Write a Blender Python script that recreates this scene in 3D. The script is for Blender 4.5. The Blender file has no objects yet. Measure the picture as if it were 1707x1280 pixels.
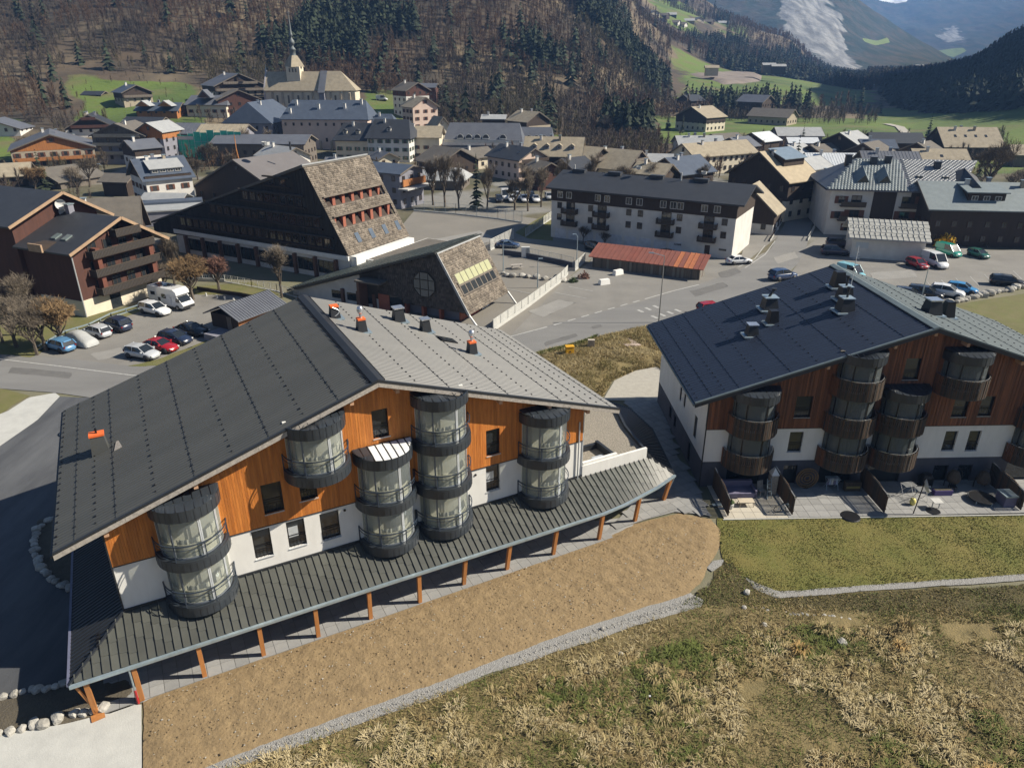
import bpy, math, random, bmesh
import numpy as np
from mathutils import Vector, Matrix, noise
random.seed(7); RNG = np.random.default_rng(7)
R = math.radians
scene = bpy.context.scene
col = scene.collection

# ------------------------------------------------------------ camera, light, exposure
F, TH, CX, CY, H = 1206.0, R(24.4), 853.5, 640.0, 35.0
cam_data = bpy.data.cameras.new('camera')
cam = bpy.data.objects.new('camera', cam_data); col.objects.link(cam)
cam.location = (0, 0, H)
cam.rotation_euler = (math.pi/2 - TH, 0, 0)
cam_data.sensor_fit = 'HORIZONTAL'; cam_data.sensor_width = 36.0
cam_data.lens = 36.0*F/1707.0
cam_data.clip_start = 0.5; cam_data.clip_end = 20000
scene.camera = cam

SUN_AZ, SUN_EL = R(1.0), R(38)          # direction towards the sun, angle from +X
world = bpy.data.worlds.new('World'); scene.world = world; world.use_nodes = True
wn = world.node_tree.nodes; wn.clear()
sky = wn.new('ShaderNodeTexSky'); sky.sky_type = 'NISHITA'; sky.sun_disc = False
sky.sun_elevation = SUN_EL; sky.sun_rotation = R(90) - SUN_AZ
sky.altitude = 1000
bg = wn.new('ShaderNodeBackground'); bg.inputs['Strength'].default_value = 0.05
wo = wn.new('ShaderNodeOutputWorld')
world.node_tree.links.new(sky.outputs[0], bg.inputs[0]); world.node_tree.links.new(bg.outputs[0], wo.inputs[0])
sl = bpy.data.lights.new('sun', 'SUN'); sl.energy = 5.0; sl.angle = R(0.53); sl.color = (1.0, 0.915, 0.77)
sun = bpy.data.objects.new('sun', sl); col.objects.link(sun)
sdir = Vector((math.cos(SUN_EL)*math.cos(SUN_AZ), math.cos(SUN_EL)*math.sin(SUN_AZ), math.sin(SUN_EL)))
sun.rotation_euler = sdir.to_track_quat('Z', 'Y').to_euler(); sun.location = (100, 0, 120)
scene.view_settings.view_transform = 'Standard'; scene.view_settings.look = 'None'
scene.view_settings.gamma = 1; scene.view_settings.use_curve_mapping = False
scene.view_settings.exposure = 0.76

# ------------------------------------------------------------ measuring
def ray(x, y):
    a = (x-CX)/F; b = -(y-CY)/F
    return np.array([a, math.cos(TH)+b*math.sin(TH), -math.sin(TH)+b*math.cos(TH)])
def at(x, y, z=0.0):
    r = ray(x, y); return np.array([0, 0, H]) + r*((z-H)/r[2])
def atY(x, y, Y):
    r = ray(x, y); return np.array([0, 0, H]) + r*(Y/r[1])
def rayplane(x, y, P, N):
    r = ray(x, y); o = np.array([0, 0, H]); return o + r*(((P-o)@N)/(r@N))

# ------------------------------------------------------------ materials
MATS = {}
def lk(nt, a, b): nt.links.new(a, b)
def mat(name, c, c2=None, scale=1.0, rough=0.75, metal=0.0, bump=0.0, bscale=None, island=0.0,
        stretch=(1, 1, 1), detail=5, objrand=0.0, contrast=1.0, spec=0.5, wave=None, world=False, coat=0.0):
    if name in MATS: return MATS[name]
    m = bpy.data.materials.new(name); m.use_nodes = True; nt = m.node_tree; n = nt.nodes
    b = n['Principled BSDF']
    b.inputs['Roughness'].default_value = rough; b.inputs['Metallic'].default_value = metal
    b.inputs['Specular IOR Level'].default_value = spec
    b.inputs['Coat Weight'].default_value = coat
    if c2 is None: c2 = tuple(x*0.72 for x in c)
    if world:
        tc = n.new('ShaderNodeNewGeometry'); co = tc.outputs['Position']
    else:
        tc = n.new('ShaderNodeTexCoord'); co = tc.outputs['Object']
    mp = n.new('ShaderNodeMapping'); lk(nt, co, mp.inputs[0]); mp.inputs['Scale'].default_value = stretch
    nz = n.new('ShaderNodeTexNoise'); lk(nt, mp.outputs[0], nz.inputs['Vector'])
    nz.inputs['Scale'].default_value = scale; nz.inputs['Detail'].default_value = detail; nz.inputs['Roughness'].default_value = 0.65
    mr = n.new('ShaderNodeMapRange'); lk(nt, nz.outputs[0], mr.inputs[0])
    mr.inputs[1].default_value = 0.5-0.22/contrast; mr.inputs[2].default_value = 0.5+0.22/contrast
    mx = n.new('ShaderNodeMix'); mx.data_type = 'RGBA'; lk(nt, mr.outputs[0], mx.inputs[0])
    mx.inputs[6].default_value = (*c2, 1); mx.inputs[7].default_value = (*c, 1)
    out = mx.outputs[2]
    if island or objrand:
        if island: g = n.new('ShaderNodeNewGeometry'); src = g.outputs['Random Per Island']; amt = island
        else: g = n.new('ShaderNodeObjectInfo'); src = g.outputs['Random']; amt = objrand
        m2 = n.new('ShaderNodeMapRange'); lk(nt, src, m2.inputs[0]); m2.inputs[3].default_value = 1-amt; m2.inputs[4].default_value = 1+amt
        hs = n.new('ShaderNodeHueSaturation'); lk(nt, out, hs.inputs['Color']); lk(nt, m2.outputs[0], hs.inputs['Value']); out = hs.outputs[0]
    lk(nt, out, b.inputs['Base Color'])
    hsrc = None
    if bump:
        nb = n.new('ShaderNodeTexNoise'); lk(nt, mp.outputs[0], nb.inputs['Vector'])
        nb.inputs['Scale'].default_value = bscale or scale*4; nb.inputs['Detail'].default_value = 6
        hsrc = nb.outputs[0]
    if wave:   # (direction, period in metres, strength): fine ribs
        wv = n.new('ShaderNodeTexWave'); lk(nt, co, wv.inputs['Vector']); wv.bands_direction = wave[0]
        wv.inputs['Scale'].default_value = 0.314/wave[1]; wv.wave_profile = 'SAW' if len(wave) > 3 else 'SIN'
        if hsrc is not None:
            ad = n.new('ShaderNodeMath'); ad.operation = 'ADD'; lk(nt, hsrc, ad.inputs[0]); lk(nt, wv.outputs[1], ad.inputs[1]); hsrc = ad.outputs[0]
        else: hsrc = wv.outputs[1]; bump = wave[2]
    if hsrc is not None:
        bp = n.new('ShaderNodeBump'); bp.inputs['Strength'].default_value = min(1, bump); bp.inputs['Distance'].default_value = 0.08 if not wave else wave[2]
        lk(nt, hsrc, bp.inputs['Height']); lk(nt, bp.outputs[0], b.inputs['Normal'])
    MATS[name] = m; return m
def glass(name, tint, alpha_vis=0.5, rough=0.03):
    m = bpy.data.materials.new(name); m.use_nodes = True; nt = m.node_tree; n = nt.nodes; n.clear()
    o = n.new('ShaderNodeOutputMaterial'); t = n.new('ShaderNodeBsdfTransparent'); t.inputs[0].default_value = (*tint, 1)
    p = n.new('ShaderNodeBsdfPrincipled'); p.inputs['Base Color'].default_value = (0.26, 0.29, 0.30, 1); p.inputs['Roughness'].default_value = rough
    mx = n.new('ShaderNodeMixShader'); mx.inputs[0].default_value = alpha_vis
    lk(nt, t.outputs[0], mx.inputs[1]); lk(nt, p.outputs[0], mx.inputs[2]); lk(nt, mx.outputs[0], o.inputs[0])
    MATS[name] = m; return m

# ------------------------------------------------------------ mesh building
class MB:
    def __init__(s): s.v = []; s.f = []; s.mi = []
    def poly(s, pts, mi=0):
        k = len(s.v); s.v += [tuple(map(float, p)) for p in pts]; s.f.append(tuple(range(k, k+len(pts)))); s.mi.append(mi); return s
    def raw(s, vs, fs, mi=0):
        k = len(s.v); s.v += [tuple(map(float, p)) for p in vs]
        for f in fs: s.f.append(tuple(i+k for i in f)); s.mi.append(mi)
        return s
    def box(s, x0, x1, y0, y1, z0, z1, mi=0):
        return s.raw([(x0,y0,z0),(x1,y0,z0),(x1,y1,z0),(x0,y1,z0),(x0,y0,z1),(x1,y0,z1),(x1,y1,z1),(x0,y1,z1)],
                     [(0,3,2,1),(4,5,6,7),(0,1,5,4),(1,2,6,5),(2,3,7,6),(3,0,4,7)], mi)
    def hexa(s, p, mi=0):   # 8 points: bottom 4, top 4
        return s.raw(p, [(0,3,2,1),(4,5,6,7),(0,1,5,4),(1,2,6,5),(2,3,7,6),(3,0,4,7)], mi)
    def prism(s, poly, d, mi=0, mi_top=None):     # poly: 3D points, extruded by vector d
        n = len(poly); a = [np.array(p, float) for p in poly]; b = [p+np.array(d, float) for p in a]
        k = len(s.v); s.v += [tuple(p) for p in a+b]
        s.f.append(tuple(range(k+n-1, k-1, -1))); s.mi.append(mi)
        s.f.append(tuple(range(k+n, k+2*n))); s.mi.append(mi if mi_top is None else mi_top)
        for i in range(n):
            j = (i+1) % n; s.f.append((k+i, k+j, k+n+j, k+n+i)); s.mi.append(mi)
        return s
    def beam(s, p, q, w, h=None, mi=0):
        p = Vector(p); q = Vector(q); d = (q-p)
        if d.length < 1e-6: return s
        d.normalize(); up = Vector((0,0,1)) if abs(d.z) < .95 else Vector((0,1,0))
        a = d.cross(up).normalized(); b = a.cross(d).normalized(); h = h or w
        a *= w/2; b *= h/2
        return s.hexa([p-a-b, p+a-b, q+a-b, q-a-b, p-a+b, p+a+b, q+a+b, q-a+b], mi)
    def tube(s, p, q, r0, r1=None, n=6, mi=0, cap=True):
        p = Vector(p); q = Vector(q); d = q-p
        if d.length < 1e-6: return s
        d.normalize(); r1 = r0 if r1 is None else r1
        up = Vector((0,0,1)) if abs(d.z) < .95 else Vector((1,0,0))
        a = d.cross(up).normalized(); b = a.cross(d)
        k = len(s.v)
        for c, r in ((p, r0), (q, r1)):
            for i in range(n):
                t = 2*math.pi*i/n; s.v.append(tuple(c + a*(r*math.cos(t)) + b*(r*math.sin(t))))
        for i in range(n):
            j = (i+1) % n; s.f.append((k+i, k+j, k+n+j, k+n+i)); s.mi.append(mi)
        if cap:
            s.f.append(tuple(range(k+n-1, k-1, -1))); s.mi.append(mi); s.f.append(tuple(range(k+n, k+2*n))); s.mi.append(mi)
        return s
    def arc(s, cx, cy, r0, r1, z0, z1, a0, a1, n=16, mi=0):   # curved slab between radii
        k = len(s.v)
        for i in range(n+1):
            t = a0+(a1-a0)*i/n; c, d = math.cos(t), math.sin(t)
            s.v += [(cx+r0*c, cy+r0*d, z0), (cx+r1*c, cy+r1*d, z0), (cx+r1*c, cy+r1*d, z1), (cx+r0*c, cy+r0*d, z1)]
        for i in range(n):
            q = k+4*i
            for e in range(4):
                g = (e+1) % 4; s.f.append((q+e, q+4+e, q+4+g, q+g)); s.mi.append(mi)
        s.f.append((k, k+1, k+2, k+3)); s.mi.append(mi); q = k+4*n; s.f.append((q+3, q+2, q+1, q)); s.mi.append(mi)
        return s
    def lathe(s, cx, cy, prof, n=12, mi=0):
        k = len(s.v)
        for (r, z) in prof:
            for i in range(n):
                t = 2*math.pi*i/n; s.v.append((cx+r*math.cos(t), cy+r*math.sin(t), z))
        for j in range(len(prof)-1):
            for i in range(n):
                g = (i+1) % n; s.f.append((k+j*n+i, k+j*n+g, k+(j+1)*n+g, k+(j+1)*n+i)); s.mi.append(mi)
        return s
    def mesh(s, name, mats):
        me = bpy.data.meshes.new(name); me.from_pydata(s.v, [], s.f)
        for m in (mats if isinstance(mats, (list, tuple)) else [mats]): me.materials.append(m)
        if any(s.mi): me.polygons.foreach_set('material_index', s.mi)
        me.update(); return me
    def build(s, name, mats, parent=None, smooth=False, loc=None):
        me = s.mesh(name, mats)
        if smooth: me.polygons.foreach_set('use_smooth', [True]*len(me.polygons))
        return link(name, me, parent, loc)
def link(name, me, parent=None, loc=None, rz=0, scale=None):
    o = bpy.data.objects.new(name, me); col.objects.link(o)
    if parent is not None: o.parent = parent
    if loc is not None: o.location = loc
    if rz: o.rotation_euler.z = rz
    if scale is not None: o.scale = scale if hasattr(scale, '__len__') else (scale,)*3
    return o
def tag(o, label=None, cat=None, group=None, kind=None):
    if label: o['label'] = label
    if cat: o['category'] = cat
    if group: o['group'] = group
    if kind: o['kind'] = kind
    return o
def thing(name, label, cat, loc=(0,0,0), rz=0, group=None):
    o = bpy.data.objects.new(name, None); col.objects.link(o); o.location = [float(c) for c in loc]; o.rotation_euler.z = rz
    o.empty_display_size = .5
    return tag(o, label, cat, group)
def copy_tree(o, parent=None):
    c = o.copy(); col.objects.link(c); c.parent = parent
    for ch in list(o.children): copy_tree(ch, c)
    return c
def stuffmesh(name, verts, tris, mats, mi=None, attr=None):   # numpy triangles
    me = bpy.data.meshes.new(name); nv, nt_ = len(verts), len(tris)
    me.vertices.add(nv); me.vertices.foreach_set('co', np.asarray(verts, np.float32).ravel())
    me.loops.add(nt_*3); me.loops.foreach_set('vertex_index', np.asarray(tris, np.int32).ravel())
    me.polygons.add(nt_); me.polygons.foreach_set('loop_start', np.arange(0, nt_*3, 3, dtype=np.int32))
    me.polygons.foreach_set('loop_total', np.full(nt_, 3, np.int32))
    for m in (mats if isinstance(mats, (list, tuple)) else [mats]): me.materials.append(m)
    if mi is not None: me.polygons.foreach_set('material_index', np.asarray(mi, np.int32))
    me.update(calc_edges=True); me.validate(); return me
def zrot(az): return R(90-az)      # azimuth (0 = away from the viewer, 90 = right) of local +x

# palette
M_plaster = mat('white_render', (0.80,0.79,0.76), (0.66,0.65,0.62), scale=.7, stretch=(1.6,1.6,.5), rough=.9, bump=.15, bscale=25, contrast=.8)
M_orange = mat('fresh_larch', (0.62,0.225,0.045), (0.40,0.120,0.020), scale=1.2, stretch=(5,5,.5), rough=.6, island=.16, bump=.2, bscale=10)
M_oldwood = mat('weathered_larch', (0.25,0.095,0.040), (0.11,0.050,0.030), scale=1.0, stretch=(5,5,.4), rough=.75, island=.38, bump=.2, bscale=10)
M_slatwood = mat('grey_brown_slats', (0.085,0.062,0.042), (0.045,0.034,0.026), scale=2, stretch=(4,4,.5), rough=.8, island=.45)
M_roofL = mat('anthracite_steel_sheet', (0.055,0.058,0.057), (0.046,0.049,0.048), scale=.5, rough=.50, metal=.0, spec=.45)
M_roofN = mat('dark_slate_blue_sheet', (0.022,0.028,0.045), (0.018,0.023,0.038), scale=.5, rough=.42, spec=.5)
M_dark = mat('dark_grey_metal', (0.028,0.031,0.036), rough=.45, scale=.7)
M_black = mat('black_frame', (0.012,0.012,0.014), rough=.4)
M_frameg = mat('pale_aluminium', (0.62,0.66,0.70), rough=.35, metal=.3)
M_galv = mat('galvanised_gutter', (0.42,0.52,0.58), rough=.35, metal=.5, scale=2)
M_barge = mat('greyed_fascia_board', (0.46,0.42,0.37), (0.24,0.22,0.20), scale=2.0, stretch=(3,3,3), rough=.8, island=.12)
M_post = mat('glulam_post', (0.50,0.22,0.07), (0.36,0.14,0.04), scale=2, stretch=(3,3,.3), rough=.6, objrand=.15)
M_purlin = mat('purlin_end', (0.60,0.36,0.22), rough=.8)
M_plinth = mat('dark_grey_render', (0.088,0.092,0.115), rough=.9, bump=.1, bscale=20)
M_cream = mat('cream_interior', (0.78,0.77,0.72), (0.66,0.65,0.60), scale=.9, rough=.9)
M_gl = glass('bay_glass', (0.96,0.97,0.94), .26)
M_gl2 = glass('smoked_bay_glass', (0.42,0.45,0.42), .35)
M_pane = mat('window_glass', (0.018,0.022,0.026), (0.03,0.036,0.04), scale=.6, rough=.06, spec=.8)
M_orangep = mat('orange_tape', (0.85,0.17,0.04), rough=.6)
M_silver = mat('bright_steel', (0.75,0.76,0.78), rough=.25, metal=.8)
M_redp = mat('red_paint', (0.45,0.03,0.03), rough=.5)
M_conc = mat('pale_concrete', (0.50,0.50,0.47), (0.40,0.40,0.38), scale=.7, rough=.9, bump=.2, bscale=12)
M_slab = mat('paving_stone', (0.30,0.30,0.29), (0.23,0.23,0.23), scale=1.5, rough=.9, objrand=.10, bump=.2, bscale=20)
M_slabw = mat('warm_paving_stone', (0.50,0.46,0.38), (0.42,0.39,0.33), scale=1.5, rough=.9, objrand=.08, bump=.2, bscale=20)
M_stone = mat('boulder_stone', (0.46,0.44,0.40), (0.26,0.25,0.22), scale=2.5, rough=.95, bump=.6, bscale=8, objrand=.25)
M_asphn = mat('new_asphalt', (0.115,0.120,0.128), (0.050,0.053,0.060), scale=.22, rough=.85, bump=.3, bscale=30, stretch=(1.6,.35,1), contrast=1.1)
M_asph = mat('old_asphalt', (0.235,0.225,0.205), (0.165,0.158,0.146), scale=.16, rough=.92, bump=.25, bscale=20)
M_road = mat('road_asphalt', (0.205,0.203,0.196), (0.155,0.153,0.150), scale=.12, rough=.9, bump=.25, bscale=20, stretch=(.5,2,1))
M_path = mat('path_gravel', (0.42,0.40,0.35), (0.33,0.31,0.27), scale=2, rough=.95, bump=.5, bscale=15)
M_line = mat('road_paint', (0.48,0.48,0.46), (0.28,0.28,0.27), scale=3, rough=.8)
# ============================================================ terrain
# height profiles: for a bearing (given as a column of the photograph), pairs of distance and height
PROF = {
 -500: [(0,0),(230,0),(280,5),(350,16),(420,34),(520,75),(700,150),(1000,260),(1600,400),(6000,400)],
 0:    [(0,0),(240,0),(280,4),(350,15),(420,34),(520,74),(700,150),(1000,260),(1600,400),(6000,400)],
 250:  [(0,0),(250,0),(300,7),(360,17),(430,34),(520,70),(700,150),(1000,260),(1600,400),(6000,400)],
 500:  [(0,0),(270,0),(310,6),(360,14),(430,28),(520,64),(700,140),(1000,250),(1600,400),(6000,400)],
 700:  [(0,0),(290,0),(330,5),(380,12),(430,26),(520,62),(700,135),(1000,240),(1600,400),(6000,400)],
 850:  [(0,0),(300,0),(350,5),(420,17),(500,48),(620,105),(900,190),(1600,330),(6000,400)],
 980:  [(0,0),(330,0),(380,5),(450,16),(560,50),(700,98),(1000,170),(1600,300),(6000,300)],
 1060: [(0,0),(400,0),(480,6),(600,28),(800,58),(1000,84),(1300,125),(1700,200),(6000,200)],
 1110: [(0,0),(450,0),(560,6),(700,19),(900,46),(1200,92),(1500,140),(2000,160),(6000,0)],
 1170: [(0,0),(420,0),(520,2),(640,8),(850,27),(1000,45),(1250,82),(1550,125),(2000,120),(3000,0)],
 1230: [(0,0),(420,0),(520,1),(640,6),(800,16),(950,27),(1100,46),(1350,92),(1500,70),(2200,0)],
 1300: [(0,0),(420,0),(600,4),(760,12),(870,17),(960,12),(1100,30),(1300,60),(1500,30),(2200,-5)],
 1370: [(0,0),(420,0),(600,3),(760,8),(870,9),(960,5),(1100,5),(1300,8),(1500,0),(2200,-6)],
 1430: [(0,0),(420,0),(600,1),(760,2.5),(900,0),(1100,-1),(1300,-3),(1500,-5),(2200,-6)],
 1490: [(0,0),(420,0),(600,0),(760,0),(1000,-1),(1300,-2),(1500,-3),(2200,-6)],
 1534: [(0,0),(400,0),(520,2),(700,7),(850,2),(1200,0),(1500,-2),(2200,-6)],
 1613: [(0,0),(330,0),(440,5),(700,19),(850,12),(1200,12),(1500,18),(2200,0)],
 1658: [(0,0),(310,0),(420,7),(700,37),(850,26),(1200,22),(1500,40),(2200,0)],
 1707: [(0,0),(290,0),(380,7),(700,46),(850,34),(1200,40),(1500,86),(2200,40)],
 1830: [(0,0),(280,0),(350,9),(500,60),(700,130),(850,150),(1200,200),(1500,240),(2200,300)],
 1900: [(0,0),(270,0),(350,20),(500,110),(700,240),(850,280),(1200,330),(1500,360),(2200,380)],  # unseen ridge beyond the right edge, raised to throw shade on the wooded slope
 2300: [(0,0),(250,0),(350,50),(500,260),(700,410),(1200,410),(2200,410)]}
def az_of(x, y=150): r = ray(x, y); return math.atan2(r[0], r[1])
_PK = sorted(PROF); _PA = np.array([az_of(k) for k in _PK])
_DG = np.concatenate([np.arange(0, 700, 10), np.arange(700, 3000, 40), [6000.]])
_TAB = np.array([np.interp(_DG, [p[0] for p in PROF[k]], [p[1] for p in PROF[k]]) for k in _PK])
_PX = np.linspace(_PA[0], _PA[-1], 400)
_TB = np.array([np.interp(_PX, _PA, _TAB[:, j]) for j in range(len(_DG))]).T
for _ in range(3):   # soften the creases between profiles
    _TB[1:-1] = (_TB[:-2]+_TB[1:-1]*2+_TB[2:])/4
    _TB[:, 1:-1] = (_TB[:, :-2]+_TB[:, 1:-1]*2+_TB[:, 2:])/4
def terrain(X, Y):
    X = np.asarray(X, float); Y = np.asarray(Y, float)
    a = np.arctan2(X, Y); d = np.hypot(X, Y)*np.cos(np.clip(np.abs(a), 0, 1.2))
    fi = np.clip((a-_PX[0])/(_PX[1]-_PX[0]), 0, 398.99); i = fi.astype(int); t = fi-i
    def col_(k): 
        dj = np.searchsorted(_DG, np.clip(d, 0, 5999), side='right')-1; dj = np.clip(dj, 0, len(_DG)-2)
        u = (np.clip(d, 0, 5999)-_DG[dj])/(_DG[dj+1]-_DG[dj]); return _TB[k, dj]*(1-u)+_TB[k, dj+1]*u
    h = col_(i)*(1-t)+col_(np.minimum(i+1, 399))*t
    w = np.clip((d-330)/250, 0, 1)
    rel = (np.sin(X*.021+Y*.013)*3+np.sin(X*.047-Y*.031+1.3)*1.8+np.sin(X*.011-Y*.024+2)*4)*w*np.clip(h/40, 0, 1)
    return h + rel
def tz(x, y): return float(terrain(np.array([x]), np.array([y]))[0])

def sdf(P, poly):      # signed distance (negative inside) and nearest boundary point
    poly = np.asarray(poly, float)[:, :2]; n = len(poly); best = np.full(len(P), 1e9); near = np.zeros_like(P); ins = np.zeros(len(P), bool)
    for i in range(n):
        a, b = poly[i], poly[(i+1) % n]; ab = b-a
        t = np.clip(((P-a)@ab)/max(ab@ab, 1e-9), 0, 1); q = a+t[:, None]*ab; d = np.hypot(*(P-q).T)
        m = d < best; best[m] = d[m]; near[m] = q[m]
        c = (a[1] > P[:, 1]) != (b[1] > P[:, 1])
        with np.errstate(divide='ignore', invalid='ignore'): xi = (b[0]-a[0])*(P[:, 1]-a[1])/(b[1]-a[1])+a[0]
        ins ^= c & (P[:, 0] < xi)
    return np.where(ins, -best, best), near
def vnoise(X, Y, s, seed=0):      # smooth value noise
    X = np.asarray(X)*s+seed*17.3; Y = np.asarray(Y)*s+seed*9.1
    xi = np.floor(X).astype(int); yi = np.floor(Y).astype(int); fx = X-xi; fy = Y-yi
    fx = fx*fx*(3-2*fx); fy = fy*fy*(3-2*fy)
    def h(a, b): 
        v = np.sin(a*127.1+b*311.7)*43758.5453; return v-np.floor(v)
    return (h(xi, yi)*(1-fx)+h(xi+1, yi)*fx)*(1-fy)+(h(xi, yi+1)*(1-fx)+h(xi+1, yi+1)*fx)*fy
def fbm(X, Y, s, o=4, seed=0): return sum(vnoise(X, Y, s*2**k, seed+k)/2**k for k in range(o))/2

# polar base sheet
def base_ground():
    az = np.concatenate([np.linspace(-180, -62, 24), np.arange(-60, 60.01, .3), np.linspace(62, 178, 24)])
    ds = [0.5, 8, 16, 26, 40, 60, 80, 100, 125, 150, 175, 200, 220]; d = 230.
    while d < 2600: ds.append(d); d *= 1.018
    ds += [2700, 3200, 4200, 5500, 7000]
    A, D = np.meshgrid(np.radians(az), ds, indexing='ij'); X = D*np.sin(A); Y = D*np.cos(A)
    Z = terrain(X, np.abs(Y)) ; Z = np.where(D < 231, -.06, Z-.06*(D < 260)); Z = np.where(D>2650, np.minimum(Z, 0)-30, Z)
    n, m = X.shape; V = np.stack([X, Y, Z], -1).reshape(-1, 3); idx = np.arange(n*m).reshape(n, m)
    i2 = np.vstack([idx, idx[:1]])
    q = np.stack([i2[:-1, :-1], i2[1:, :-1], i2[1:, 1:], i2[:-1, 1:]], -1).reshape(-1, 4)
    tr = np.concatenate([q[:, [0, 2, 1]], q[:, [0, 3, 2]]])
    # colours by area: town ground, meadow, woodland floor
    px = lambda X, Y: None
    a = np.arctan2(V[:, 0], V[:, 1]); d = V[:, 1]
    green = np.full(len(V), -1.)
    def area(x0, x1, d0, d1, s=1.0, lift=0):
        a0, a1 = az_of(x0), az_of(x1)
        u = 1-np.abs((a-(a0+a1)/2)/((a1-a0)/2)); w = 1-np.abs((d-(d0+d1)/2)/((d1-d0)/2))
        return np.minimum(u*(a1-a0)*6, w*(d1-d0)/60)*s
    for g in [area(125, 335, 285, 392), area(-200, 30, 260, 330), area(600, 700, 300, 400), area(790, 960, 290, 345), area(1120, 1465, 560, 850),
              area(1090, 1560, 330, 470), area(1440, 1700, 300, 560), area(1480, 1600, 700, 2400), area(1075, 1160, 1080, 1400), area(1560, 1900, 240, 430), area(1180,1230,1150,1300)]:
        green = np.maximum(green, np.clip(g, -1, 1))
    town = np.clip((290-d)/60, -1, 1)
    me = stuffmesh('ground', V, tr, [ground_mat()])
    for nm, ar in (('green', green), ('town', town)):
        t = me.attributes.new(nm, 'FLOAT', 'POINT'); t.data.foreach_set('value', ar.astype(np.float32))
    me.polygons.foreach_set('use_smooth', [True]*len(me.polygons))
    return tag(link('ground', me), 'valley ground rising into wooded hillsides around the village', kind='structure')
def ground_mat():
    m = bpy.data.materials.new('valley_floor'); m.use_nodes = True; nt = m.node_tree; n = nt.nodes; b = n['Principled BSDF']; b.inputs['Roughness'].default_value = .95
    g = n.new('ShaderNodeNewGeometry')
    def nz(s, d=6):
        t = n.new('ShaderNodeTexNoise'); lk(nt, g.outputs['Position'], t.inputs['Vector']); t.inputs['Scale'].default_value = s; t.inputs['Detail'].default_value = d; return t.outputs[0]
    def mix(f, a, b_):
        x = n.new('ShaderNodeMix'); x.data_type = 'RGBA'
        lk(nt, f, x.inputs[0])
        for k, v in ((6, a), (7, b_)):
            if isinstance(v, tuple): x.inputs[k].default_value = (*v, 1)
            else: lk(nt, v, x.inputs[k])
        return x.outputs[2]
    def ramp(f, lo, hi):
        r = n.new('ShaderNodeMapRange'); lk(nt, f, r.inputs[0]); r.inputs[1].default_value = lo; r.inputs[2].default_value = hi; r.clamp = True; return r.outputs[0]
    wood = mix(ramp(nz(.03), .42, .6), (0.085,0.060,0.036), (0.045,0.036,0.024))
    wood = mix(ramp(nz(.011, 3), .50, .60), wood, (0.155,0.120,0.072))
    gr = mix(ramp(nz(.02), .4, .62), (0.105,0.155,0.022), (0.062,0.100,0.018))
    gr = mix(ramp(nz(.05), .52, .70), gr, (0.13,0.125,0.045))
    tw = mix(ramp(nz(.06), .42, .6), (0.125,0.110,0.070), (0.082,0.078,0.042))
    tw = mix(ramp(nz(.035, 2), .52, .60), tw, (0.20,0.195,0.18))
    def at_(name, amp, s):
        a = n.new('ShaderNodeAttribute'); a.attribute_name = name
        m1 = n.new('ShaderNodeMath'); m1.operation = 'MULTIPLY_ADD'; lk(nt, nz(s, 4), m1.inputs[0]); m1.inputs[1].default_value = amp; lk(nt, a.outputs['Fac'], m1.inputs[2]); return m1.outputs[0]
    c = mix(ramp(at_('town', .8, .03), .38, .42), wood, tw)
    c = mix(ramp(at_('green', 1.1, .025), .58, .66), c, gr)
    lk(nt, c, b.inputs['Base Color'])
    bp = n.new('ShaderNodeBump'); bp.inputs['Distance'].default_value = .5; bp.inputs['Strength'].default_value = .6; lk(nt, nz(.4), bp.inputs['Height']); lk(nt, bp.outputs[0], b.inputs['Normal'])
    return m
base_ground()

# ---- regions: a sheet clipped to an outline, with relief
def region(name, pts, m, z=0.01, step=.5, relief=0, rs=.5, label=None, kind='structure', wob=0.0, zfun=None, cat=None, sm=True):
    P = np.array([(p[0], p[1]) for p in pts], float)
    x0, y0 = P.min(0)-step; x1, y1 = P.max(0)+step
    gx = np.arange(x0, x1+step, step); gy = np.arange(y0, y1+step, step)
    X, Y = np.meshgrid(gx, gy, indexing='ij'); V = np.stack([X.ravel(), Y.ravel()], 1)
    Vw = V + (np.stack([fbm(V[:, 0], V[:, 1], .6, 3, 3)-.5, fbm(V[:, 0], V[:, 1], .6, 3, 8)-.5], 1))*wob if wob else V
    d, near = sdf(Vw, P)
    off = Vw-V
    n, k = X.shape; idx = np.arange(n*k).reshape(n, k)
    q = np.stack([idx[:-1, :-1], idx[1:, :-1], idx[1:, 1:], idx[:-1, 1:]], -1).reshape(-1, 4)
    q = q[(d[q] < 0).any(1)]
    out = d > 0; V2 = V.copy(); V2[out] = (near-off)[out]
    Z = np.full(len(V), z)
    if relief: Z = Z + relief*fbm(V[:, 0], V[:, 1], rs, 5)*np.clip(-d/1.2, 0, 1)
    if zfun is not None: Z = Z + zfun(V2[:, 0], V2[:, 1], -d)
    V3 = np.column_stack([V2, Z]); used = np.unique(q); rm = np.full(len(V), -1); rm[used] = np.arange(len(used))
    q = rm[q]; tr = np.concatenate([q[:, [0, 1, 2]], q[:, [0, 2, 3]]])
    me = stuffmesh(name, V3[used], tr, [m])
    if relief or zfun: me.polygons.foreach_set('use_smooth', [True]*len(me.polygons))
    o = link(name, me); tag(o, label, cat, kind=kind); return o, P
def px(*pts): return [at(*p)[:2] for p in pts]

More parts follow.
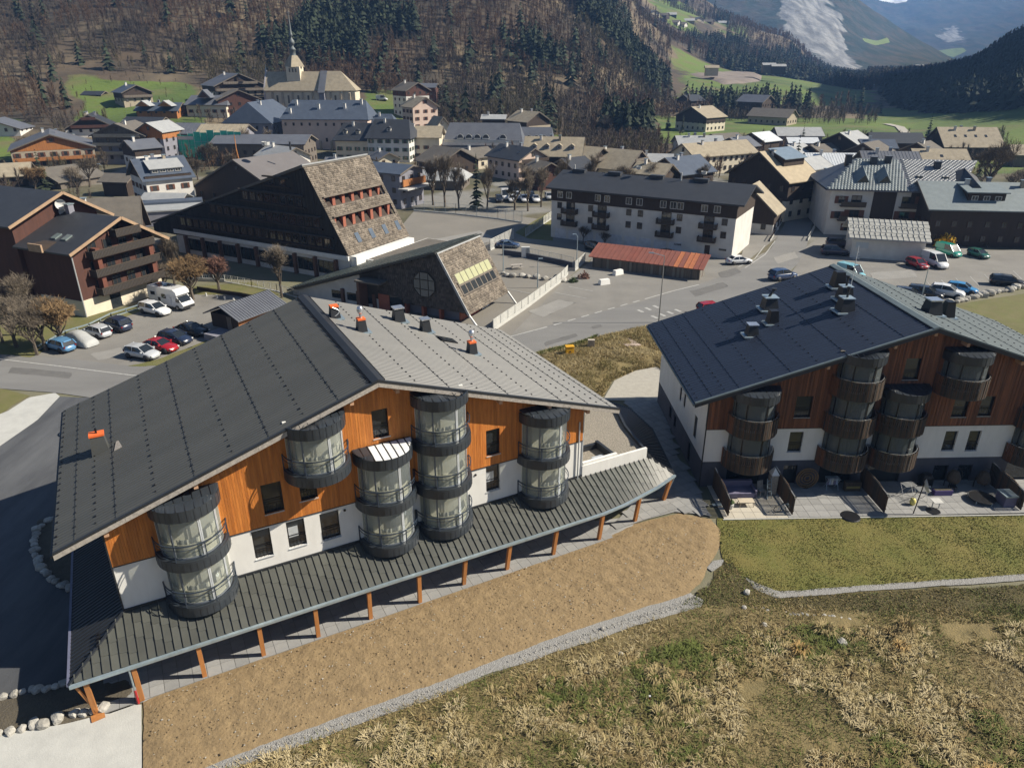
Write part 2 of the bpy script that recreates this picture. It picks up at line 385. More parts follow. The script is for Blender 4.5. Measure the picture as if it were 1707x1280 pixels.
M_dirt = mat('raked_earth', (0.285,0.205,0.108), (0.190,0.134,0.070), scale=1.6, rough=.95, bump=.9, bscale=5, detail=8)
M_gravel = mat('grey_gravel', (0.34,0.335,0.32), (0.20,0.195,0.185), scale=7, rough=.95, bump=1, bscale=12, detail=8)
M_lawn = mat('sown_lawn', (0.115,0.125,0.024), (0.190,0.155,0.045), scale=.30, rough=.95, bump=.8, bscale=14, detail=9)
M_moss = mat('mossy_turf', (0.105,0.085,0.030), (0.065,0.055,0.024), scale=.5, rough=.95, bump=.9, bscale=10, detail=9)
M_dry = mat('dry_grass_ground', (0.25,0.190,0.085), (0.115,0.095,0.040), scale=.9, rough=.95, bump=.9, bscale=9, detail=9)
M_grasslot = mat('verge_grass', (0.115,0.125,0.032), (0.155,0.135,0.060), scale=.5, rough=.95, bump=.8, bscale=10, detail=8)
M_bed = mat('dark_soil', (0.10,0.085,0.060), (0.07,0.06,0.045), scale=2, rough=.95, bump=.9, bscale=8)
M_yard = mat('school_yard_tarmac', (0.215,0.200,0.175), (0.175,0.164,0.145), scale=.12, rough=.95, bump=.2, bscale=20)
M_base = mat('plain_ground_near', (0.20,0.18,0.13), (0.13,0.13,0.07), scale=.15, rough=.95, bump=.5, bscale=10)

region('near_ground', [(-120,5),(110,5),(110,60),(100,135),(-130,135)], M_base, z=-.03, step=6, label='bare ground between the buildings')
dry_o, P_dry = region('dry_meadow', px((330,1290),(560,1215),(720,1158),(960,1075),(1170,1003),(1250,1000),(1400,1012),(1800,1010))+[(70,8),(-20,8)], M_dry, z=.0, step=.3, relief=.32, rs=.35, label='dry tussocky meadow below the buildings')
region('mossy_strip', px((1130,1010),(1180,975),(1215,930),(1250,962),(1300,993),(1500,985),(1900,965),(1900,1040),(1500,1035),(1290,1020)), M_moss, z=.015, step=.3, relief=.12, wob=1.2, label='mossy green strip of turf along the path')
P_lawn = px((1195,864),(1300,862),(1460,861),(1707,859),(2000,857),(2000,955),(1707,960),(1500,975),(1290,992),(1240,962),(1205,935),(1198,905))
region('lawn', P_lawn, M_lawn, z=.03, step=.3, relief=.06, wob=.3, label='thin green lawn in front of the right-hand building')
P_dirt = px((237,1168),(340,1130),(618,1034),(845,952),(998,902),(1058,874),(1130,856),(1185,866),(1202,885),(1196,920),(1165,975),(1140,995),(930,1065),(720,1145),(560,1203),(400,1262),(330,1290),(236,1290))
U_ = (math.sin(R(50)), math.cos(R(50))); W_ = (-math.cos(R(50)), math.sin(R(50)))
region('bare_earth_strip', P_dirt, M_dirt, z=.035, step=.17, relief=.10, rs=3, wob=.35, zfun=lambda X, Y, d: np.clip(d/1.0,0,1)*(.13*fbm((X*U_[0]+Y*U_[1])*2.6, (X*W_[0]+Y*W_[1])*.55, 1.0, 4, 6)+.09*fbm((X*U_[0]+Y*U_[1]), (X*W_[0]+Y*W_[1]), .5, 2, 9)), label='strip of raked bare earth in front of the arcade')
P_grav = px((320,1290),(440,1235),(560,1195),(720,1140),(930,1062),(1080,1012),(1150,988),(1172,1000),(1165,1015),(1090,1035),(960,1078),(820,1122),(720,1165),(560,1222),(400,1282),(360,1300))
region('gravel_path', P_grav, M_gravel, z=.055, step=.25, relief=.05, rs=3, wob=.35, label='grey gravel strip winding below the bare earth')
region('gravel_strip', px((1242,962),(1262,974),(1296,987),(1400,980),(1550,969),(1707,958),(1900,945),(1900,955),(1707,968),(1550,979),(1400,990),(1296,998),(1258,985)), M_gravel, z=.06, step=.25, relief=.05, rs=3, wob=.3, label='thin gravel line at the edge of the lawn')
region('gravel_patch', px((1178,948),(1190,936),(1206,934),(1203,944),(1188,954)), M_gravel, z=.06, step=.2, relief=.05, rs=3, wob=.3, label='small gravel patch by the lawn corner')
region('concrete_apron', px((-200,1260),(0,1226),(130,1203),(160,1193),(236,1170),(237,1300),(-200,1300)), M_conc, z=.05, step=1, label='pale concrete apron at the corner of the arcade')
region('new_asphalt_drive', px((-500,1200),(-500,900),(-120,800),(0,742),(62,700),(97,661),(172,664),(300,660))+[(-24,60),(-19,36)]+px((230,1125),(118,1146),(0,1168)), M_asphn, z=.02, step=1, label='new black asphalt drive beside the building')
region('footpath', px((-300,800),(-300,740),(0,694),(48,663),(92,655),(100,661),(62,701),(0,744)), M_conc, z=.04, step=1, label='pale concrete footpath curving to the road')
region('soil_bank', px((-200,1185),(0,1168),(115,1142),(240,1115),(235,1168),(130,1203),(0,1228),(-200,1262)), M_bed, z=.03, step=.4, relief=.35, rs=.5, label='rough soil bank under the corner of the arcade')
region('plant_bed', px((62,868),(130,850),(215,880),(230,985),(120,985),(80,960),(60,915)), M_bed, z=.04, step=.4, relief=.2, rs=.7, label='dark soil bed inside the stone edging')
region('verge_left', px((-300,640),(-300,735),(0,690),(48,660),(0,648)), M_grasslot, z=.03, step=.5, relief=.1, wob=.5, label='grass verge between road and footpath')
P_road = px((-400,545),(-100,575),(60,592),(230,612),(330,606),(480,590),(620,582),(850,562),(935,537),(1070,503),(1165,474),(1232,452),(1285,415),(1302,385),(1322,345),(1370,345),(1352,378),(1345,410),(1330,440),(1300,470),(1180,513),(1100,537),(1010,557),(893,588),(700,622),(420,652),(170,666),(95,655),(0,648),(-400,610))
region('road', P_road, M_road, z=.035, step=1.5, label='grey village road curving past the buildings')
region('car_park', px((1330,440),(1345,410),(1365,398),(1420,412),(1560,404),(1640,418),(1900,412),(1900,462),(1707,478),(1640,492),(1580,502),(1520,506),(1440,510),(1300,480)), M_asph, z=.025, step=2, label='grey car park behind the right-hand building')
region('street_square', px((1322,345),(1300,335),(1330,322),(1370,322),(1385,345),(1373,350)), M_asph, z=.03, step=2, label='street between the chalets')
region('depot_yard', px((850,560),(940,470),(985,435),(1000,398),(1240,440),(1285,415),(1232,454),(1165,476),(1070,505),(935,539)), M_asph, z=.022, step=2, label='tarmac yard in front of the rust-roofed shed')
region('upper_road', px((838,405),(900,385),(1000,402),(1240,440),(1300,392),(1282,360),(1250,375),(1235,430),(918,400)), M_asph, z=.018, step=2, label='tarmac lane below the white block of flats')
region('school_yard', px((560,500),(600,460),(690,352),(800,352),(905,366),(940,395),(1000,420),(980,436),(940,470),(850,562),(700,600),(560,580)), M_yard, z=.012, step=3, label='school yard tarmac')
region('grass_by_flats', px((858,388),(918,352),(922,402),(880,398)), M_grasslot, z=.02, step=1, relief=.1, label='grass beside the white flats')
region('parking_left', px((60,597),(85,572),(235,518),(330,490),(420,490),(470,520),(440,545),(330,588),(262,612),(170,616)), M_asph, z=.028, step=1.5, label='small car park by the brown chalet')
region('island_verge', px((205,612),(262,600),(350,566),(440,530),(490,540),(400,590),(300,608)), M_grasslot, z=.045, step=.5, relief=.1, wob=.6, label='worn grass verge below the parked cars')
region('lawn_left', px((-300,520),(-100,470),(140,528),(225,508),(235,520),(85,574),(55,598),(-300,560)), M_grasslot, z=.02, step=.8, relief=.15, label='lawn under the bare trees at left')
region('lawn_trees', px((258,470),(330,478),(420,470),(470,492),(400,492),(330,492),(270,480)), M_grasslot, z=.02, step=.8, relief=.15, label='grass under the trees by the school')
P_bank = px((893,590),(1010,559),(1100,540),(1130,560),(1130,640),(1095,612),(1062,618),(1022,634),(1005,662),(940,660),(850,620))
def bankz(X, Y, d): return np.clip(d/3, 0, 1)*.7*(.4+fbm(X, Y, .25, 3, 5))
region('grass_bank', P_bank, M_dry, z=.02, step=.4, relief=.2, rs=.8, zfun=bankz, label='rough bank of long dry grass between the two buildings')
region('curved_path', px((1004,668),(1012,655),(1024,635),(1060,618),(1100,611),(1120,612),(1120,668)), M_path, z=.05, step=1, wob=.2, label='pale gravel path curving between the buildings')
P_rgrass = px((1560,520),(1590,508),(1640,500),(1720,488),(2000,455),(2000,650),(1640,600))
region('grass_field_right', P_rgrass, M_grasslot, z=.03, step=.6, relief=.25, label='grass field beside the car park')
M_patch = mat('asphalt_patch', (0.150,0.147,0.142), (0.110,0.108,0.105), scale=.6, rough=.9, bump=.2, bscale=20)
M_patch2 = mat('pale_asphalt_patch', (0.27,0.262,0.245), (0.22,0.214,0.20), scale=.6, rough=.9, bump=.2, bscale=20)
for q, mm, lab in ((((1196,455),(1226,447),(1236,454),(1204,466)),M_patch,'dark repair patch on the road by the white flats'),(((1150,486),(1205,471),(1214,478),(1158,495)),M_patch,'long dark repair patch on the road'),(((905,572),(960,556),(964,561),(908,578)),M_patch,'narrow dark patch at the road edge'),
    (((985,545),(1000,541),(1003,545),(988,549)),M_patch,'small dark patch in the road'),(((880,520),(930,500),(960,505),(905,530)),M_patch2,'pale worn area of the yard'),(((1290,430),(1325,420),(1330,430),(1296,440)),M_patch2,'pale patch in the street'),
    (((20,612),(120,622),(116,632),(14,622)),M_patch,'dark strip across the left road'),(((1450,455),(1520,450),(1530,462),(1455,468)),M_patch2,'pale worn area of the car park'),(((150,590),(200,580),(212,590),(165,602)),M_patch2,'pale worn area by the parked cars'),(((720,400),(800,385),(830,400),(750,420)),M_patch2,'pale worn area of the school yard')):
    region('asphalt_patch', px(*q), mm, z=.042, step=1, wob=.5, label=lab)
# painted lines
def stripe(mb, pts, w, z):
    P = [np.array(p[:2], float) for p in pts]
    for a, b in zip(P[:-1], P[1:]):
        d = b-a; L = np.hypot(*d); d = d/max(L, 1e-6); n = np.array([-d[1], d[0]])*w/2
        mb.poly([(*(a-n), z), (*(b-n), z), (*(b+n), z), (*(a+n), z)])
def dashes(pts, n, fill=.55):
    P = np.array(pts); seg = np.r_[0, np.cumsum(np.hypot(*np.diff(P, axis=0).T))]; out = []
    for i in range(n):
        a, b = seg[-1]*i/n, seg[-1]*(i+fill)/n
        out.append([(np.interp(t, seg, P[:, 0]), np.interp(t, seg, P[:, 1])) for t in (a, b)])
    return out
mb = MB()
for d in dashes(px((898,549),(935,539),(1000,520),(1075,499)), 8): stripe(mb, d, .28, .05)
stripe(mb, px((848,562),(898,549)), .25, .05); stripe(mb, px((1075,499),(1120,486),(1165,475)), .25, .05)
stripe(mb, px((1230,446),(1258,432),(1275,410)), .18, .05); stripe(mb, px((1242,447),(1275,425),(1292,402)), .18, .05)
stripe(mb, px((-50,592),(0,599),(100,611),(220,626),(300,632)), .2, .05)
for k in range(3): stripe(mb, px((1063+k*13, 517-k*3.6),(1072+k*13, 521-k*3.6)), .5, .05)
for k in range(4): stripe(mb, px((1086+k*13, 527-k*3.6),(1096+k*13, 531-k*3.6)), .5, .05)
for a, b in (((925,488),(977,498)),((948,478),(988,486)),((845,482),(895,492))): stripe(mb, px(a, b), .15, .05)
for k in range(7): stripe(mb, px((1545+k*24, 470-k*3),(1560+k*24, 488-k*3.5)), .12, .05)
mb.build('road_marking', M_line)['kind'] = 'structure'

# ---- dry blades and tussocks
def blades(name, P, n, hmin, hmax, mats, w=.03, clump=None, label='', zfun=None, thr=0.0, seed=1, lean=.5):
    rng = np.random.default_rng(seed); P = np.array(P); lo, hi = P.min(0), P.max(0); C = []
    got = 0
    while got < n:
        c = rng.uniform(lo, hi, (n*2, 2)); d, _ = sdf(c, P); k = (d < -.05) & (np.hypot(c[:, 0], c[:, 1]) < 125)
        if clump: k &= fbm(c[:, 0], c[:, 1], clump, 3, 11) > thr
        c = c[k]; C.append(c); got += len(c)
        if not len(c): break
    C = np.concatenate(C)[:n]; h = rng.uniform(hmin, hmax, len(C))*(.5+fbm(C[:, 0], C[:, 1], .8, 2, 4))
    a = rng.uniform(0, 2*np.pi, len(C)); l = rng.normal(0, lean, (len(C), 2))*h[:, None]
    z = zfun(C) if zfun is not None else np.full(len(C), .03)
    ww = w*rng.uniform(.6, 1.5, len(C)); dx = np.cos(a)*ww; dy = np.sin(a)*ww
    V = np.stack([np.column_stack([C[:, 0]-dx, C[:, 1]-dy, z]), np.column_stack([C[:, 0]+dx, C[:, 1]+dy, z]),
                  np.column_stack([C[:, 0]+l[:, 0], C[:, 1]+l[:, 1], z+h])], 1).reshape(-1, 3)
    me = stuffmesh(name, V, np.arange(len(V)).reshape(-1, 3), mats, mi=np.clip(((fbm(C[:,0], C[:,1], .22, 3, 51)+rng.uniform(-.2,.2,len(C))-.18)/.56*len(mats)).astype(int), 0, len(mats)-1))
    return tag(link(name, me), label, 'grass', kind='stuff')
M_b1 = mat('straw_blade', (0.42,0.34,0.17), (0.30,0.235,0.11), scale=.3, rough=.9, island=.3)
M_b2 = mat('olive_blade', (0.20,0.165,0.055), (0.13,0.12,0.04), scale=.3, rough=.9, island=.3)
M_b4 = mat('pale_straw_blade', (0.50,0.42,0.25), (0.38,0.31,0.17), scale=.3, rough=.9, island=.25)
M_b6 = mat('tan_blade', (0.30,0.225,0.10), (0.22,0.16,0.07), scale=.3, rough=.9, island=.3)
M_b5 = mat('golden_blade', (0.46,0.31,0.12), (0.34,0.22,0.08), scale=.3, rough=.9, island=.3)
M_b3 = mat('green_blade', (0.125,0.150,0.030), (0.09,0.11,0.025), scale=.3, rough=.9, island=.25)
def zdry(C):
    d, _ = sdf(C, P_dry); return .0+.32*fbm(C[:, 0], C[:, 1], .35, 5)*np.clip(-d/1.2, 0, 1)
# tussocks: tufts of blades gathered round many centres
def tussocks(name, P, n, per, r, h, mats, label, zfun, seed, thr, lim=75):
    rng = np.random.default_rng(seed); P = np.array(P); lo, hi = P.min(0), P.max(0)
    c = rng.uniform(lo, hi, (n*8, 2)); d, _ = sdf(c, P); c = c[(d < -.2) & (fbm(c[:, 0], c[:, 1], .16, 3, 21) > thr) & (np.hypot(c[:, 0], c[:, 1]) < lim)][:n]
    s = rng.uniform(.5, 1.4, len(c)); z = zfun(c)
    C = np.repeat(c, per, 0); S = np.repeat(s, per); Z = np.repeat(z, per)
    a = rng.uniform(0, 2*np.pi, len(C)); rr = r*S*np.sqrt(rng.uniform(0, 1, len(C)))*.5; hh = h*S*rng.uniform(.5, 1.1, len(C))
    bx = C[:, 0]+np.cos(a)*rr; by = C[:, 1]+np.sin(a)*rr; out = rng.uniform(.5, 1.6, len(C))*r*S
    tx = C[:, 0]+np.cos(a)*out; ty = C[:, 1]+np.sin(a)*out; w = .02
    px_, py_ = -np.sin(a)*w, np.cos(a)*w
    mx, my = (bx*.45+tx*.55), (by*.45+ty*.55)
    V = np.stack([np.column_stack([bx-px_, by-py_, Z]), np.column_stack([bx+px_, by+py_, Z]), np.column_stack([mx+px_, my+py_, Z+hh]), np.column_stack([mx-px_, my-py_, Z+hh]),
                  np.column_stack([tx, ty, Z+hh*.45])], 1).reshape(-1, 3)
    b = np.arange(len(C))[:, None]*5; T = np.concatenate([b+[0, 1, 2], b+[0, 2, 3], b+[3, 2, 4]]); pn = fbm(c[:,0], c[:,1], .28, 3, 41)+rng.uniform(-.16,.16,len(c)); mi = np.repeat(np.clip(((pn-.20)/.56*len(mats)).astype(int), 0, len(mats)-1), per)
    me = stuffmesh(name, V, T, mats, mi=np.tile(mi, 3)); return tag(link(name, me), label, 'grass', kind='stuff')
def litter(name, P, n, s0, s1, m, z, seed, label):
    rng = np.random.default_rng(seed); P = np.array(P); lo, hi = P.min(0), P.max(0); c = rng.uniform(lo, hi, (n*5, 2)); d, _ = sdf(c, P); c = c[(d < -.45) & (np.hypot(c[:,0],c[:,1]) < 70)][:n]; k = len(c)
    s = rng.uniform(s0, s1, k)*rng.uniform(.4, 1, k); oct_ = np.array([(1,0,0),(0,1,0),(-1,0,0),(0,-1,0),(0,0,.7),(0,0,-.7)]); V = (oct_[None]*rng.uniform(.6,1.3,(k,6,1))*s[:,None,None]) + np.column_stack([c, np.full(k, z)])[:,None]
    T = np.array([(0,1,4),(1,2,4),(2,3,4),(3,0,4)]); T = (T[None]+(np.arange(k)*6)[:,None,None]).reshape(-1,3); tag(link(name, stuffmesh(name, V.reshape(-1,3), T, m, mi=np.repeat(rng.integers(0,len(m),k),4))), label, kind='stuff')
M_clod = mat('earth_clod', (0.28,0.20,0.11), (0.19,0.135,0.075), scale=3, rough=.95, island=.3)
litter('earth_clods', P_dirt, 3800, .02, .08, [M_clod, M_clod, M_clod, M_clod, M_clod, M_clod, M_stone], .21, 4, 'clods and small stones scattered over the bare earth')
litter('gravel_stones', P_grav, 9000, .03, .08, [M_gravel, M_stone], .10, 5, 'loose stones of the gravel strip')
P_tus = px((330,1300),(560,1236),(790,1165),(960,1105),(1080,1080),(1200,1068),(1290,1052),(1420,1046),(1800,1040))+[(60,12),(-20,10)]
tussocks('dry_tussocks', P_tus, 6500, 40, .42, .24, [M_b3, M_b2, M_b6, M_b1, M_b4, M_b1, M_b4], 'straw-coloured grass tussocks covering the lower meadow', zdry, 3, .28, 58)
tussocks('tall_tussocks', P_tus, 190, 110, .60, .50, [M_b1, M_b5, M_b6], 'taller golden clumps of dead grass in the lower meadow', zdry, 13, .42, 55)
blades('meadow_grass', P_dry, 190000, .08, .30, [M_b3, M_b2, M_b6, M_b1, M_b4], w=.022, lean=1.1, clump=.35, thr=.33, label='short dry grass between the tussocks', zfun=zdry, seed=5)
blades('moss_grass', px((1130,1010),(1180,975),(1215,930),(1250,962),(1300,996),(1500,985),(1900,965),(1900,1045),(1500,1040),(1290,1025)), 16000, .04, .14, [M_b3, M_b2, M_b6, M_b2], w=.03, lean=.9, label='short mossy grass along the gravel line', zfun=lambda C: np.full(len(C), .08), seed=16)
blades('lawn_grass', P_lawn, 45000, .03, .10, [M_b3, M_b2, M_b3], w=.03, label='sparse young grass on the lawn', zfun=lambda C: np.full(len(C), .05), seed=6)
def zb(C):
    d, _ = sdf(C, P_bank); return bankz(C[:, 0], C[:, 1], -d)+.02
blades('bank_grass', P_bank, 42000, .15, .45, [M_b2, M_b6, M_b1, M_b4], w=.04, clump=.5, thr=.20, label='long dry grass on the bank', zfun=zb, seed=8, lean=.8)
blades('verge_grass', px((893,592),(960,575),(1000,560),(960,590),(920,610)), 5000, .2, .4, [M_b3], w=.05, label='green grass at the foot of the bank by the road', zfun=lambda C: np.full(len(C), .3), seed=9)
# ============================================================ the two apartment buildings with drum bays
def subtract(iv, cuts):
    out = [iv]
    for a, b in cuts:
        nx = []
        for p, q in out:
            if b <= p or a >= q: nx.append((p, q)); continue
            if a > p: nx.append((p, a))
            if b < q: nx.append((b, q))
        out = nx
    return out
def facade(mb, x0, x1, zb, ztop, rects, y0, y1, step=None, mi=0, jit=0, gap=0.0):
    """wall or boards between x0..x1, from zb to ztop(x), with the rectangles left open"""
    xs = {x0, x1}
    if step:
        n = max(1, round((x1-x0)/step)); xs |= {x0+(x1-x0)*i/n for i in range(n+1)}
    else:
        for r in rects: xs |= {max(x0, min(x1, r[0])), max(x0, min(x1, r[1]))}
        xs |= {x for x in BREAKS if x0 < x < x1}
    xs = sorted(xs)
    for a, b in zip(xs[:-1], xs[1:]):
        if b-a < 1e-4: continue
        c = (a+b)/2; cuts = [(r[2], r[3]) for r in rects if (r[0]-.001 < c < r[1]+.001)]
        jj = random.uniform(0, jit)
        for p, q in subtract((zb, 1e3), cuts):
            ta, tb = (ztop(a), ztop(b)) if q > 900 else (q, q)
            if ta <= p and tb <= p: continue
            A, B = a+gap/2, b-gap/2
            mb.hexa([(A,y0-jj,p),(B,y0-jj,p),(B,y1,p),(A,y1,p),(A,y0-jj,max(ta,p)),(B,y0-jj,max(tb,p)),(B,y1,max(tb,p)),(A,y1,max(ta,p))], mi)
BREAKS = []
def window(parent, x0, x1, z0, z1, y=0.0, depth=.22, frame=M_black, sill=True, blind=0, axis='x', label=None, crossbar=True):
    """recessed casement window; the opening is already in the wall"""
    mb = MB(); t = .07; yy = y+depth
    mb.box(x0, x1, yy-.05, yy+.05, z1-t, z1); mb.box(x0, x1, yy-.05, yy+.05, z0, z0+t)
    mb.box(x0, x0+t, yy-.05, yy+.05, z0+t, z1-t); mb.box(x1-t, x1, yy-.05, yy+.05, z0+t, z1-t)
    if crossbar: mb.box(x0+t, x1-t, yy-.045, yy+.045, z0+.42*(z1-z0)-.5*t, z0+.42*(z1-z0)+.5*t)
    w = mb.build('window', frame, parent)
    MB().box(x0+t*.9, x1-t*.9, yy-.012, yy+.012, z0+t*.9, z1-t*.9).build('pane', M_pane, w)
    if blind: MB().box(x0+t*1.5, x0+(x1-x0)*.62, yy-.03, yy-.016, z0+.35*(z1-z0), z0+.35*(z1-z0)+blind*(z1-z0)).build('notice', M_frameg, w)
    if crossbar:   # guard rail across the lower third
        g = MB(); g.box(x0, x1, y+.04, y+.07, z0+.30*(z1-z0), z0+.30*(z1-z0)+.05)
        for i in range(5): g.box(x0+(x1-x0)*(i+.5)/5-.012, x0+(x1-x0)*(i+.5)/5+.012, y+.045, y+.065, z0+.02, z0+.30*(z1-z0))
        g.build('guard_rail', M_black, w)
    if sill: MB().box(x0-.04, x1+.04, y-.06, y+depth-.05, z0-.04, z0-.002).build('sill', M_frameg if frame is M_black else M_dark, w)
    return w
def sheet_cap(bay, cx, z, r, und, silver=False):
    """lead-like half-round roof with standing seams and a deep fascia"""
    hh = .75; k = 26
    def zc_(x, y, v): return min(v, und(x)-.05) if y > -1.12 else v
    mb = MB(); P_ = [(cx+r*math.cos(math.pi+math.pi*i/k), r*math.sin(math.pi+math.pi*i/k)) for i in range(k+1)]
    for (ax, ay), (bx, by) in zip(P_[:-1], P_[1:]):
        za, zb_ = zc_(ax, ay, z), zc_(bx, by, z); s0, s1 = 1-.1/r, 1-.1/r
        ia, ib = (cx+(ax-cx)*s0, ay*s0), (cx+(bx-cx)*s0, by*s0)
        mb.hexa([(ax,ay,z-hh),(bx,by,z-hh),(*ib,z-hh),(*ia,z-hh),(ax,ay,za),(bx,by,zb_),(*ib,zb_),(*ia,za)])
        ya, yb = max(-1.125, ay), max(-1.125, by)
        if ay < -1.13 or by < -1.13:
            mb.poly([(ax,ay,z+.002),(bx,by,z+.002),(bx,yb,zc_(bx,-1,z+.13)),(ax,ya,zc_(ax,-1,z+.13))])
        mb.poly([(ax,max(ya,ay) if ay > -1.13 else -1.125,zc_(ax,-1.0,z+.14)),(bx,by if by > -1.13 else -1.125,zc_(bx,-1.0,z+.14)),(bx,0,zc_(bx,0,z+.25)),(ax,0,zc_(ax,0,z+.25))])
    o = mb.build('bay_roof', M_cap, bay)
    s = MB(); n = 8
    for i in range(1, n):
        x = cx-r+2*r*i/n; y = -math.sqrt(max(0, r*r-(x-cx)**2))
        if y < -1.2: s.beam((x, y-.005, z+.02), (x, -1.15, z+.09), .03, .05)
        s.beam((x, max(y, -1.12), zc_(x, -1, z+.14)+.01), (x, 0, zc_(x, 0, z+.25)+.02), .03, .05)
    f = 16
    for i in range(f+1):
        t = math.pi+math.pi*i/f; x, y = cx+(r+.004)*math.cos(t), (r+.004)*math.sin(t)
        s.box(x-.009, x+.009, y-.009, y+.009, z-hh, zc_(x, y, z)-.01)
    s.build('seam', M_dark, o)
    if silver:   # protective film still on part of the roof
        m = MB()
        for i in range(2, 8):
            x0 = cx-r+2*r*i/n+.05; x1 = cx-r+2*r*(i+1)/n-.05
            if x1 > cx+r-.05: x1 = cx+r-.12
            y0 = -math.sqrt(max(0, r*r-(x0-cx)**2))+.03; y1 = -math.sqrt(max(0, r*r-(x1-cx)**2))+.03
            sl_ = lambda x, y: z+.215
            m.poly([(x0, y0, z+.02), (x1, y1, z+.02), (x1, max(-1.12, y1), z+.155), (x0, max(-1.12, y0), z+.155)]); m.poly([(x0, max(-1.12, y0), z+.155), (x1, max(-1.12, y1), z+.155), (x1, -.2, z+.26), (x0, -.2, z+.26)])
        m.build('protective_film', mat('white_film', (.85,.87,.88), rough=.5), o)
    return o
def bay(parent, cx, cap, rings, style, und, silver=False, base_solid=False, label=None):
    """a stack of glazed half-drums; cap = roof height, rings = top heights of the balcony floors below it"""
    b = MB()
    gr = 1.78
    zlow = rings[-1]-.75
    b.box(cx-gr, cx+gr, -.10, .06, zlow, cap-.05)                 # pale wall inside the drum
    bayo = b.build('bay_window', M_cream if style == 'rail' else mat('dim_room', (.20,.17,.13), (.12,.11,.09), scale=1, rough=.9), parent)
    if label: bayo['label'] = label
    sheet_cap(bayo, cx, cap, 2.03, und, silver)
    tops = [cap-.75]+[r-.72 for r in rings[:-1]]
    gm = M_gl if style == 'rail' else M_gl2
    for i, (zt, zr) in enumerate(zip(tops, rings)):
        # balcony floor
        p = MB(); p.arc(cx, 0, .02, 2.12, zr-.14, zr-.02, math.pi, 2*math.pi, 26)
        p.arc(cx, 0, 1.95, 2.13, zr-.74, zr-.14, math.pi, 2*math.pi, 26)
        pl = p.build('balcony_floor', M_cap, bayo)
        if style == 'rail':
            s = MB()
            for k in range(19):
                t = math.pi+math.pi*k/18; x, y = cx+2.133*math.cos(t), 2.133*math.sin(t); s.box(x-.009, x+.009, y-.009, y+.009, zr-.74, zr-.15)
            s.build('seam', M_dark, pl)
            MB().arc(cx, 0, .03, 1.66, zr-.019, zr-.008, math.pi, 2*math.pi, 24).build('floor_finish', M_cream, pl)
        # glass panes and their mullions
        angs = [math.pi*(1+q) for q in (0, .11, .30, .60, .82, 1)]
        for a0, a1 in zip(angs[:-1], angs[1:]):
            MB().arc(cx, 0, gr-.02, gr, zr-.02, zt, a0+.015, a1-.015, 7).build('glass_pane', gm, bayo)
        for j, a in enumerate(angs[1:-1]):
            m = MB(); w = .05 if j in (0, 1) else .085
            da = w/gr; m.arc(cx, 0, gr-.06, gr+.03, zr-.02, zt, a-da, a-da*.12, 2); m.arc(cx, 0, gr-.06, gr+.03, zr-.02, zt, a+da*.12, a+da, 2)
            m.build('mullion', M_frameg if (style == 'rail' and j >= 2) else (mat('grey_frame', (.16,.18,.21), rough=.4) if style == 'rail' else M_black), bayo)
        MB().arc(cx, 0, gr-.05, gr+.02, zr-.02, zr+.05, math.pi, 2*math.pi, 24).build('bottom_rail', mat('grey_frame', (.16,.18,.21), rough=.4), bayo)
        # added panel low in the drum, coloured like the sunlit floor behind glass
        if style == 'rail': MB().arc(cx, 0, gr-.22, gr-.16, zr-.02, zr+.85, math.pi*1.02, math.pi*1.98, 18).build('floor_glow_panel', M_yel, bayo)
        # curtain inside
        cur = MB(); rr = gr-.35
        for (a0, a1, f) in ((1.02, 1.16, 1.0), (1.30, 1.62, .42 if style == 'rail' else 1.0), (1.70, 1.95, .5)):
            if random.random() < .85:
                n = 14; k0 = len(cur.v)
                for q in range(n+1):
                    t = math.pi*(a0+(a1-a0)*q/n); r2 = rr+.04*math.sin(q*2.3); x, y = cx+r2*math.cos(t), r2*math.sin(t)
                    cur.v += [(x, y, zr), (x, y, zr+(zt-zr)*f)]
                for q in range(n): cur.f.append((k0+2*q, k0+2*q+2, k0+2*q+3, k0+2*q+1)); cur.mi.append(0)
        if cur.f: cur.build('curtain', M_cream if style == 'rail' else mat('grey_curtain', (.55,.52,.46), (.30,.28,.25), scale=2, stretch=(6,6,.3), rough=.9), bayo)
        if style == 'rail':
            for (z, w) in ((zr+1.02, .06), (zr+.76, .03), (zr+.12, .03)):
                r_ = MB(); r_.arc(cx, 0, 2.04, 2.04+w, z, z+w, math.pi*1.0, math.pi*2.0, 30); r_.build('rail', mat('rail_steel', (.035,.05,.075), rough=.4), bayo)
            for a in (1.005, 1.33, 1.60, 1.995):
                t = math.pi*a; x, y = cx+2.06*math.cos(t), 2.06*math.sin(t)
                MB().box(x-.05, x+.02, y-.03, y+.03, zr-.05, zr+1.05).build('post', mat('rail_steel', (.09,.12,.16), rough=.35), bayo)
        else:
            n = 44
            for k in range(n):
                t = math.pi*(1+(k+.5)/n); r_ = 2.15+random.uniform(0, .05); x, y = cx+r_*math.cos(t), r_*math.sin(t)
                tx, ty = -math.sin(t)*.058, math.cos(t)*.058; nx, ny = math.cos(t)*.015, math.sin(t)*.015
                z0_, z1_ = zr-.62-random.uniform(0, .08), zr+.98+random.uniform(-.05, .04)
                m = MB(); m.hexa([(x-tx-nx,y-ty-ny,z0_),(x+tx-nx,y+ty-ny,z0_),(x+tx+nx,y+ty+ny,z0_),(x-tx+nx,y-ty+ny,z0_),(x-tx-nx,y-ty-ny,z1_),(x+tx-nx,y+ty-ny,z1_),(x+tx+nx,y+ty+ny,z1_),(x-tx+nx,y-ty+ny,z1_)])
                m.build('slat', SLATM[(k*7+i*3) % 3 if (k > 6 or random.random() < .4) else 3], bayo)
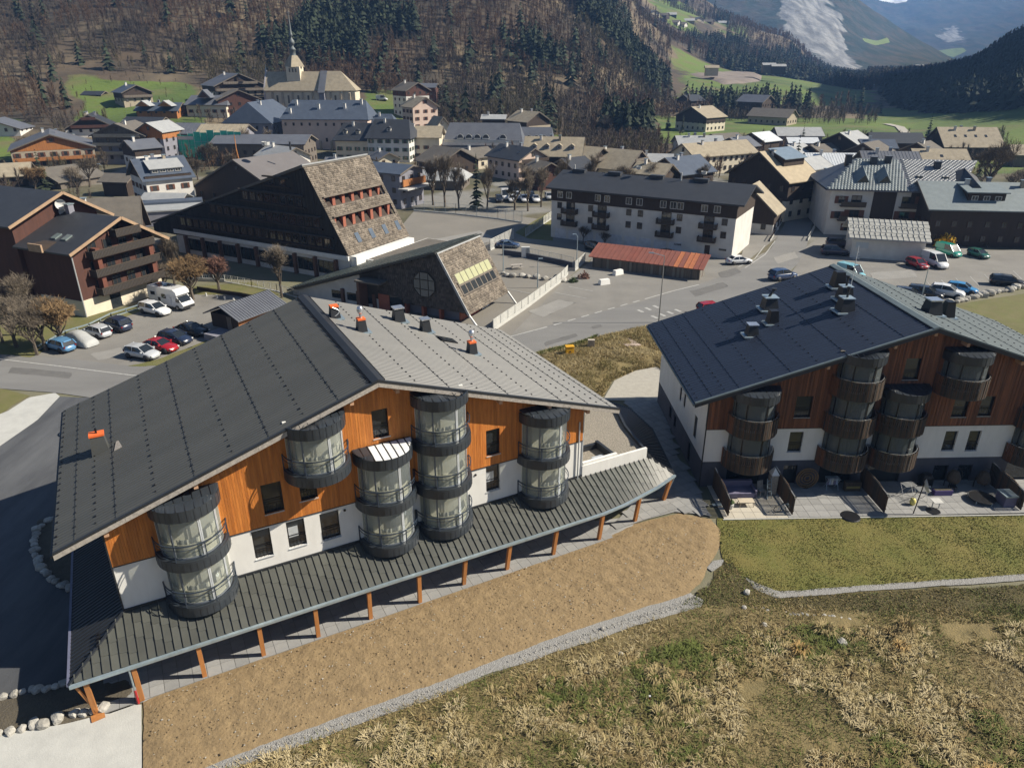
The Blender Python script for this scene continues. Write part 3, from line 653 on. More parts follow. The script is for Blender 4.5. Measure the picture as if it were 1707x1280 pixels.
            MB().arc(cx, 0, 2.04, 2.10, zr+.99, zr+1.03, math.pi, 2*math.pi, 30).build('rail', M_silver, bayo)
    return bayo
SLATM = [M_slatwood, mat('brown_slat', (.11,.065,.038), (.055,.036,.026), scale=2, stretch=(4,4,.5), rough=.8), mat('dark_slat', (.05,.042,.036), rough=.8), mat('red_brown_slat', (.20,.085,.042), (.11,.05,.028), scale=2, stretch=(4,4,.5), rough=.8)]

M_cap = mat('blue_black_zinc', (0.034,0.042,0.052), (0.026,0.032,0.040), scale=1, rough=.38, spec=.6)
M_yel = mat('sunlit_floor_yellow', (0.70,0.67,0.56), (0.56,0.54,0.45), scale=1.2, rough=.9)  # warm glow of the lit floor put into the colour
def vent_box(parent, x, y, z, kind, w=1.0, h=1.5, name='chimney'):
    mb = MB(); b = w/2; t = w*.32
    mb.hexa([(x-b,y-b,z-.5),(x+b,y-b,z-.5),(x+b,y+b,z-.5),(x-b,y+b,z-.5),(x-t,y-t,z+h),(x+t,y-t,z+h),(x+t,y+t,z+h),(x-t,y+t,z+h)])
    o = mb.build(name, M_dark if kind != 'dark' else M_black, parent)
    MB().hexa([(x-b-.25,y-b-.12,z-.10-.335*0),(x+b+.25,y-b-.12,z-.10),(x+b+.25,y+b+.12,z-.10),(x-b-.25,y+b+.12,z-.10),(x-b-.2,y-b-.1,z+.02),(x+b+.2,y-b-.1,z+.02),(x+b+.2,y+b+.1,z+.02),(x-b-.2,y+b+.1,z+.02)]).build('flashing', M_galv, o)
    if kind in ('orange', 'bagged'):
        MB().box(x-t-.03, x+t+.03, y-t-.03, y+t+.03, z+h-.10, z+h+.03).build('collar', M_orangep, o)
        if kind == 'orange':
            MB().tube((x, y, z+h), (x, y, z+h+.35), .12, n=10).build('flue', M_silver, o)
            MB().lathe(x, y, [(0, z+h+1.0), (.16, z+h+.95), (.24, z+h+.8), (.26, z+h+.62), (.2, z+h+.45), (.1, z+h+.35)], 12).build('cowl', M_silver, o, smooth=True)
        else:
            g = MB(); 
            for i in range(8): g.tube((x+.5*math.sin(i*.4)-.2, y-t-.05, z+h-.05-.1*i), (x+.5*math.sin((i+1)*.4)-.2, y-t-.05, z+h-.05-.1*(i+1)), .04, n=5)
            g.build('hose', M_frameg, o)
    elif kind == 'cap':
        MB().box(x-t-.10, x+t+.10, y-t-.10, y+t+.10, z+h+.0, z+h+.10).build('cap', M_silver, o)
    elif kind == 'flue':
        MB().box(x-t-.08, x+t+.08, y-t-.08, y+t+.08, z+h, z+h+.09).build('cap', M_galv, o)
        MB().tube((x, y, z+h+.05), (x, y, z+h+.9), .11, n=8).build('flue', M_dark, o); MB().tube((x, y, z+h+.85), (x, y, z+h+1.05), .2, .17, n=8).build('cowl', M_dark, o)
    elif kind == 'wide':
        MB().box(x-t-.15, x+t+.15, y-t-.15, y+t+.15, z+h+.0, z+h+.10).build('cap', M_galv, o)
        MB().tube((x-.15, y, z+h+.05), (x+.25, y, z+h+.8), .14, n=8).build('flue', M_dark, o); MB().tube((x+.25, y, z+h+.75), (x+.25, y, z+h+.9), .26, n=8).build('cowl', M_dark, o)
    return o

def residence(P):
    o = thing('apartment_building', P['label'], 'apartment building', P['origin'], P['rz'], 'sister apartment buildings with round glazed bays')
    xL, xR, xc, y1 = P['xL'], P['xR'], P['xc'], P['depth']; rz, sl = P['ridge'], .335
    eL, eR, f0, f1 = P['eL'], P['eR'], -1.0, P['depth']+1.0
    und = lambda x: rz-.42-sl*abs(x-xc)
    global BREAKS
    zw, zp = P['zwood'], P['zplinth']
    rects = P['windows']
    BREAKS = [xc]+[v for r in rects for v in r[:2]]
    # structural walls
    if zp > 0:
        mb = MB(); facade(mb, xL, xR, 0, lambda x: zp, [r for r in rects if r[2] < zp], 0, .35); mb.build('base_wall', M_plinth, o)
    mb = MB(); cut = [r for r in rects]; facade(mb, xL, xR, zp, lambda x: zw, [r for r in cut if r[2] < zw and r[3] > zp], 0, .35); mb.build('wall', M_plaster, o)
    mb = MB(); facade(mb, xL+.02, xR-.02, zw, und, [r for r in cut if r[3] > zw], .06, .35); mb.build('upper_wall', M_dark, o)
    mb = MB(); facade(mb, xL, xR, zw-.06, und, [r for r in cut if r[3] > zw-.05], -.045, .06, step=.155 if P['style'] == 'rail' else .13, jit=.012 if P['style'] == 'rail' else .045, gap=.008 if P['style'] == 'rail' else .02)
    mb.build('cladding', M_orange if P['style'] == 'rail' else M_oldwood, o)['kind'] = 'stuff'
    mb = MB(); mb.box(xL-.01, xR+.01, -.07, -.046, zw-.12, zw-.06); mb.build('flashing', M_dark, o)
    # sides and back
    for (xa, xb, side) in ((xL, xL+.3, 'L'), (xR-.3, xR, 'R')):
        zt = und(xL if side == 'L' else xR)
        m2 = MB()
        sw = P['side_windows'] if side == 'L' else []
        ys = sorted({.35, y1}|{v for r in sw for v in r[:2]})
        for a, b in zip(ys[:-1], ys[1:]):
            c = (a+b)/2; cuts = [(r[2], r[3]) for r in sw if r[0] < c < r[1]]
            for p, q in subtract((0, zt), cuts):
                if p < zp and q > zp: m2.box(xa, xb, a, b, p, zp, 1); m2.box(xa, xb, a, b, zp, q, 0)
                else: m2.box(xa, xb, a, b, p, q, 1 if q <= zp else 0)
        m2.build('side_wall', [M_plaster, M_plinth], o)
        for r in sw:
            w = MB().box(xa+.1, xa+.16, r[0], r[1], r[2], r[3]).build('window', M_pane, o); fr_ = MB()
            fr_.box(xa+.06, xa+.18, r[0], r[0]+.07, r[2], r[3]).box(xa+.06, xa+.18, r[1]-.07, r[1], r[2], r[3]).box(xa+.06, xa+.18, r[0], r[1], r[3]-.07, r[3]).box(xa+.06, xa+.18, r[0], r[1], r[2], r[2]+.07); fr_.build('frame', M_black, w)
    mb = MB(); mb.prism([(xL+.01, y1-.3, 0), (xR-.01, y1-.3, 0), (xR-.01, y1-.3, und(xR)), (xc, y1-.3, und(xc)), (xL+.01, y1-.3, und(xL))], (0, .3, 0)); mb.build('back_wall', M_plaster, o)
    mb = MB().box(xL+.3, xR-.3, .36, y1-.31, .0, .1); mb.build('floor', M_plinth, o)
    mb = MB().box(xL+.35, xR-.35, 1.0, 1.1, .1, zw+1.5); mb.build('inner_wall', mat('room_dark', (.05,.05,.05), rough=.9), o)
    # corner trim and downpipes
    for x in (xL-.06, xR-.02): MB().box(x, x+.08, -.06, .06, 0, und(x)-.1).build('downpipe', M_frameg if x > xc else M_dark, o)
    # purlins
    for x in P['purlins']:
        MB().box(x-.12, x+.12, f0+.12, .0, und(x)-.34, und(x)-.02).build('purlin', M_purlin, o)
    # roof: two slopes, each with fine ribs, plus fascia, ridge cap
    roof = MB()
    th = .30
    def zs(x): return rz-sl*abs(x-xc)
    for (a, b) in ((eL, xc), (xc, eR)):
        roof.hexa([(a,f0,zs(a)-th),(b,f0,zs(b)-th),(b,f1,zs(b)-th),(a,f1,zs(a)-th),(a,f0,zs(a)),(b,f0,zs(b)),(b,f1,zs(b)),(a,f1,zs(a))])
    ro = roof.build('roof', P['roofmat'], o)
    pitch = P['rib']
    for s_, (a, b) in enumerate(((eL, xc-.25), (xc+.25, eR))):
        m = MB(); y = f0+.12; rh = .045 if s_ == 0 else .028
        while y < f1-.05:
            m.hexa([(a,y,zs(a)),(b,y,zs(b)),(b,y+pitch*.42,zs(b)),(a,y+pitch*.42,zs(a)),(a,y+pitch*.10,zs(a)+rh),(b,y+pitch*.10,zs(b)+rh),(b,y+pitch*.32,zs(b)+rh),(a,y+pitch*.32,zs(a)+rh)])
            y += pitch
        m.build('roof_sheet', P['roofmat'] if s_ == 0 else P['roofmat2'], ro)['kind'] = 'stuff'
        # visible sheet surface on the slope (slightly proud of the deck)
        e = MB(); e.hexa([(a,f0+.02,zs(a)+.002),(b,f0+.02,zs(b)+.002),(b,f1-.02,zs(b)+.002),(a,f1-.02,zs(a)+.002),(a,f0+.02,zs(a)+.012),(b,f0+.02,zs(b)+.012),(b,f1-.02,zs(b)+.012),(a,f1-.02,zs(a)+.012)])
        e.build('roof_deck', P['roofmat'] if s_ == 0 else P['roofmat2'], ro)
        lp = MB()
        for x in (P['rowsL'] if s_ == 0 else P['rowsR'])[1::2]:
            lp.hexa([(x-.03,f0+.02,zs(x-.03)),(x+.03,f0+.02,zs(x+.03)),(x+.03,f1-.02,zs(x+.03)),(x-.03,f1-.02,zs(x-.03)),(x-.03,f0+.02,zs(x-.03)+.05),(x+.03,f0+.02,zs(x+.03)+.05),(x+.03,f1-.02,zs(x+.03)+.05),(x-.03,f1-.02,zs(x-.03)+.05)])
        lp.build('sheet_laps', P['roofmat'] if s_ == 0 else P['roofmat2'], ro)['kind'] = 'stuff'
        g = MB(); 
        for x in (P['rowsL'] if s_ == 0 else P['rowsR']):
            y = f0+.8; z = zs(x)
            while y < f1-.3:
                g.box(x-.045, x+.045, y-.06, y+.06, z, z+.08); y += P['stud']
        g.build('snow_guards', M_black, ro)['kind'] = 'stuff'
    m = MB()
    for sgn in (-1, 1):
        m.hexa([(xc,f0-.05,rz+.04),(xc+sgn*.42,f0-.05,zs(xc+.42)+.04),(xc+sgn*.42,f1+.05,zs(xc+.42)+.04),(xc,f1+.05,rz+.04),(xc,f0-.05,rz+.12),(xc+sgn*.42,f0-.05,zs(xc+.42)+.11),(xc+sgn*.42,f1+.05,zs(xc+.42)+.11),(xc,f1+.05,rz+.12)])
    m.build('ridge_cap', P['capmat'], ro)
    m = MB(); y = f0+.3
    while y < f1: 
        for sgn in (-1, 1): m.box(xc+sgn*.48-.06, xc+sgn*.48+.06, y, y+.09, zs(xc+.48), zs(xc+.48)+.10)
        y += .24
    m.build('ridge_comb', M_black, ro)['kind'] = 'stuff'
    # barge boards: segments, front and back
    for (a, b) in ((eL, xc), (xc, eR)):
        n = 5
        for i in range(n):
            x0, x1 = a+(b-a)*i/n, a+(b-a)*(i+1)/n-.012*(1 if b > a else -1)
            MB().hexa([(x0,f0-.06,zs(x0)-.40),(x1,f0-.06,zs(x1)-.40),(x1,f0-.003,zs(x1)-.40),(x0,f0-.003,zs(x0)-.40),(x0,f0-.06,zs(x0)-.06),(x1,f0-.06,zs(x1)-.06),(x1,f0-.003,zs(x1)-.06),(x0,f0-.003,zs(x0)-.06)]).build('barge_board', P['barge'], ro)
        MB().hexa([(a,f0-.09,zs(a)-.06),(b,f0-.09,zs(b)-.06),(b,f0+.10,zs(b)-.06),(a,f0+.10,zs(a)-.06),(a,f0-.09,zs(a)+.07),(b,f0-.09,zs(b)+.07),(b,f0+.10,zs(b)+.07),(a,f0+.10,zs(a)+.07)]).build('verge_trim', P['capmat'], ro)
    for x in (eL, eR):
        s_ = -1 if x < xc else 1
        MB().box(x-.02 if s_ > 0 else x-.14, x+.14 if s_ > 0 else x+.02, f0, f1, zs(x)-.26, zs(x)-.10).build('gutter', P['capmat'], ro)
    for k, (x0, x1, z0, z1, *kind) in enumerate(rects):
        window(o, x0, x1, z0, z1, y=0 if z1 < zw else -.03, blind=.38 if 'n' in kind else 0, crossbar='d' not in kind)
        if 'd' not in kind and z0 > zw:
            MB().box(x0-.05, x1+.05, -.10, .1, z0-.09, z0-.045).build('window_ledge', M_purlin if P['style'] == 'rail' else M_dark, o)
    for b in P['bays']: bay(o, b[0], b[1], b[2], P['style'], und, silver=len(b) > 3)
    for c in P['chimneys']:
        q = c[:2]; z = zs(q[0]); vent_box(o, q[0], q[1], z, c[2], *(c[3:] if len(c) > 3 else ()))
    return o

# --- left building, local x along its front (bearing 62 degrees)
A1 = R(62); U = np.array([math.sin(A1), math.cos(A1), 0]); W = np.array([-math.cos(A1), math.sin(A1), 0]); W0 = 41.231
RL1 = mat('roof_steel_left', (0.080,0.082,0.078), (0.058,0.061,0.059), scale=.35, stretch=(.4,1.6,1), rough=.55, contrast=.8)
RL2 = mat('roof_steel_sunlit', (0.175,0.172,0.162), (0.145,0.143,0.136), scale=.35, stretch=(.4,1.6,1), rough=.42, spec=.6)  # lighter grey puts the sun's sheen on this slope into the colour
b1 = residence(dict(label='new apartment building with bright orange larch cladding and dark ribbed roof', origin=W*W0, rz=math.atan2(U[1], U[0]),
    xL=-4.65, xR=28.15, xc=11.95, depth=17.9, ridge=16.55, eL=-7.08, eR=30.75, zwood=7.75, zplinth=0, style='rail',
    windows=[(11.61,12.72,12.05,14.1),(19.83,20.92,8.5,10.6),(19.76,20.9,5.42,7.58,'n'),(4.2,5.34,8.52,10.68),(6.42,7.56,8.81,10.8),(3.18,4.31,5.33,7.48),(5.34,6.5,5.43,7.5,'n'),(7.51,8.78,5.28,7.42),
             (-3.6,-2.6,.4,2.4),(1.6,3.6,.1,2.5,'d'),(4.6,7.0,.1,2.5,'d'),(8.5,10,.1,2.5,'d'),(18.6,21,.1,2.5,'d')],
    side_windows=[(3,4.2,5.4,7.5),(9,10.2,5.4,7.5),(13,14.2,5.4,7.5)],
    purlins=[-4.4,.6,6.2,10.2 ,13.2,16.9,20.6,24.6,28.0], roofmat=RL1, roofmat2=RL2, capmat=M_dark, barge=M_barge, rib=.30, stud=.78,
    rowsL=[-6.93,-5.93,-4.83,-3.71,-1.52,.67,2.89,5.07,7.27,9.43], rowsR=[14.6,16.85,19.05,21.25,23.4,25.6,26.9,28.0,29.1,30.1],
    bays=[(-.2,11.4,[8.0,4.65]),(12.1,11.4,[8.0,4.65],1),(7.8,14.7,[11.45]),(16.3,14.65,[11.4,8.0,4.62]),(24.5,11.45,[8.0,4.65])],
    chimneys=[(13.1,13.2,'bagged',.9,1.0),(14.35,10.3,'orange',.85,1.05),(19.1,15.5,'cap',1.1,1.2),(20.7,13.4,'cap',.95,1.1),(22.8,8.6,'orange',.85,1.05)]))
bo = b1
# low vent on the left slope, capped in orange tape; roof light on the right slope
zsl = lambda x: 16.55-.335*abs(x-11.95)
v = MB().hexa([(-5.0,8.3,zsl(-5)-.2),(-3.9,8.3,zsl(-4)-.2),(-3.9,9.2,zsl(-4)-.2),(-5.0,9.2,zsl(-5)-.2),(-4.85,8.45,zsl(-4.5)+1.25),(-4.05,8.45,zsl(-4.5)+1.25),(-4.05,9.05,zsl(-4.5)+1.25),(-4.85,9.05,zsl(-4.5)+1.25)]).build('roof_vent', RL1, bo)
MB().box(-4.9,-4.0,8.4,9.1,zsl(-4.5)+1.2,zsl(-4.5)+1.34).build('cap', M_orangep, v)
MB().box(-4.5,-4.38,8.7,8.82,zsl(-4.5)+1.34,zsl(-4.5)+1.7).build('flue', M_black, v)
MB().hexa([(-3.6,7.6,zsl(-3.6)+.05),(-3.1,7.6,zsl(-3.1)+.05),(-3.3,8.8,zsl(-3.3)+.05),(-3.45,8.8,zsl(-3.45)+.05),(-3.6,7.6,zsl(-3.6)+.08),(-3.1,7.6,zsl(-3.1)+.08),(-3.3,8.8,zsl(-3.3)+.08),(-3.45,8.8,zsl(-3.45)+.08)]).build('snow_deflector', M_barge, v)
sk = MB(); zz = zsl(21.9)
sk.hexa([(21.2,10.9,zsl(21.2)),(22.6,10.9,zsl(22.6)),(22.6,12.0,zsl(22.6)),(21.2,12.0,zsl(21.2)),(21.2,10.9,zsl(21.2)+.18),(22.6,10.9,zsl(22.6)+.12),(22.6,12.0,zsl(22.6)+.12),(21.2,12.0,zsl(21.2)+.18)])
so = sk.build('roof_window', M_black, bo); MB().hexa([(21.35,11.02,zsl(21.35)+.17),(22.45,11.02,zsl(22.45)+.12),(22.45,11.88,zsl(22.45)+.12),(21.35,11.88,zsl(21.35)+.17),(21.35,11.02,zsl(21.35)+.2),(22.45,11.02,zsl(22.45)+.15),(22.45,11.88,zsl(22.45)+.15),(21.35,11.88,zsl(21.35)+.2)]).build('pane', M_pane, so)
for x in (-4.9, 27.3): pass
MB().tube((27.75,-.12,4.1),(27.75,-.12,9.4),.06,n=6).build('downpipe', M_frameg, bo)
for x, z in ((9.2,7.25),(18.9,7.2)): MB().tube((x,-.06,z),(x,.0,z),.09,n=8).build('vent', M_black, bo)

# --- arcade roof along the front of the left building, on timber posts
def loc(p): q = np.array([p[0], p[1], 0])-W*W0; return np.array([q@U, q@W])
arc = thing('arcade', 'covered walkway of ribbed dark sheets on timber posts along the orange building', 'covered walkway', W*W0, math.atan2(U[1], U[0]))
outer = [(-7.85, -3.2)]
for p in ((640,967),(900,889),(1007,854),(1040,840),(1065,827),(1095,811),(1124,791)): outer.append(tuple(loc(at(*p, 2.9))))
outer[1] = (outer[1][0], -3.2)
if True:
    for i in range(1, 4): outer[i] = (outer[i][0], min(outer[i][1], -3.05) if i < 3 else outer[i][1])
right = [tuple(loc(at(*p, 2.9))) for p in ((1087,715),(1050,681),(1009,668))]
right_top = [tuple(loc(at(*p, 4.4))) for p in ((1078,757),(1044,720),(1031,694))]
inner_end = tuple(loc(at(1080,762,4.4)))

ZG, ZW = 2.9, 4.4
ox = [p[0] for p in outer]; oy = [p[1] for p in outer]
def yout(x): return float(np.interp(x, ox, oy))
XE = outer[-1][0]; IE = inner_end
def yin(x):     # upper edge: the wall, then the parapet of the gravel roof which drifts inward
    if x <= 28.2: return 0.0
    return float(np.interp(x, [28.2, IE[0]], [0.0, IE[1]]))
def zc(x, y):
    yo, yi = yout(x), yin(min(x, IE[0]))
    if x > IE[0]: 
        t = (x-IE[0])/max(XE-IE[0], .1); yi = IE[1]*(1-t)+outer[-1][1]*t
    return ZG+(ZW-ZG)*np.clip((y-yo)/max(yi-yo, .3), 0, 1)
deck = MB(); xs = np.linspace(-7.85, XE, 60)
def ytop(x):
    if x < -4.65: return -3.2+(x+7.85)
    if x <= IE[0]: return yin(x)
    t = (x-IE[0])/(XE-IE[0]); return IE[1]*(1-t)+outer[-1][1]*t
for a, b in zip(xs[:-1], xs[1:]):
    ya0, ya1, yb0, yb1 = yout(a), ytop(a), yout(b), ytop(b)
    za1 = ZG+(ZW-ZG)*(ya1+3.2)/3.2 if a < -4.65 else (ZW if a <= IE[0] else ZW-(ZW-ZG)*(a-IE[0])/(XE-IE[0]))
    zb1 = ZG+(ZW-ZG)*(yb1+3.2)/3.2 if b < -4.65 else (ZW if b <= IE[0] else ZW-(ZW-ZG)*(b-IE[0])/(XE-IE[0]))
    deck.hexa([(a,ya0,ZG-.14),(b,yb0,ZG-.14),(b,yb1,zb1-.14),(a,ya1,za1-.14),(a,ya0,ZG),(b,yb0,ZG),(b,yb1,zb1),(a,ya1,za1)])
deck.build('deck', M_dark, arc)
# left return and right return
rb = MB(); LB = 14.5
rb.hexa([(-7.85,-3.2,ZG-.14),(-4.65,0,ZW-.14),(-4.65,LB,ZW-.14),(-7.85,LB,ZG-.14),(-7.85,-3.2,ZG),(-4.65,0,ZW),(-4.65,LB,ZW),(-7.85,LB,ZG)])
rb.build('deck', M_dark, arc)
ml = MB(); y = -2.9
while y < LB:
    x1 = min(-4.66, -7.85+(y+3.2)); z1 = ZG+(ZW-ZG)*(x1+7.85)/3.2
    ml.beam((-7.83,y,ZG+.03),(x1,y,z1+.03),.05,.06); y += .33
ml.build('ribs', M_dark, arc)['kind'] = 'stuff'
g = MB(); 
for k in range(4): g.box(-6.3,-6.16,-1.7+k*.35,-1.5+k*.35,ZG+.76,ZG+.9)
g.build('snow_guards', M_black, arc)['kind'] = 'stuff'
MB().beam((-7.85,-3.2,ZG+.05),(-4.65,0,ZW+.05),.16,.1).build('hip_cap', M_dark, arc)
RT = [IE]+right_top[1:]; RO = [outer[-1]]+right
rr = MB(); rib2 = MB()
def lerp(pl, t):
    t = t*(len(pl)-1); i = min(int(t), len(pl)-2); u = t-i; return np.array(pl[i])*(1-u)+np.array(pl[i+1])*u
n = 36
for i in range(n):
    a, b, c, d = lerp(RO, i/n), lerp(RO, (i+1)/n), lerp(RT, (i+1)/n), lerp(RT, i/n)
    rr.hexa([(*a,ZG-.14),(*b,ZG-.14),(*c,ZW-.14),(*d,ZW-.14),(*a,ZG),(*b,ZG),(*c,ZW),(*d,ZW)])
    rib2.beam((*a,ZG+.03),(*d,ZW+.03),.05,.07)
rr.build('deck', M_dark, arc); rib2.build('ribs', M_dark, arc)['kind'] = 'stuff'
gt = MB(); 
for a, b in zip(RO[:-1], RO[1:]): gt.beam((*a,ZG-.02),(*b,ZG-.02),.16,.16)
gt.build('gutter', M_dark, arc)
# individual roof sheets on the front slope
M_sheet = mat('arcade_sheet', (0.085,0.088,0.076), (0.062,0.065,0.058), scale=.8, rough=.45, objrand=.14, spec=.6)
cw = .475; k = 0; x = -7.6
while x < XE-.6:
    y0, y1_ = yout(x+cw/2)+.02, ytop(x+cw/2)-.02
    L = y1_-y0
    if L > .35:
        stag = [.52, .40, .28, .62][k % 4]; cuts_ = [0, L*stag*.7, L*(.35+stag*.6), L] if L > 2.0 else ([0, L*.5, L] if L > 1 else [0, L])
        for j in range(len(cuts_)-1):
            p, q = cuts_[j], cuts_[j+1]
            zt_ = ZW if x+cw/2 <= IE[0] else ZW-(ZW-ZG)*(x+cw/2-IE[0])/(XE-IE[0]); zz0, zz1 = ZG+(zt_-ZG)*p/L, ZG+(zt_-ZG)*q/L
            if x < -4.65: zz0, zz1 = ZG+(ZW-ZG)*(y0+p+3.2)/3.2, ZG+(ZW-ZG)*(y0+q+3.2)/3.2
            l = .018
            m = MB(); m.hexa([(x+.012,y0+p,zz0+.004),(x+cw-.012,y0+p,zz0+.004),(x+cw-.012,y0+q,zz1+.004),(x+.012,y0+q,zz1+.004),(x+.012,y0+p,zz0+.045),(x+cw-.012,y0+p,zz0+.045),(x+cw-.012,y0+q,zz1+.015),(x+.012,y0+q,zz1+.015)])
            m.beam((x+.05,y0+p,zz0+.075),(x+.05,y0+q,zz1+.055),.06,.10)
            m.build('roof_sheet', M_sheet, arc)
    x += cw; k += 1
# gutter, fascia, posts, joists
go = MB()
for a, b in zip(outer[:-1], outer[1:]): go.beam((a[0],a[1]-.10,ZG-.04),(b[0],b[1]-.10,ZG-.04),.2,.17)
go.build('gutter', M_galv, arc)
fa = MB()
for a, b in zip(outer[:-1], outer[1:]): fa.beam((a[0],a[1]+.12,ZG-.24),(b[0],b[1]+.12,ZG-.24),.12,.24)
fa.build('edge_beam', M_purlin, arc)
MB().beam((-7.9,-3.2,ZG-.02),(-7.9,LB,ZG-.02),.14,.16).build('gutter', mat('violet_grey_gutter', (.15,.16,.24), rough=.5), arc)
MB().box(-4.66,28.2,-.12,-.02,ZW,ZW+.16).build('flashing', M_dark, arc)
posts = [(158,1190),(238,1168),(342,1128),(440,1093),(531,1062),(618,1032),(700,1005),(773,975),(845,950),(922,925),(998,900),(1058,870),(1106,835)]
for i, p in enumerate(posts):
    q = loc(at(*p)); yt = yout(q[0])+.12
    if i == 0: q = np.array([-7.1, q[1]]); 
    po = MB().hexa([(q[0]-.13,q[1]-.13,.12),(q[0]+.13,q[1]-.13,.12),(q[0]+.13,q[1]+.13,.12),(q[0]-.13,q[1]+.13,.12),(q[0]-.13,yt-.13,ZG-.3),(q[0]+.13,yt-.13,ZG-.3),(q[0]+.13,yt+.13,ZG-.3),(q[0]-.13,yt+.13,ZG-.3)]).build('post', M_post, arc)
    MB().box(q[0]-.09,q[0]+.09,q[1]-.09,q[1]+.09,0,.12).build('post_shoe', M_galv, po)
    if i in (1, 12): MB().tube((q[0]-.22 if i==1 else q[0]+.22,q[1]-.12,.9),(q[0]-.22 if i==1 else q[0]+.22,yt-.2,ZG-.1),.055,n=6).build('downpipe', M_galv, po)
    if i == 1: MB().tube((q[0]-.22,q[1]-.12,.05),(q[0]-.22,q[1]-.12,1.1),.075,n=8).build('pipe_guard', M_redp, po)
MB().beam((-7.6,-3.0,2.5),(-7.0,-2.95,.3),.14,.14).build('brace', M_post, arc)
# gravel roof with white parapet to the right of the left building
gr = thing('flat_roof_annex', 'low annex with flat gravel roof and pale parapet beside the orange building', 'annex', W*W0, math.atan2(U[1], U[0]))
ge = [(28.2,-.0),(IE[0]-.2,IE[1]+.05)]+[(p[0]-.15,p[1]) for p in right_top[1:]]+[(31.5,17.5),(28.2,17.5)]

zgv = 4.75
m = MB(); m.prism([(p[0], p[1], .0) for p in ge], (0, 0, zgv)); m.build('wall', M_plaster, gr)
m = MB(); m.prism([(p[0], p[1], zgv+.005) for p in ge], (0, 0, .05)); m.build('gravel_bed', mat('roof_gravel', (.38,.34,.28), (.16,.145,.12), scale=9, rough=.95, bump=1, bscale=14, detail=7), gr)
for i, (a, b) in enumerate(zip(ge[:-2], ge[1:-1])):
    m = MB(); h = .62 if i == 0 else .35
    m.beam((*a, zgv+h/2-.25), (*b, zgv+h/2-.25), .22, h+.5); m.build('parapet', M_plaster if i == 0 else M_dark, gr)
m = MB(); m.box(28.3,31.6,-.05,.18,zgv-.4,zgv+.85); m.build('parapet', M_plaster, gr)
m = MB(); m.box(31.35,31.6,.18,2.8,zgv-.1,zgv+.7); m.box(28.3,31.35,2.55,2.8,zgv-.1,zgv+.55); m.build('planter_wall', M_dark, gr)
m = MB(); m.box(29.9,31.0,.6,1.2,zgv+.05,zgv+.3); m.build('drain_box', M_frameg, gr)

# --- right building (bearing 88 degrees)
A2 = R(88); U2 = np.array([math.sin(A2), math.cos(A2), 0]); W2 = np.array([-math.cos(A2), math.sin(A2), 0]); WF2 = 54.38
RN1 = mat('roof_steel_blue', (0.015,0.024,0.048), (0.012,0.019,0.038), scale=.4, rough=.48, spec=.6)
RN2 = mat('roof_steel_blue_sunlit', (0.060,0.085,0.095), (0.048,0.068,0.078), scale=.4, rough=.6, spec=.35)  # lighter copy of the blue steel, painting the slope turned to the sun
b2 = residence(dict(label='older apartment building with dark blue roof, weathered brown boards and slatted balconies', origin=W2*WF2, rz=math.atan2(U2[1], U2[0]),
    xL=18.6, xR=53.4, xc=36.1, depth=17.2, ridge=15.15, eL=17.05, eR=55.1, zwood=5.85, zplinth=2.55, style='slat',
    windows=[(26.04,27.40,6.8,8.82),(25.99,27.2,3.4,5.38),(25.97,27.2,.1,2.05,'d'),(39.78,40.9,3.25,5.2),(41.92,43.0,3.2,5.19),(39.6,40.9,.1,1.75,'d'),(41.8,43.1,.1,1.75,'d'),(34.7,36.0,10.2,12.15),(39.77,41.1,6.6,8.55),(42.09,43.23,6.65,8.55),
             (20.9,23.9,.1,2.2,'d'),(29.2,32.2,.1,2.2,'d'),(33.6,36.6,.1,2.2,'d'),(46.2,49.2,.1,2.2,'d')],
    side_windows=[(2.6,3.5,3.3,5.5),(6.8,7.4,4.4,5.8),(8.3,8.9,4.4,5.8),(3.6,4.5,.2,2.2),(9.2,10,.9,2.2),(11,12,.9,2.2)],
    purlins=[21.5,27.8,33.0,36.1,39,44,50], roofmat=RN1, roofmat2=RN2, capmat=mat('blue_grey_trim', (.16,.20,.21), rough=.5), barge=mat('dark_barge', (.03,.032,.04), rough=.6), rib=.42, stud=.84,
    rowsL=[17.4,18.5,19.6,20.7,22.6,24.8,27.0,29.2,31.4,33.6], rowsR=[38.5,40.7,42.9,45.1,47.3,49.5,51.7,53.6,54.6],
    bays=[(22.4,9.6,[6.45,3.1]),(30.75,12.95,[9.85,6.45,3.1]),(35.1,9.6,[6.45,3.1]),(39.65,12.9,[9.85]),(47.65,9.6,[6.45,3.1])], chimneys=[]))
zs2 = lambda x: 15.15-.335*abs(x-36.1)
NLp = np.cross(U2+np.array([0,0,.335]), W2); NRp = np.cross(U2-np.array([0,0,.335]), W2); APX = W2*WF2+U2*36.1+np.array([0,0,15.15])
def onroof2(x, y, left=True):
    q = rayplane(x, y, APX, NLp if left else NRp); q = q-W2*WF2; return float(q@U2), float(q@W2)
z5b = lambda x, y: (1060+x/2.638, 430+y/2.638)
for (p, k, w, h) in ((z5b(585,222),'wide',1.6,1.15),(z5b(598,285),'dark',1.1,1.25),(z5b(508,338),'cap',1.2,1.0),(z5b(885,125),'dark',1.3,1.5),(z5b(915,180),'flue',1.4,1.2),(z5b(918,232),'flue',1.5,1.2)):
    x, y = onroof2(*p); vent_box(b2, x, y, zs2(x), k, w, h)
for (p, k, w, h) in ((z5b(1297,245),'cap',1.5,1.3),(z5b(1365,258),'dark',1.1,1.5)):
    x, y = onroof2(*p, False); vent_box(b2, x, y, zs2(x), k, w, h)
x, y = onroof2(*z5b(938,160)); an = MB().tube((x,y,zs2(x)),(x,y,zs2(x)+4.6),.035,n=6)
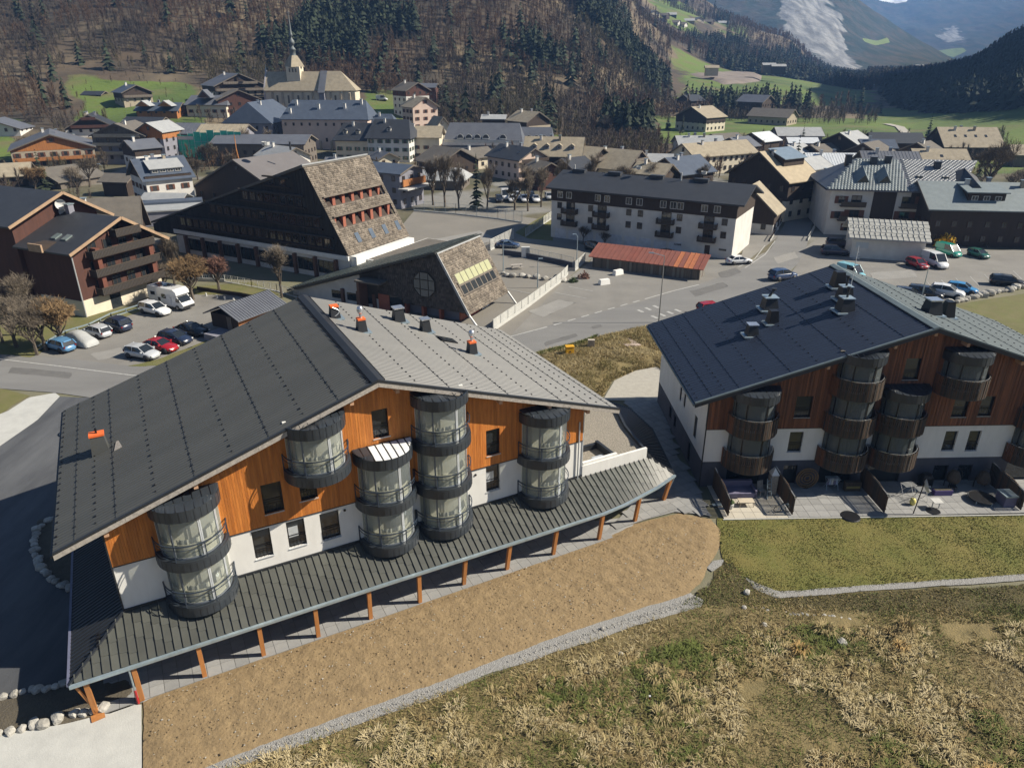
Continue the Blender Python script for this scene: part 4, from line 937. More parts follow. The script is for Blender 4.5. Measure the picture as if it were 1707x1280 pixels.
for k in range(6): an.beam((x-.5+.05*k,y,zs2(x)+2.6+.28*k),(x+.5-.05*k,y,zs2(x)+2.6+.28*k),.025)
an.build('aerial', M_frameg, b2)
# ============================================================ village buildings
W_white = mat('old_white_render', (0.66,0.64,0.60), (0.52,0.50,0.47), scale=.5, rough=.95)
W_cream = mat('cream_render', (0.66,0.60,0.47), (0.54,0.48,0.38), scale=.5, rough=.95)
W_pink = mat('pink_beige_render', (0.62,0.48,0.40), (0.50,0.39,0.33), scale=.4, rough=.95)
W_grey = mat('grey_lilac_render', (0.24,0.24,0.28), (0.18,0.18,0.21), scale=.5, rough=.95)
W_stone = mat('tan_stone_wall', (0.40,0.34,0.26), (0.29,0.25,0.19), scale=1.5, rough=.95)
W_brown = mat('dark_brown_boards', (0.052,0.034,0.024), (0.034,0.023,0.017), scale=.8, stretch=(3,3,.4), rough=.85)
W_red = mat('red_brown_boards', (0.090,0.036,0.025), (0.060,0.025,0.018), scale=.8, stretch=(3,3,.4), rough=.85)
W_honey = mat('honey_boards', (0.42,0.17,0.05), (0.26,0.10,0.03), scale=.8, stretch=(3,3,.4), rough=.8)
W_grwood = mat('silvered_boards', (0.17,0.145,0.12), (0.10,0.085,0.07), scale=.8, stretch=(3,3,.4), rough=.9)
R_grey = mat('grey_sheet_roof', (0.13,0.14,0.16), (0.095,0.10,0.12), scale=.4, rough=.5)
R_blue = mat('blue_slate_roof', (0.085,0.105,0.14), (0.06,0.075,0.105), scale=.5, rough=.45)
R_dark = mat('charcoal_roof', (0.040,0.044,0.052), (0.028,0.031,0.038), scale=.6, rough=.55)
R_tan = mat('lichen_tan_roof', (0.36,0.31,0.225), (0.24,0.205,0.15), scale=.7, rough=.9)
R_pale = mat('pale_grey_roof', (0.36,0.37,0.37), (0.27,0.28,0.29), scale=.7, rough=.7)
R_brown = mat('brown_grey_roof', (0.145,0.13,0.11), (0.10,0.09,0.078), scale=.7, rough=.9)
R_white = mat('white_metal_roof', (0.60,0.63,0.66), (0.48,0.51,0.54), scale=.7, rough=.6)
M_shut = mat('brown_shutter', (0.15,0.06,0.035), rough=.8)
M_shutg = mat('green_shutter', (0.10,0.16,0.11), rough=.8)
M_wf = mat('white_window_frame', (0.60,0.60,0.58), rough=.6)
M_bf = mat('brown_window_frame', (0.07,0.04,0.028), rough=.6)
_WIN = {}
def win_mesh(w, h, frame, shut):
    key = (round(w, 2), round(h, 2), frame.name, shut.name if shut else '')
    if key not in _WIN:
        m = MB(); t = .09
        m.box(-w/2+t, w/2-t, -.03, .02, t, h-t, 1)
        m.box(-w/2, w/2, -.07, .05, 0, t).box(-w/2, w/2, -.07, .05, h-t, h).box(-w/2, -w/2+t, -.07, .05, t, h-t).box(w/2-t, w/2, -.07, .05, t, h-t).box(-.03, .03, -.06, .03, t, h-t)
        if shut: m.box(-w/2-w*.5, -w/2-.03, -.08, -.02, 0, h, 2).box(w/2+.03, w/2+w*.5, -.08, -.02, 0, h, 2)
        _WIN[key] = m.mesh('window', [frame, M_pane]+([shut] if shut else []))
    return _WIN[key]
def put_windows(o, side, hx, hy, spots, w=1.0, h=1.3, frame=M_bf, shut=None, off=.0, name='window'):
    """spots: (position along the wall, sill height); side F (-y), K (+y), A (-x), B (+x)"""
    for (s_, z) in spots:
        if side == 'F': l, rz = (s_, -hy-off, z), 0
        elif side == 'K': l, rz = (-s_, hy+off, z), math.pi
        elif side == 'B': l, rz = (hx+off, s_, z), math.pi/2
        else: l, rz = (-hx-off, -s_, z), -math.pi/2
        link(name, win_mesh(w, h, frame, shut), o, l, rz)
def chim(o, x, y, z, w=.7, h=1.3, m=None, capm=None):
    c = MB().box(x-w/2, x+w/2, y-w/2, y+w/2, z-1.0, z+h).build('chimney', m or W_grey, o)
    MB().box(x-w/2-.12, x+w/2+.12, y-w/2-.12, y+w/2+.12, z+h+.0, z+h+.12).build('cap', capm or M_galv, c)
def frame_of(rx, ry, Y):
    p = atY(rx, ry, Y); return p
ALLH = []
def house(label, rx, ry, Y, az, L, Wd, roof=R_grey, wall=W_white, top=None, pitch=.45, oh=.9, eave=None, zg=None, hip=0, cat='house',
          win=(2,), shut=None, frame=M_bf, balc=0, balm=None, nch=1, name='house', solar=False, skylights=0, dormers=0, group='houses of the village', seams=0, gw=True, trim=None, base=None, floor=2.8):
    p = frame_of(rx, ry, Y); g = tz(p[0], p[1]) if zg is None else zg; zr = p[2]-g
    hy, hx = Wd/2, L/2
    ev = max(eave if eave is not None else zr-pitch*hy, 2.0); 
    if zr < ev+.5: g -= (ev+pitch*hy-zr); zr = ev+pitch*hy
    o = thing(name, label, cat, (p[0], p[1], g), zrot(az), group); ALLH.append(o)
    top = top or wall; wx, wy = hx-oh, hy-oh*.8; sl_ = (zr-ev)/hy
    spl = ev-2.3 if top is not wall and ev > 4 else (ev-.2 if top is not wall else 1e9)
    if base is not None: spl = base
    und = lambda y: zr-.22-sl_*abs(y)
    m = MB()
    zb = -3.0
    if top is wall: m.box(-wx, wx, -wy, wy, zb, und(wy))
    else: m.box(-wx, wx, -wy, wy, zb, spl); m.box(-wx-.04, wx+.04, -wy-.04, wy+.04, spl, und(wy), 1)
    if not hip:
        ww = wy+(.04 if top is not wall else 0)
        for s_ in (-1, 1): m.prism([(s_*(wx+.0)-(.25 if s_ > 0 else 0), -ww, und(wy)), (s_*wx-(.25 if s_ > 0 else 0), ww, und(wy)), (s_*wx-(.25 if s_ > 0 else 0), 0, und(0))], (.25 if s_ > 0 else .25, 0, 0), 0 if top is wall else 1)
    m.build('wall', [wall, top], o)
    r = MB(); th = .22; hr = hx*hip if hip < 1 else hip
    if hip:
        a = min(hr, hx-.1)
        ri = [(-hx+a, 0, zr), (hx-a, 0, zr)]; c = [(-hx,-hy,ev),(hx,-hy,ev),(hx,hy,ev),(-hx,hy,ev)]
        for q in ([c[0], c[1], ri[1], ri[0]], [c[2], c[3], ri[0], ri[1]], [c[1], c[2], ri[1]], [c[3], c[0], ri[0]]): r.poly(q)
        for (q0, q1) in zip(c, c[1:]+c[:1]): r.poly([q0, q1, (q1[0], q1[1], ev-th), (q0[0], q0[1], ev-th)])
        r.poly([(q[0], q[1], ev-th) for q in c][::-1])
    else:
        for s_ in (-1, 1):
            r.hexa([(-hx, s_*hy, ev-th), (hx, s_*hy, ev-th), (hx, 0, zr-th), (-hx, 0, zr-th), (-hx, s_*hy, ev), (hx, s_*hy, ev), (hx, 0, zr), (-hx, 0, zr)])
    ro = r.build('roof', roof, o)
    if not hip:
        for x in (-hx-.06, hx):
            t = MB()
            for s_ in (-1, 1): t.hexa([(x,s_*hy,ev-th-.12),(x+.06,s_*hy,ev-th-.12),(x+.06,0,zr-th-.12),(x,0,zr-th-.12),(x,s_*hy,ev+.05),(x+.06,s_*hy,ev+.05),(x+.06,0,zr+.05),(x,0,zr+.05)])
            t.build('barge_board', trim or W_grwood, ro)
        if seams:
            t = MB(); n = int(L/seams)
            for i in range(1, n):
                x = -hx+L*i/n
                for s_ in (-1, 1): t.beam((x, s_*hy, ev+.03), (x, 0, zr+.03), .06, .06)
            t.build('roof_seams', roof, ro)['kind'] = 'stuff'
    for i in range(nch):
        x = hx*(-.45+.8*i/max(1, nch-.5))*(.6 if hip else 1); y = Wd*.08*(1 if i % 2 else -1)
        chim(o, x, y, zr-sl_*abs(y), m=[W_white, W_grey, W_stone][i % 3])
    # windows on the walls turned to the viewer
    d = np.array([p[0], p[1]]); d = -d/np.linalg.norm(d); a = R(az); ux = np.array([math.sin(a), math.cos(a)]); uy = np.array([-math.cos(a), math.sin(a)])
    nf = max(1, int((und(wy)+.2)/floor))
    for side, nrm, half in (('F', -uy, wx), ('K', uy, wx), ('B', ux, wy), ('A', -ux, wy)):
        if nrm@d < .1 or not win[0]: continue
        nc = max(1, int(2*half/(3.0 if len(win) < 2 else win[1])))
        sp = []
        for f in range(nf):
            for c in range(nc): sp.append((-half+2*half*(c+.5)/nc+random.uniform(-.15, .15), 1.0+f*floor))
        if side in 'AB' and gw and not hip and zr-ev > 2.4: sp.append((0, und(0)-2.3))
        put_windows(o, side, wx+.04, wy+.04, sp, 1.0 if nf < 4 else .95, 1.25, frame, shut, off=.03)
        if balc and side in 'AB' and not hip:
            for f in range(balc):
                z = 2.7+f*floor
                if z > und(0)-1.5: break
                hw = min(wy-.2, (und(0)-z)/sl_*.8); s_ = 1 if side == 'B' else -1; x0, x1 = sorted((s_*wx, s_*(wx+1.2)))
                b = MB(); b.box(x0, x1, -hw, hw, z-.15, z); xo = s_*(wx+1.2)
                b.box(min(xo, xo-.06*s_), max(xo, xo-.06*s_), -hw, hw, z+.1, z+.95)
                b.build('balcony', balm or W_grwood, o)
    if solar:
        s_ = -1; q = MB(); y0, y1 = hy*.25, hy*.8; f = lambda y: zr-sl_*y+.12
        q.hexa([(-hx*.4,-y1,f(y1)),(hx*.5,-y1,f(y1)),(hx*.5,-y0,f(y0)),(-hx*.4,-y0,f(y0)),(-hx*.4,-y1,f(y1)+.1),(hx*.5,-y1,f(y1)+.1),(hx*.5,-y0,f(y0)+.1),(-hx*.4,-y0,f(y0)+.1)])
        q.build('solar_panel', mat('solar_glass', (.03,.045,.07), rough=.15, spec=.8), ro)
    for i in range(skylights):
        x = -hx*.5+hx*i/max(1, skylights-1) if skylights > 1 else 0; y = -hy*.45; f = zr-sl_*abs(y)
        q = MB().hexa([(x-.4,y-.5,f-sl_*.5+.02),(x+.4,y-.5,f-sl_*.5+.02),(x+.4,y+.5,f+sl_*.5+.02),(x-.4,y+.5,f+sl_*.5+.02),(x-.4,y-.5,f-sl_*.5+.12),(x+.4,y-.5,f-sl_*.5+.12),(x+.4,y+.5,f+sl_*.5+.12),(x-.4,y+.5,f+sl_*.5+.12)])
        q.build('roof_window', M_pane, ro)
    for i in range(dormers):
        x = hx*(-.62+1.24*i/max(1, dormers-1)) if dormers > 1 else 0; x *= (.85 if hip else 1); yd = -hy*.62; zd = zr-sl_*hy*.62; w_ = .75
        q = MB(); q.box(x-w_, x+w_, yd-.05, -hy*.2, zd-.3, zd+1.0, 0)
        q.prism([(x-w_-.2, yd-.25, zd+.95), (x+w_+.2, yd-.25, zd+.95), (x, yd-.25, zd+1.6)], (0, hy*.55, 0), 1)
        dm = q.build('dormer', [wall, roof], ro); link('window', win_mesh(1.0, .85, M_wf, None), dm, (x, yd-.1, zd+.05))
    return o
G_L, G_M, G_R = 'village houses on the left', 'village houses in the middle', 'village houses on the right'
# ---- left part of the village
house('brown chalet standing high on the green slope, gable to the front',218,141,350,135,13,14,R_blue,W_stone,W_brown,balc=1,group=G_L)
house('small dark shed with a white end on the green slope', 158,152,365,100,11,7,R_dark,W_white,W_brown,nch=0,group=G_L,cat='shed',name='shed')
house('plain white house cut by the left edge of the picture', -6,197,300,172,13,21,R_grey,W_white,None,pitch=.38,frame=M_bf,group=G_L,nch=0)
house('wide stone chalet with orange timber balcony and long grey roof',82,219,255,150,24,25,R_grey,W_stone,W_honey,pitch=.36,balc=1,balm=W_honey,shut=M_shut,group=G_L,nch=2,win=(2,),base=5.6)
house('chalet with dark half-hipped roof, white and red balconies', 150,189,300,160,14,19,R_dark,W_white,W_brown,pitch=.55,balc=2,balm=W_red,shut=None,group=G_L,nch=3)
house('tall grey chalet with three long balconies across its gable',208,203,262,0,15,19,R_brown,W_grey,W_grwood,pitch=.42,balc=3,balm=W_stone,group=G_L)
h = house('long house under a blue roof with two orange gables in front', 268,171,330,92,19,12,R_blue,W_honey,None,pitch=.5,group=G_L,nch=3)
for x in (-4.5, 4.8):
    q = MB(); e = h.location; q.prism([(x-3.2,-7.4,3.9),(x+3.2,-7.4,3.9),(x,-7.4,6.1)],(0,5,0)); q.build('cross_gable', R_pale, h)
    MB().prism([(x-2.8,-7.44,3.8),(x+2.8,-7.44,3.8),(x,-7.44,5.75)],(0,-.05,0)).build('gable_board', W_honey, h)
h = house('tan rendered house with a red cross gable and grey roof', 350,159,335,92,19,13,R_grey,W_cream,None,pitch=.55,shut=M_shut,group=G_L,nch=2,hip=.15)
MB().prism([(-3,-6.8,7.0),(3,-6.8,7.0),(0,-6.8,10.2)],(0,5,0)).build('cross_gable', R_grey, h); MB().prism([(-2.3,-6.86,7.0),(2.3,-6.86,7.0),(0,-6.86,9.5)],(0,-.05,0)).build('gable_board', W_red, h)
house('large old chalet with cream timber-framed gable left of the church',386,122,358,142,20,24,R_grey,W_stone,W_brown,pitch=.42,balc=3,balm=W_grwood,group=G_L)
house('dark red-brown barn with tan roof edge below the timber-framed gable',392,149,338,150,12,19,R_brown,W_red,None,pitch=.42,win=(1,),nch=0,group=G_L,cat='barn',name='barn')
house('dark barn between the grey chalet and the blue-roofed house', 243,195,300,100,17,10,R_dark,W_brown,None,win=(0,),nch=0,group=G_L,cat='barn',name='barn')
house('narrow grey-lilac house with an orange gable top',262,202,262,10,13,11,R_pale,W_grey,W_honey,pitch=.55,group=G_L,nch=0,base=7.5)
def scaff(label, rx, ry, Y, az, L, Wd, roofm, pole):
    o = house(label, rx, ry, Y, az, L, Wd, roofm, W_grey, None, pitch=.4, nch=0, win=(0,), group='buildings wrapped in green netting', seams=1.6)
    net = mat('green_netting', (.05,.50,.36), (.03,.34,.25), scale=1.5, rough=.8)
    zt = 7.4 if pole else 9.0; n = max(3, int(L/2.4))
    for i in range(n):
        x0, x1 = -L/2+.2+(L-.4)*i/n, -L/2+.2+(L-.4)*(i+1)/n
        dz = random.uniform(-.3, .9); MB().prism([(x0, -Wd/2-.9, 0), (x1, -Wd/2-.9, 0), (x1, -Wd/2-.9-random.uniform(-.1,.15), zt+dz), (x0, -Wd/2-.9, zt+dz)], (0, .06, 0)).build('net_sheet', net, o)
    s = MB()
    for i in range(n+1):
        x = -L/2+.2+(L-.4)*i/n; s.tube((x, -Wd/2-1.05, 0), (x, -Wd/2-1.05, zt+1.2), .06, n=5)
    for z in (2, 4, 6): s.tube((-L/2, -Wd/2-1.05, z), (L/2, -Wd/2-1.05, z), .05, n=5)
    s.build('scaffold', M_galv, o)
    if pole: MB().box(-L*.12, L*.42, -Wd/2-1.05, -Wd/2-.98, zt-1.6, zt-.5).build('banner', M_wf, o)
    return o
scaff('building with grey panel roof, front hung with green netting and a white banner', 312,205,272,96,14,15,R_grey,True)
scaff('building with tan roof behind bright green netting', 375,207,270,92,17,14,R_tan,False)
house('long low building with plain grey roof in front of the abbey', 440,224,262,93,33,15,R_grey,W_grwood,None,pitch=.32,group=G_L,nch=0,win=(1,))
house('low dark chalet half hidden by bare trees', 103,276,222,25,16,17,R_brown,W_grwood,W_brown,pitch=.4,group=G_L,nch=0,balc=1)
house('little dark shed behind the lamp post near the white chalet', 200,289,205,100,9,8,R_brown,W_brown,None,win=(0,),nch=0,group=G_L,cat='shed',name='shed')
h = house('white chalet with blue-grey roof, long dormer and dark timber gable',262,262,193,50,13,15,R_blue,W_white,W_brown,pitch=.62,shut=M_shut,frame=M_bf,group=G_L,nch=3,base=7.6,floor=3.1)
q = MB(); zq = atY(262,262,193)[2]; q.hexa([(-3.6,-5.4,zq-3.6),(4.0,-5.4,zq-3.6),(4.0,-1.6,zq-1.0),(-3.6,-1.6,zq-1.0),(-3.6,-5.4,zq-2.2),(4.0,-5.4,zq-2.2),(4.0,-1.6,zq-.6),(-3.6,-1.6,zq-.6)]); dm = q.build('long_dormer', R_blue, h)
MB().hexa([(-4.0,-5.8,zq-2.25),(4.4,-5.8,zq-2.25),(4.4,-1.5,zq-.5),(-4.0,-1.5,zq-.5),(-4.0,-5.8,zq-2.1),(4.4,-5.8,zq-2.1),(4.4,-1.5,zq-.35),(-4.0,-1.5,zq-.35)]).build('dormer_roof', R_pale, dm)
for k in range(4): link('window', win_mesh(1.4,.7,M_wf,None), dm, (-2.6+1.85*k,-5.42,zq-3.1))
# car port beside it
def carport(label, x, y, az, L, Wd, h0, roofm, group='open car shelters'):
    p = at(x, y); o = thing('carport', label, 'carport', p, zrot(az), group)
    for sx in (-1, 0, 1):
        for sy in (-1, 1): MB().box(sx*(L/2-.4)-.1, sx*(L/2-.4)+.1, sy*(Wd/2-.4)-.1, sy*(Wd/2-.4)+.1, 0, h0).build('post', W_brown, o)
    r = MB()
    for s_ in (-1, 1): r.hexa([(-L/2,s_*Wd/2,h0),(L/2,s_*Wd/2,h0),(L/2,0,h0+1.3),(-L/2,0,h0+1.3),(-L/2,s_*Wd/2,h0+.15),(L/2,s_*Wd/2,h0+.15),(L/2,0,h0+1.45),(-L/2,0,h0+1.45)])
    r.build('roof', roofm, o); return o
carport('open timber car shelter with pale grey roof below the white chalet', 282,352,95,11,6,3.0,R_pale)
h = thing('flat_shed', 'flat-roofed pale blue shed stepping down behind the dark school', 'shed', at(268,372), zrot(70), G_L)
MB().box(-9,9,-3.5,3.5,0,3.2).build('wall', W_grey, h); MB().box(-9.3,9.3,-3.8,3.8,3.2,3.5).build('roof', R_pale, h); MB().box(-4,9.3,3.8,8,0,4.0).build('upper_block', R_blue, h)
house('white-gabled house with pale brown roof behind the dark school',470,243,238,130,15,12,R_pale,W_white,None,pitch=.5,group=G_L,nch=1)
house('tan-roofed brown house at the left edge above the red chalet',6,272,222,65,14,15,R_tan,W_brown,None,pitch=.4,group=G_L,nch=0,shut=None)
# big dark building behind the school
h = house('large dark building with a broad plain brown-grey roof behind the school', 440,259,196,32,20,38,mat('taupe_roof', (.155,.145,.145), (.13,.12,.12), scale=.3, rough=.7),W_brown,None,pitch=.44,group=G_L,nch=0,win=(1,5),balc=0,zg=0)
MB().tube((2,-8,13),(2,-8,15),.25,n=8).build('flue', M_dark, h); MB().lathe(-4,-6,[(0,14.2),(.9,14.6),(1.0,15.4)],10).build('satellite_dish', M_wf, h)
# ---- abbey and church
h = house('long pink abbey wing with slate roof, white chimneys and buttresses', 548,167,296,94,34,17,R_blue,W_pink,None,pitch=.75,oh=.6,group='abbey buildings',nch=0,cat='abbey',name='abbey_wing',hip=.16,win=(0,),zg=0)
hx, hy = 17, 8.5; ev_ = 19.3-.75*8.5-1.2
zr_ = atY(548,167,296)[2]; ev_ = zr_-.75*8.5
for x, yy in ((-12,-.25),(-13.5,-.68),(-3,-.45),(7,-.42),(13,-.2)): chim(h, x, yy*hy, zr_-.75*abs(yy*hy), .9, 1.7, W_white)
for i, x in enumerate(np.linspace(-15, 15, 8)):
    MB().box(x-.35, x+.35, -hy+.6-.9, -hy+.65, 0, 5.5).build('buttress', W_stone, h)
put_windows(h,'F',hx,hy-.5,[(-15+3.1*i,ev_-2.3) for i in range(10)],.8,1.1,M_bf,None,.05); put_windows(h,'F',hx,hy-.5,[(-13.5+4.6*i,5.2) for i in range(6)],.8,1.4,M_bf,None,.05); put_windows(h,'F',hx,hy-.5,[(-11+6.4*i,1.6) for i in range(4)],.8,1.2,M_bf,None,.05)
h = house('shadowed abbey wing with dark slate roof running back from the pink front', 434,168,305,6,30,20,R_blue,W_grey,None,pitch=.72,oh=.5,group='abbey buildings',nch=2,cat='abbey',name='abbey_wing',win=(1,3.4),zg=0,hip=.2)
h = thing('church', 'old stone church with long tan roof, buttresses, side chapels and slender bulbous spire', 'church', (0,0,0), 0, None)
P0 = atY(512,119.5,350); gz = P0[2]-15.5; h.location = (P0[0], P0[1], gz); h.rotation_euler.z = zrot(92); Lc = 18.5
m = MB(); m.box(-Lc,Lc-2,-5.2,5.2,-6,8.2); m.build('wall', W_cream, h)
m = MB(); m.prism([(-Lc-.3,-5.6,-6),(-Lc-.3,5.6,-6),(-Lc-.3,5.6,8.2),(-Lc-.3,0,16.4),(-Lc-.3,-5.6,8.2)],(.6,0,0)); m.build('west_gable', mat('shaded_gable_stone',(.40,.38,.40),(.30,.29,.31),scale=1,rough=.9), h)  # lilac tint puts the gable's shade into the stone colour
r = MB(); zr_, ze = 15.5, 7.8
for s_ in (-1,1): r.hexa([(-Lc,s_*6,ze-.25),(6.5,s_*6,ze-.25),(6.5,0,zr_-.25),(-Lc,0,zr_-.25),(-Lc,s_*6,ze),(6.5,s_*6,ze),(6.5,0,zr_),(-Lc,0,zr_)])
r.build('nave_roof', R_tan, h)
r = MB(); A_,B_,C_,D_ = (8.5,-6.5,ze),(Lc+4,-5,ze),(Lc+4,5,ze),(8.5,6.5,ze); a1,b1_ = (8.5,0,zr_+.2),(Lc-3.5,0,zr_+.2)
for q in ([A_,B_,b1_,a1],[C_,D_,a1,b1_],[B_,C_,b1_]): r.poly(q)
r.build('choir_roof', R_tan, h); MB().box(8.6,Lc+3.2,-4.6,4.6,-6,ze).build('choir_wall', W_cream, h)
r = MB(); r.hexa([(6.0,-8,ze-1),(9.0,-8,ze-1),(9.0,0,zr_+.05),(6.0,0,zr_+.05),(6.0,-8,ze-.7),(9.0,-8,ze-.7),(9.0,0,zr_+.35),(6.0,0,zr_+.35)]); r.build('transept_shadow_roof', R_grey, h); MB().box(6.3,8.7,-7.5,-4,-6,ze-1).build('transept_wall', W_grey, h)  # transept roof in dark grey, painting the shadow band there
for x in (-15,-10.5,-6,-1.5,3,11,15.5,19.5): MB().hexa([(x-.4,-7.4,-4),(x+.4,-7.4,-4),(x+.4,-5.1,-4),(x-.4,-5.1,-4),(x-.4,-5.7,6.8),(x+.4,-5.7,6.8),(x+.4,-5.1,7.2),(x-.4,-5.1,7.2)]).build('buttress', W_stone, h)
put_windows(h,'F',Lc,5.2,[(-13,2.5),(-8,2.5),(-3.6,2.5),(.9,2.5),(13,2.5)],.9,3.4,W_stone,None,.05)
tw = MB(); tx = -5.5
tw.box(tx-3,tx+3,-3,3,8,17.5); tow = tw.build('tower', W_cream, h)
put_windows(tow,'F',3,3,[(tx-1.4,15.2),(tx+.0,15.2),(tx+1.4,15.2)],.7,1.6,W_stone,None,.04)
MB().lathe(tx,0,[(4.6,17.4),(3.4,19.5),(1.9,21.8),(1.75,22)],4).build('tower_roof', R_tan, tow)
MB().lathe(tx,0,[(1.5,21.6),(1.3,22),(1.25,24),(1.6,24.2),(1.2,24.9),(.7,25.4),(.7,26.2),(1.2,26.5),(1.35,27.2),(1.1,28),(.5,28.7),(.4,29.4),(.8,29.8),(.75,30.4),(.5,31),(.4,33.5),(.22,36.5),(.12,38)],10).build('spire', mat('tin_spire',(.16,.18,.18),(.10,.115,.12),scale=1,rough=.6,metal=.2), tow, smooth=True).scale = (1,1,1)
if 0: MB().lathe(tx,0,[(1.9,21.9),(1.6,22.3),(1.55,24.6),(2.0,24.8),(1.6,25.6),(1.0,26.2),(.95,27.8),(1.5,28.1),(1.75,28.9),(1.45,29.8),(.7,30.6),(.55,31.8),(1.05,32.3),(1.0,33.0),(.55,33.8),(.36,37),(.12,42),(.05,45)],10).build('spire', mat('tin_spire',(.30,.33,.34),(.20,.22,.23),scale=1,rough=.5,metal=.3), tow, smooth=True)
MB().box(tx-.05,tx+.05,-.05,.05,37.5,39.8).box(tx-.6,tx+.6,-.04,.04,38.8,38.95).build('cross', M_galv, tow)
MB().lathe(-Lc,0,[(.25,16),(.3,16.6),(.1,17),(.08,18.6)],6).build('finial', M_galv, h)
# ---- houses right of the abbey
house('brown chalet with white base on the slope right of the church',684,137,360,140,13,14,R_brown,W_white,W_red,pitch=.5,balc=1,group=G_M)
house('small red barn with grey roof beside the conifers', 715,139,375,100,9,8,R_grey,W_red,None,nch=0,win=(1,),group=G_M,cat='barn',name='barn')
house('pink house with crossed tan gables below the green slope',699,161,322,145,11,13,R_tan,W_pink,None,pitch=.6,shut=M_shut,group=G_M)
house('cream three-storey house with charcoal hipped roof and three dormers', 601,205,278,97,18,13,R_dark,W_cream,None,pitch=.85,hip=.3,dormers=3,shut=M_shutg,group=G_M,nch=1,cat='town house',name='town_house',zg=0)
house('white four-storey house with steep charcoal roof and iron balcony', 653,199,276,98,17,14,R_dark,W_white,None,pitch=.85,hip=.25,dormers=1,shut=M_shutg,group=G_M,nch=1,cat='town house',name='town_house',zg=0)
house('small slate-roofed house with pyramid tops behind the white town house', 640,190,295,95,12,10,R_blue,W_grey,None,pitch=.9,hip=.5,nch=1,group=G_M,win=(0,))
house('cream house with tan roof next to the white town house', 705,210,282,93,15,12,R_tan,W_cream,None,pitch=.6,shut=M_shut,group=G_M,nch=1,zg=0)
house('tan steep-roofed chapel-like house above the hotel', 731,194,300,150,9,9,R_tan,W_cream,None,pitch=1.1,win=(1,),nch=0,group=G_M)
h = house('broad hotel with grey hipped roof, row of arched dormers and white balconies', 808,205,290,95,31,19,R_grey,W_white,W_grwood,pitch=.85,hip=.14,dormers=0,nch=0,group=G_M,cat='hotel',name='hotel',win=(2,2.6),frame=M_bf,zg=0)
def arcdorm(h, xs, y, z):
    for x in xs:
        q = MB(); k = 8; pts = [(x+1.25*math.cos(math.pi*i/k), y, z+1.5*math.sin(math.pi*i/k)) for i in range(k+1)]
        q.prism(pts, (0, 3.5, 0)); d = q.build('arched_dormer', R_dark, h)
        q = MB()
        for i in range(k): q.beam((pts[i][0], y-.1, pts[i][2]), (pts[i+1][0], y-.1, pts[i+1][2]), .18)
        q.box(x-1.2,x+1.2,y-.5,y+.0,z-.2,z+.1); q.build('frame', M_wf, d)
zh = atY(808,205,290)[2]; arcdorm(h, [-8.5,-5.3,-2.1,1.1,7.5], -6.3, zh-.85*6.3+.3)
for z in (3.0, 5.8): MB().box(-14,14,-9.9,-8.4,z-.15,z).box(-14,14,-9.95,-9.85,z,z+.9).build('balcony', M_wf, h)
h = house('grey-roofed hotel wing with arched dormers behind the dark solar roof', 890,212,305,96,17,15,R_grey,W_white,W_grwood,pitch=.85,hip=.16,nch=0,group=G_M,cat='hotel',name='hotel',zg=0)
zh = atY(890,212,305)[2]; arcdorm(h, [-4.5,-1.5,1.5,4.5], -5.2, zh-.85*5.2+.3)
house('small dark chalet with pale flat-looking roof above the hotel', 824,191,330,95,11,9,R_pale,W_brown,None,pitch=.35,nch=1,group=G_M)
house('chalet with carved tan gable and balconies above the hotel',881,185,325,140,14,14,R_tan,W_white,W_brown,pitch=.55,balc=2,balm=W_stone,nch=2,group=G_M)
house('brown barn with red lean-to roof behind the playground trees',745,245,248,140,15,17,R_brown,W_brown,None,pitch=.5,win=(1,),nch=0,group=G_M,cat='barn',name='barn')
house('low hall with pale ribbed hipped roof behind the bare trees', 722,279,218,98,21,13,R_pale,W_grwood,None,pitch=.42,hip=.22,nch=0,group=G_M,cat='hall',win=(1,),seams=0)
house('pink chalet with black solar roof and brown balconies',862,243,236,140,17,13,R_dark,W_pink,None,pitch=.5,balc=2,balm=W_brown,nch=2,group=G_M,zg=0,skylights=2)
house('tall lilac house with tan roof and row of dark dormers', 925,228,240,100,19,14,R_tan,W_grey,W_brown,pitch=.75,dormers=4,nch=3,group=G_M,zg=0)
house('brown chalet with tan roof, first of the twin gables',972,243,238,128,15,17,R_tan,W_brown,None,pitch=.5,balc=2,nch=1,group=G_M,zg=0)
house('chalet with tan roof and sunlit balconies, second of the twin gables',1030,248,236,128,17,17,R_tan,W_cream,W_brown,pitch=.6,balc=2,nch=2,group=G_M,zg=0)
house('low house with pale lichen roof between the chalets', 1092,256,240,100,12,12,R_pale,W_cream,None,pitch=.45,nch=1,group=G_M,zg=0)
house('brown chalet with sky-blue metal roof slope',1138,260,224,55,15,15,R_blue,W_brown,None,pitch=.55,nch=2,group=G_M,zg=0)
house('long cream building with tan roof and rows of framed windows',1192,236,250,62,28,13,R_tan,W_cream,None,pitch=.55,hip=.0,nch=2,group=G_M,win=(2,2.2),zg=0,cat='apartment house')
house('house with pale blue-grey roof behind the long cream building', 1165,226,285,88,18,13,R_pale,W_white,None,pitch=.45,nch=3,group=G_M)
house('dark barn with curved pale roof edge near the meadow',1208,222,310,60,15,14,R_brown,W_brown,None,pitch=.45,win=(0,),nch=0,group=G_M,cat='barn',name='barn')
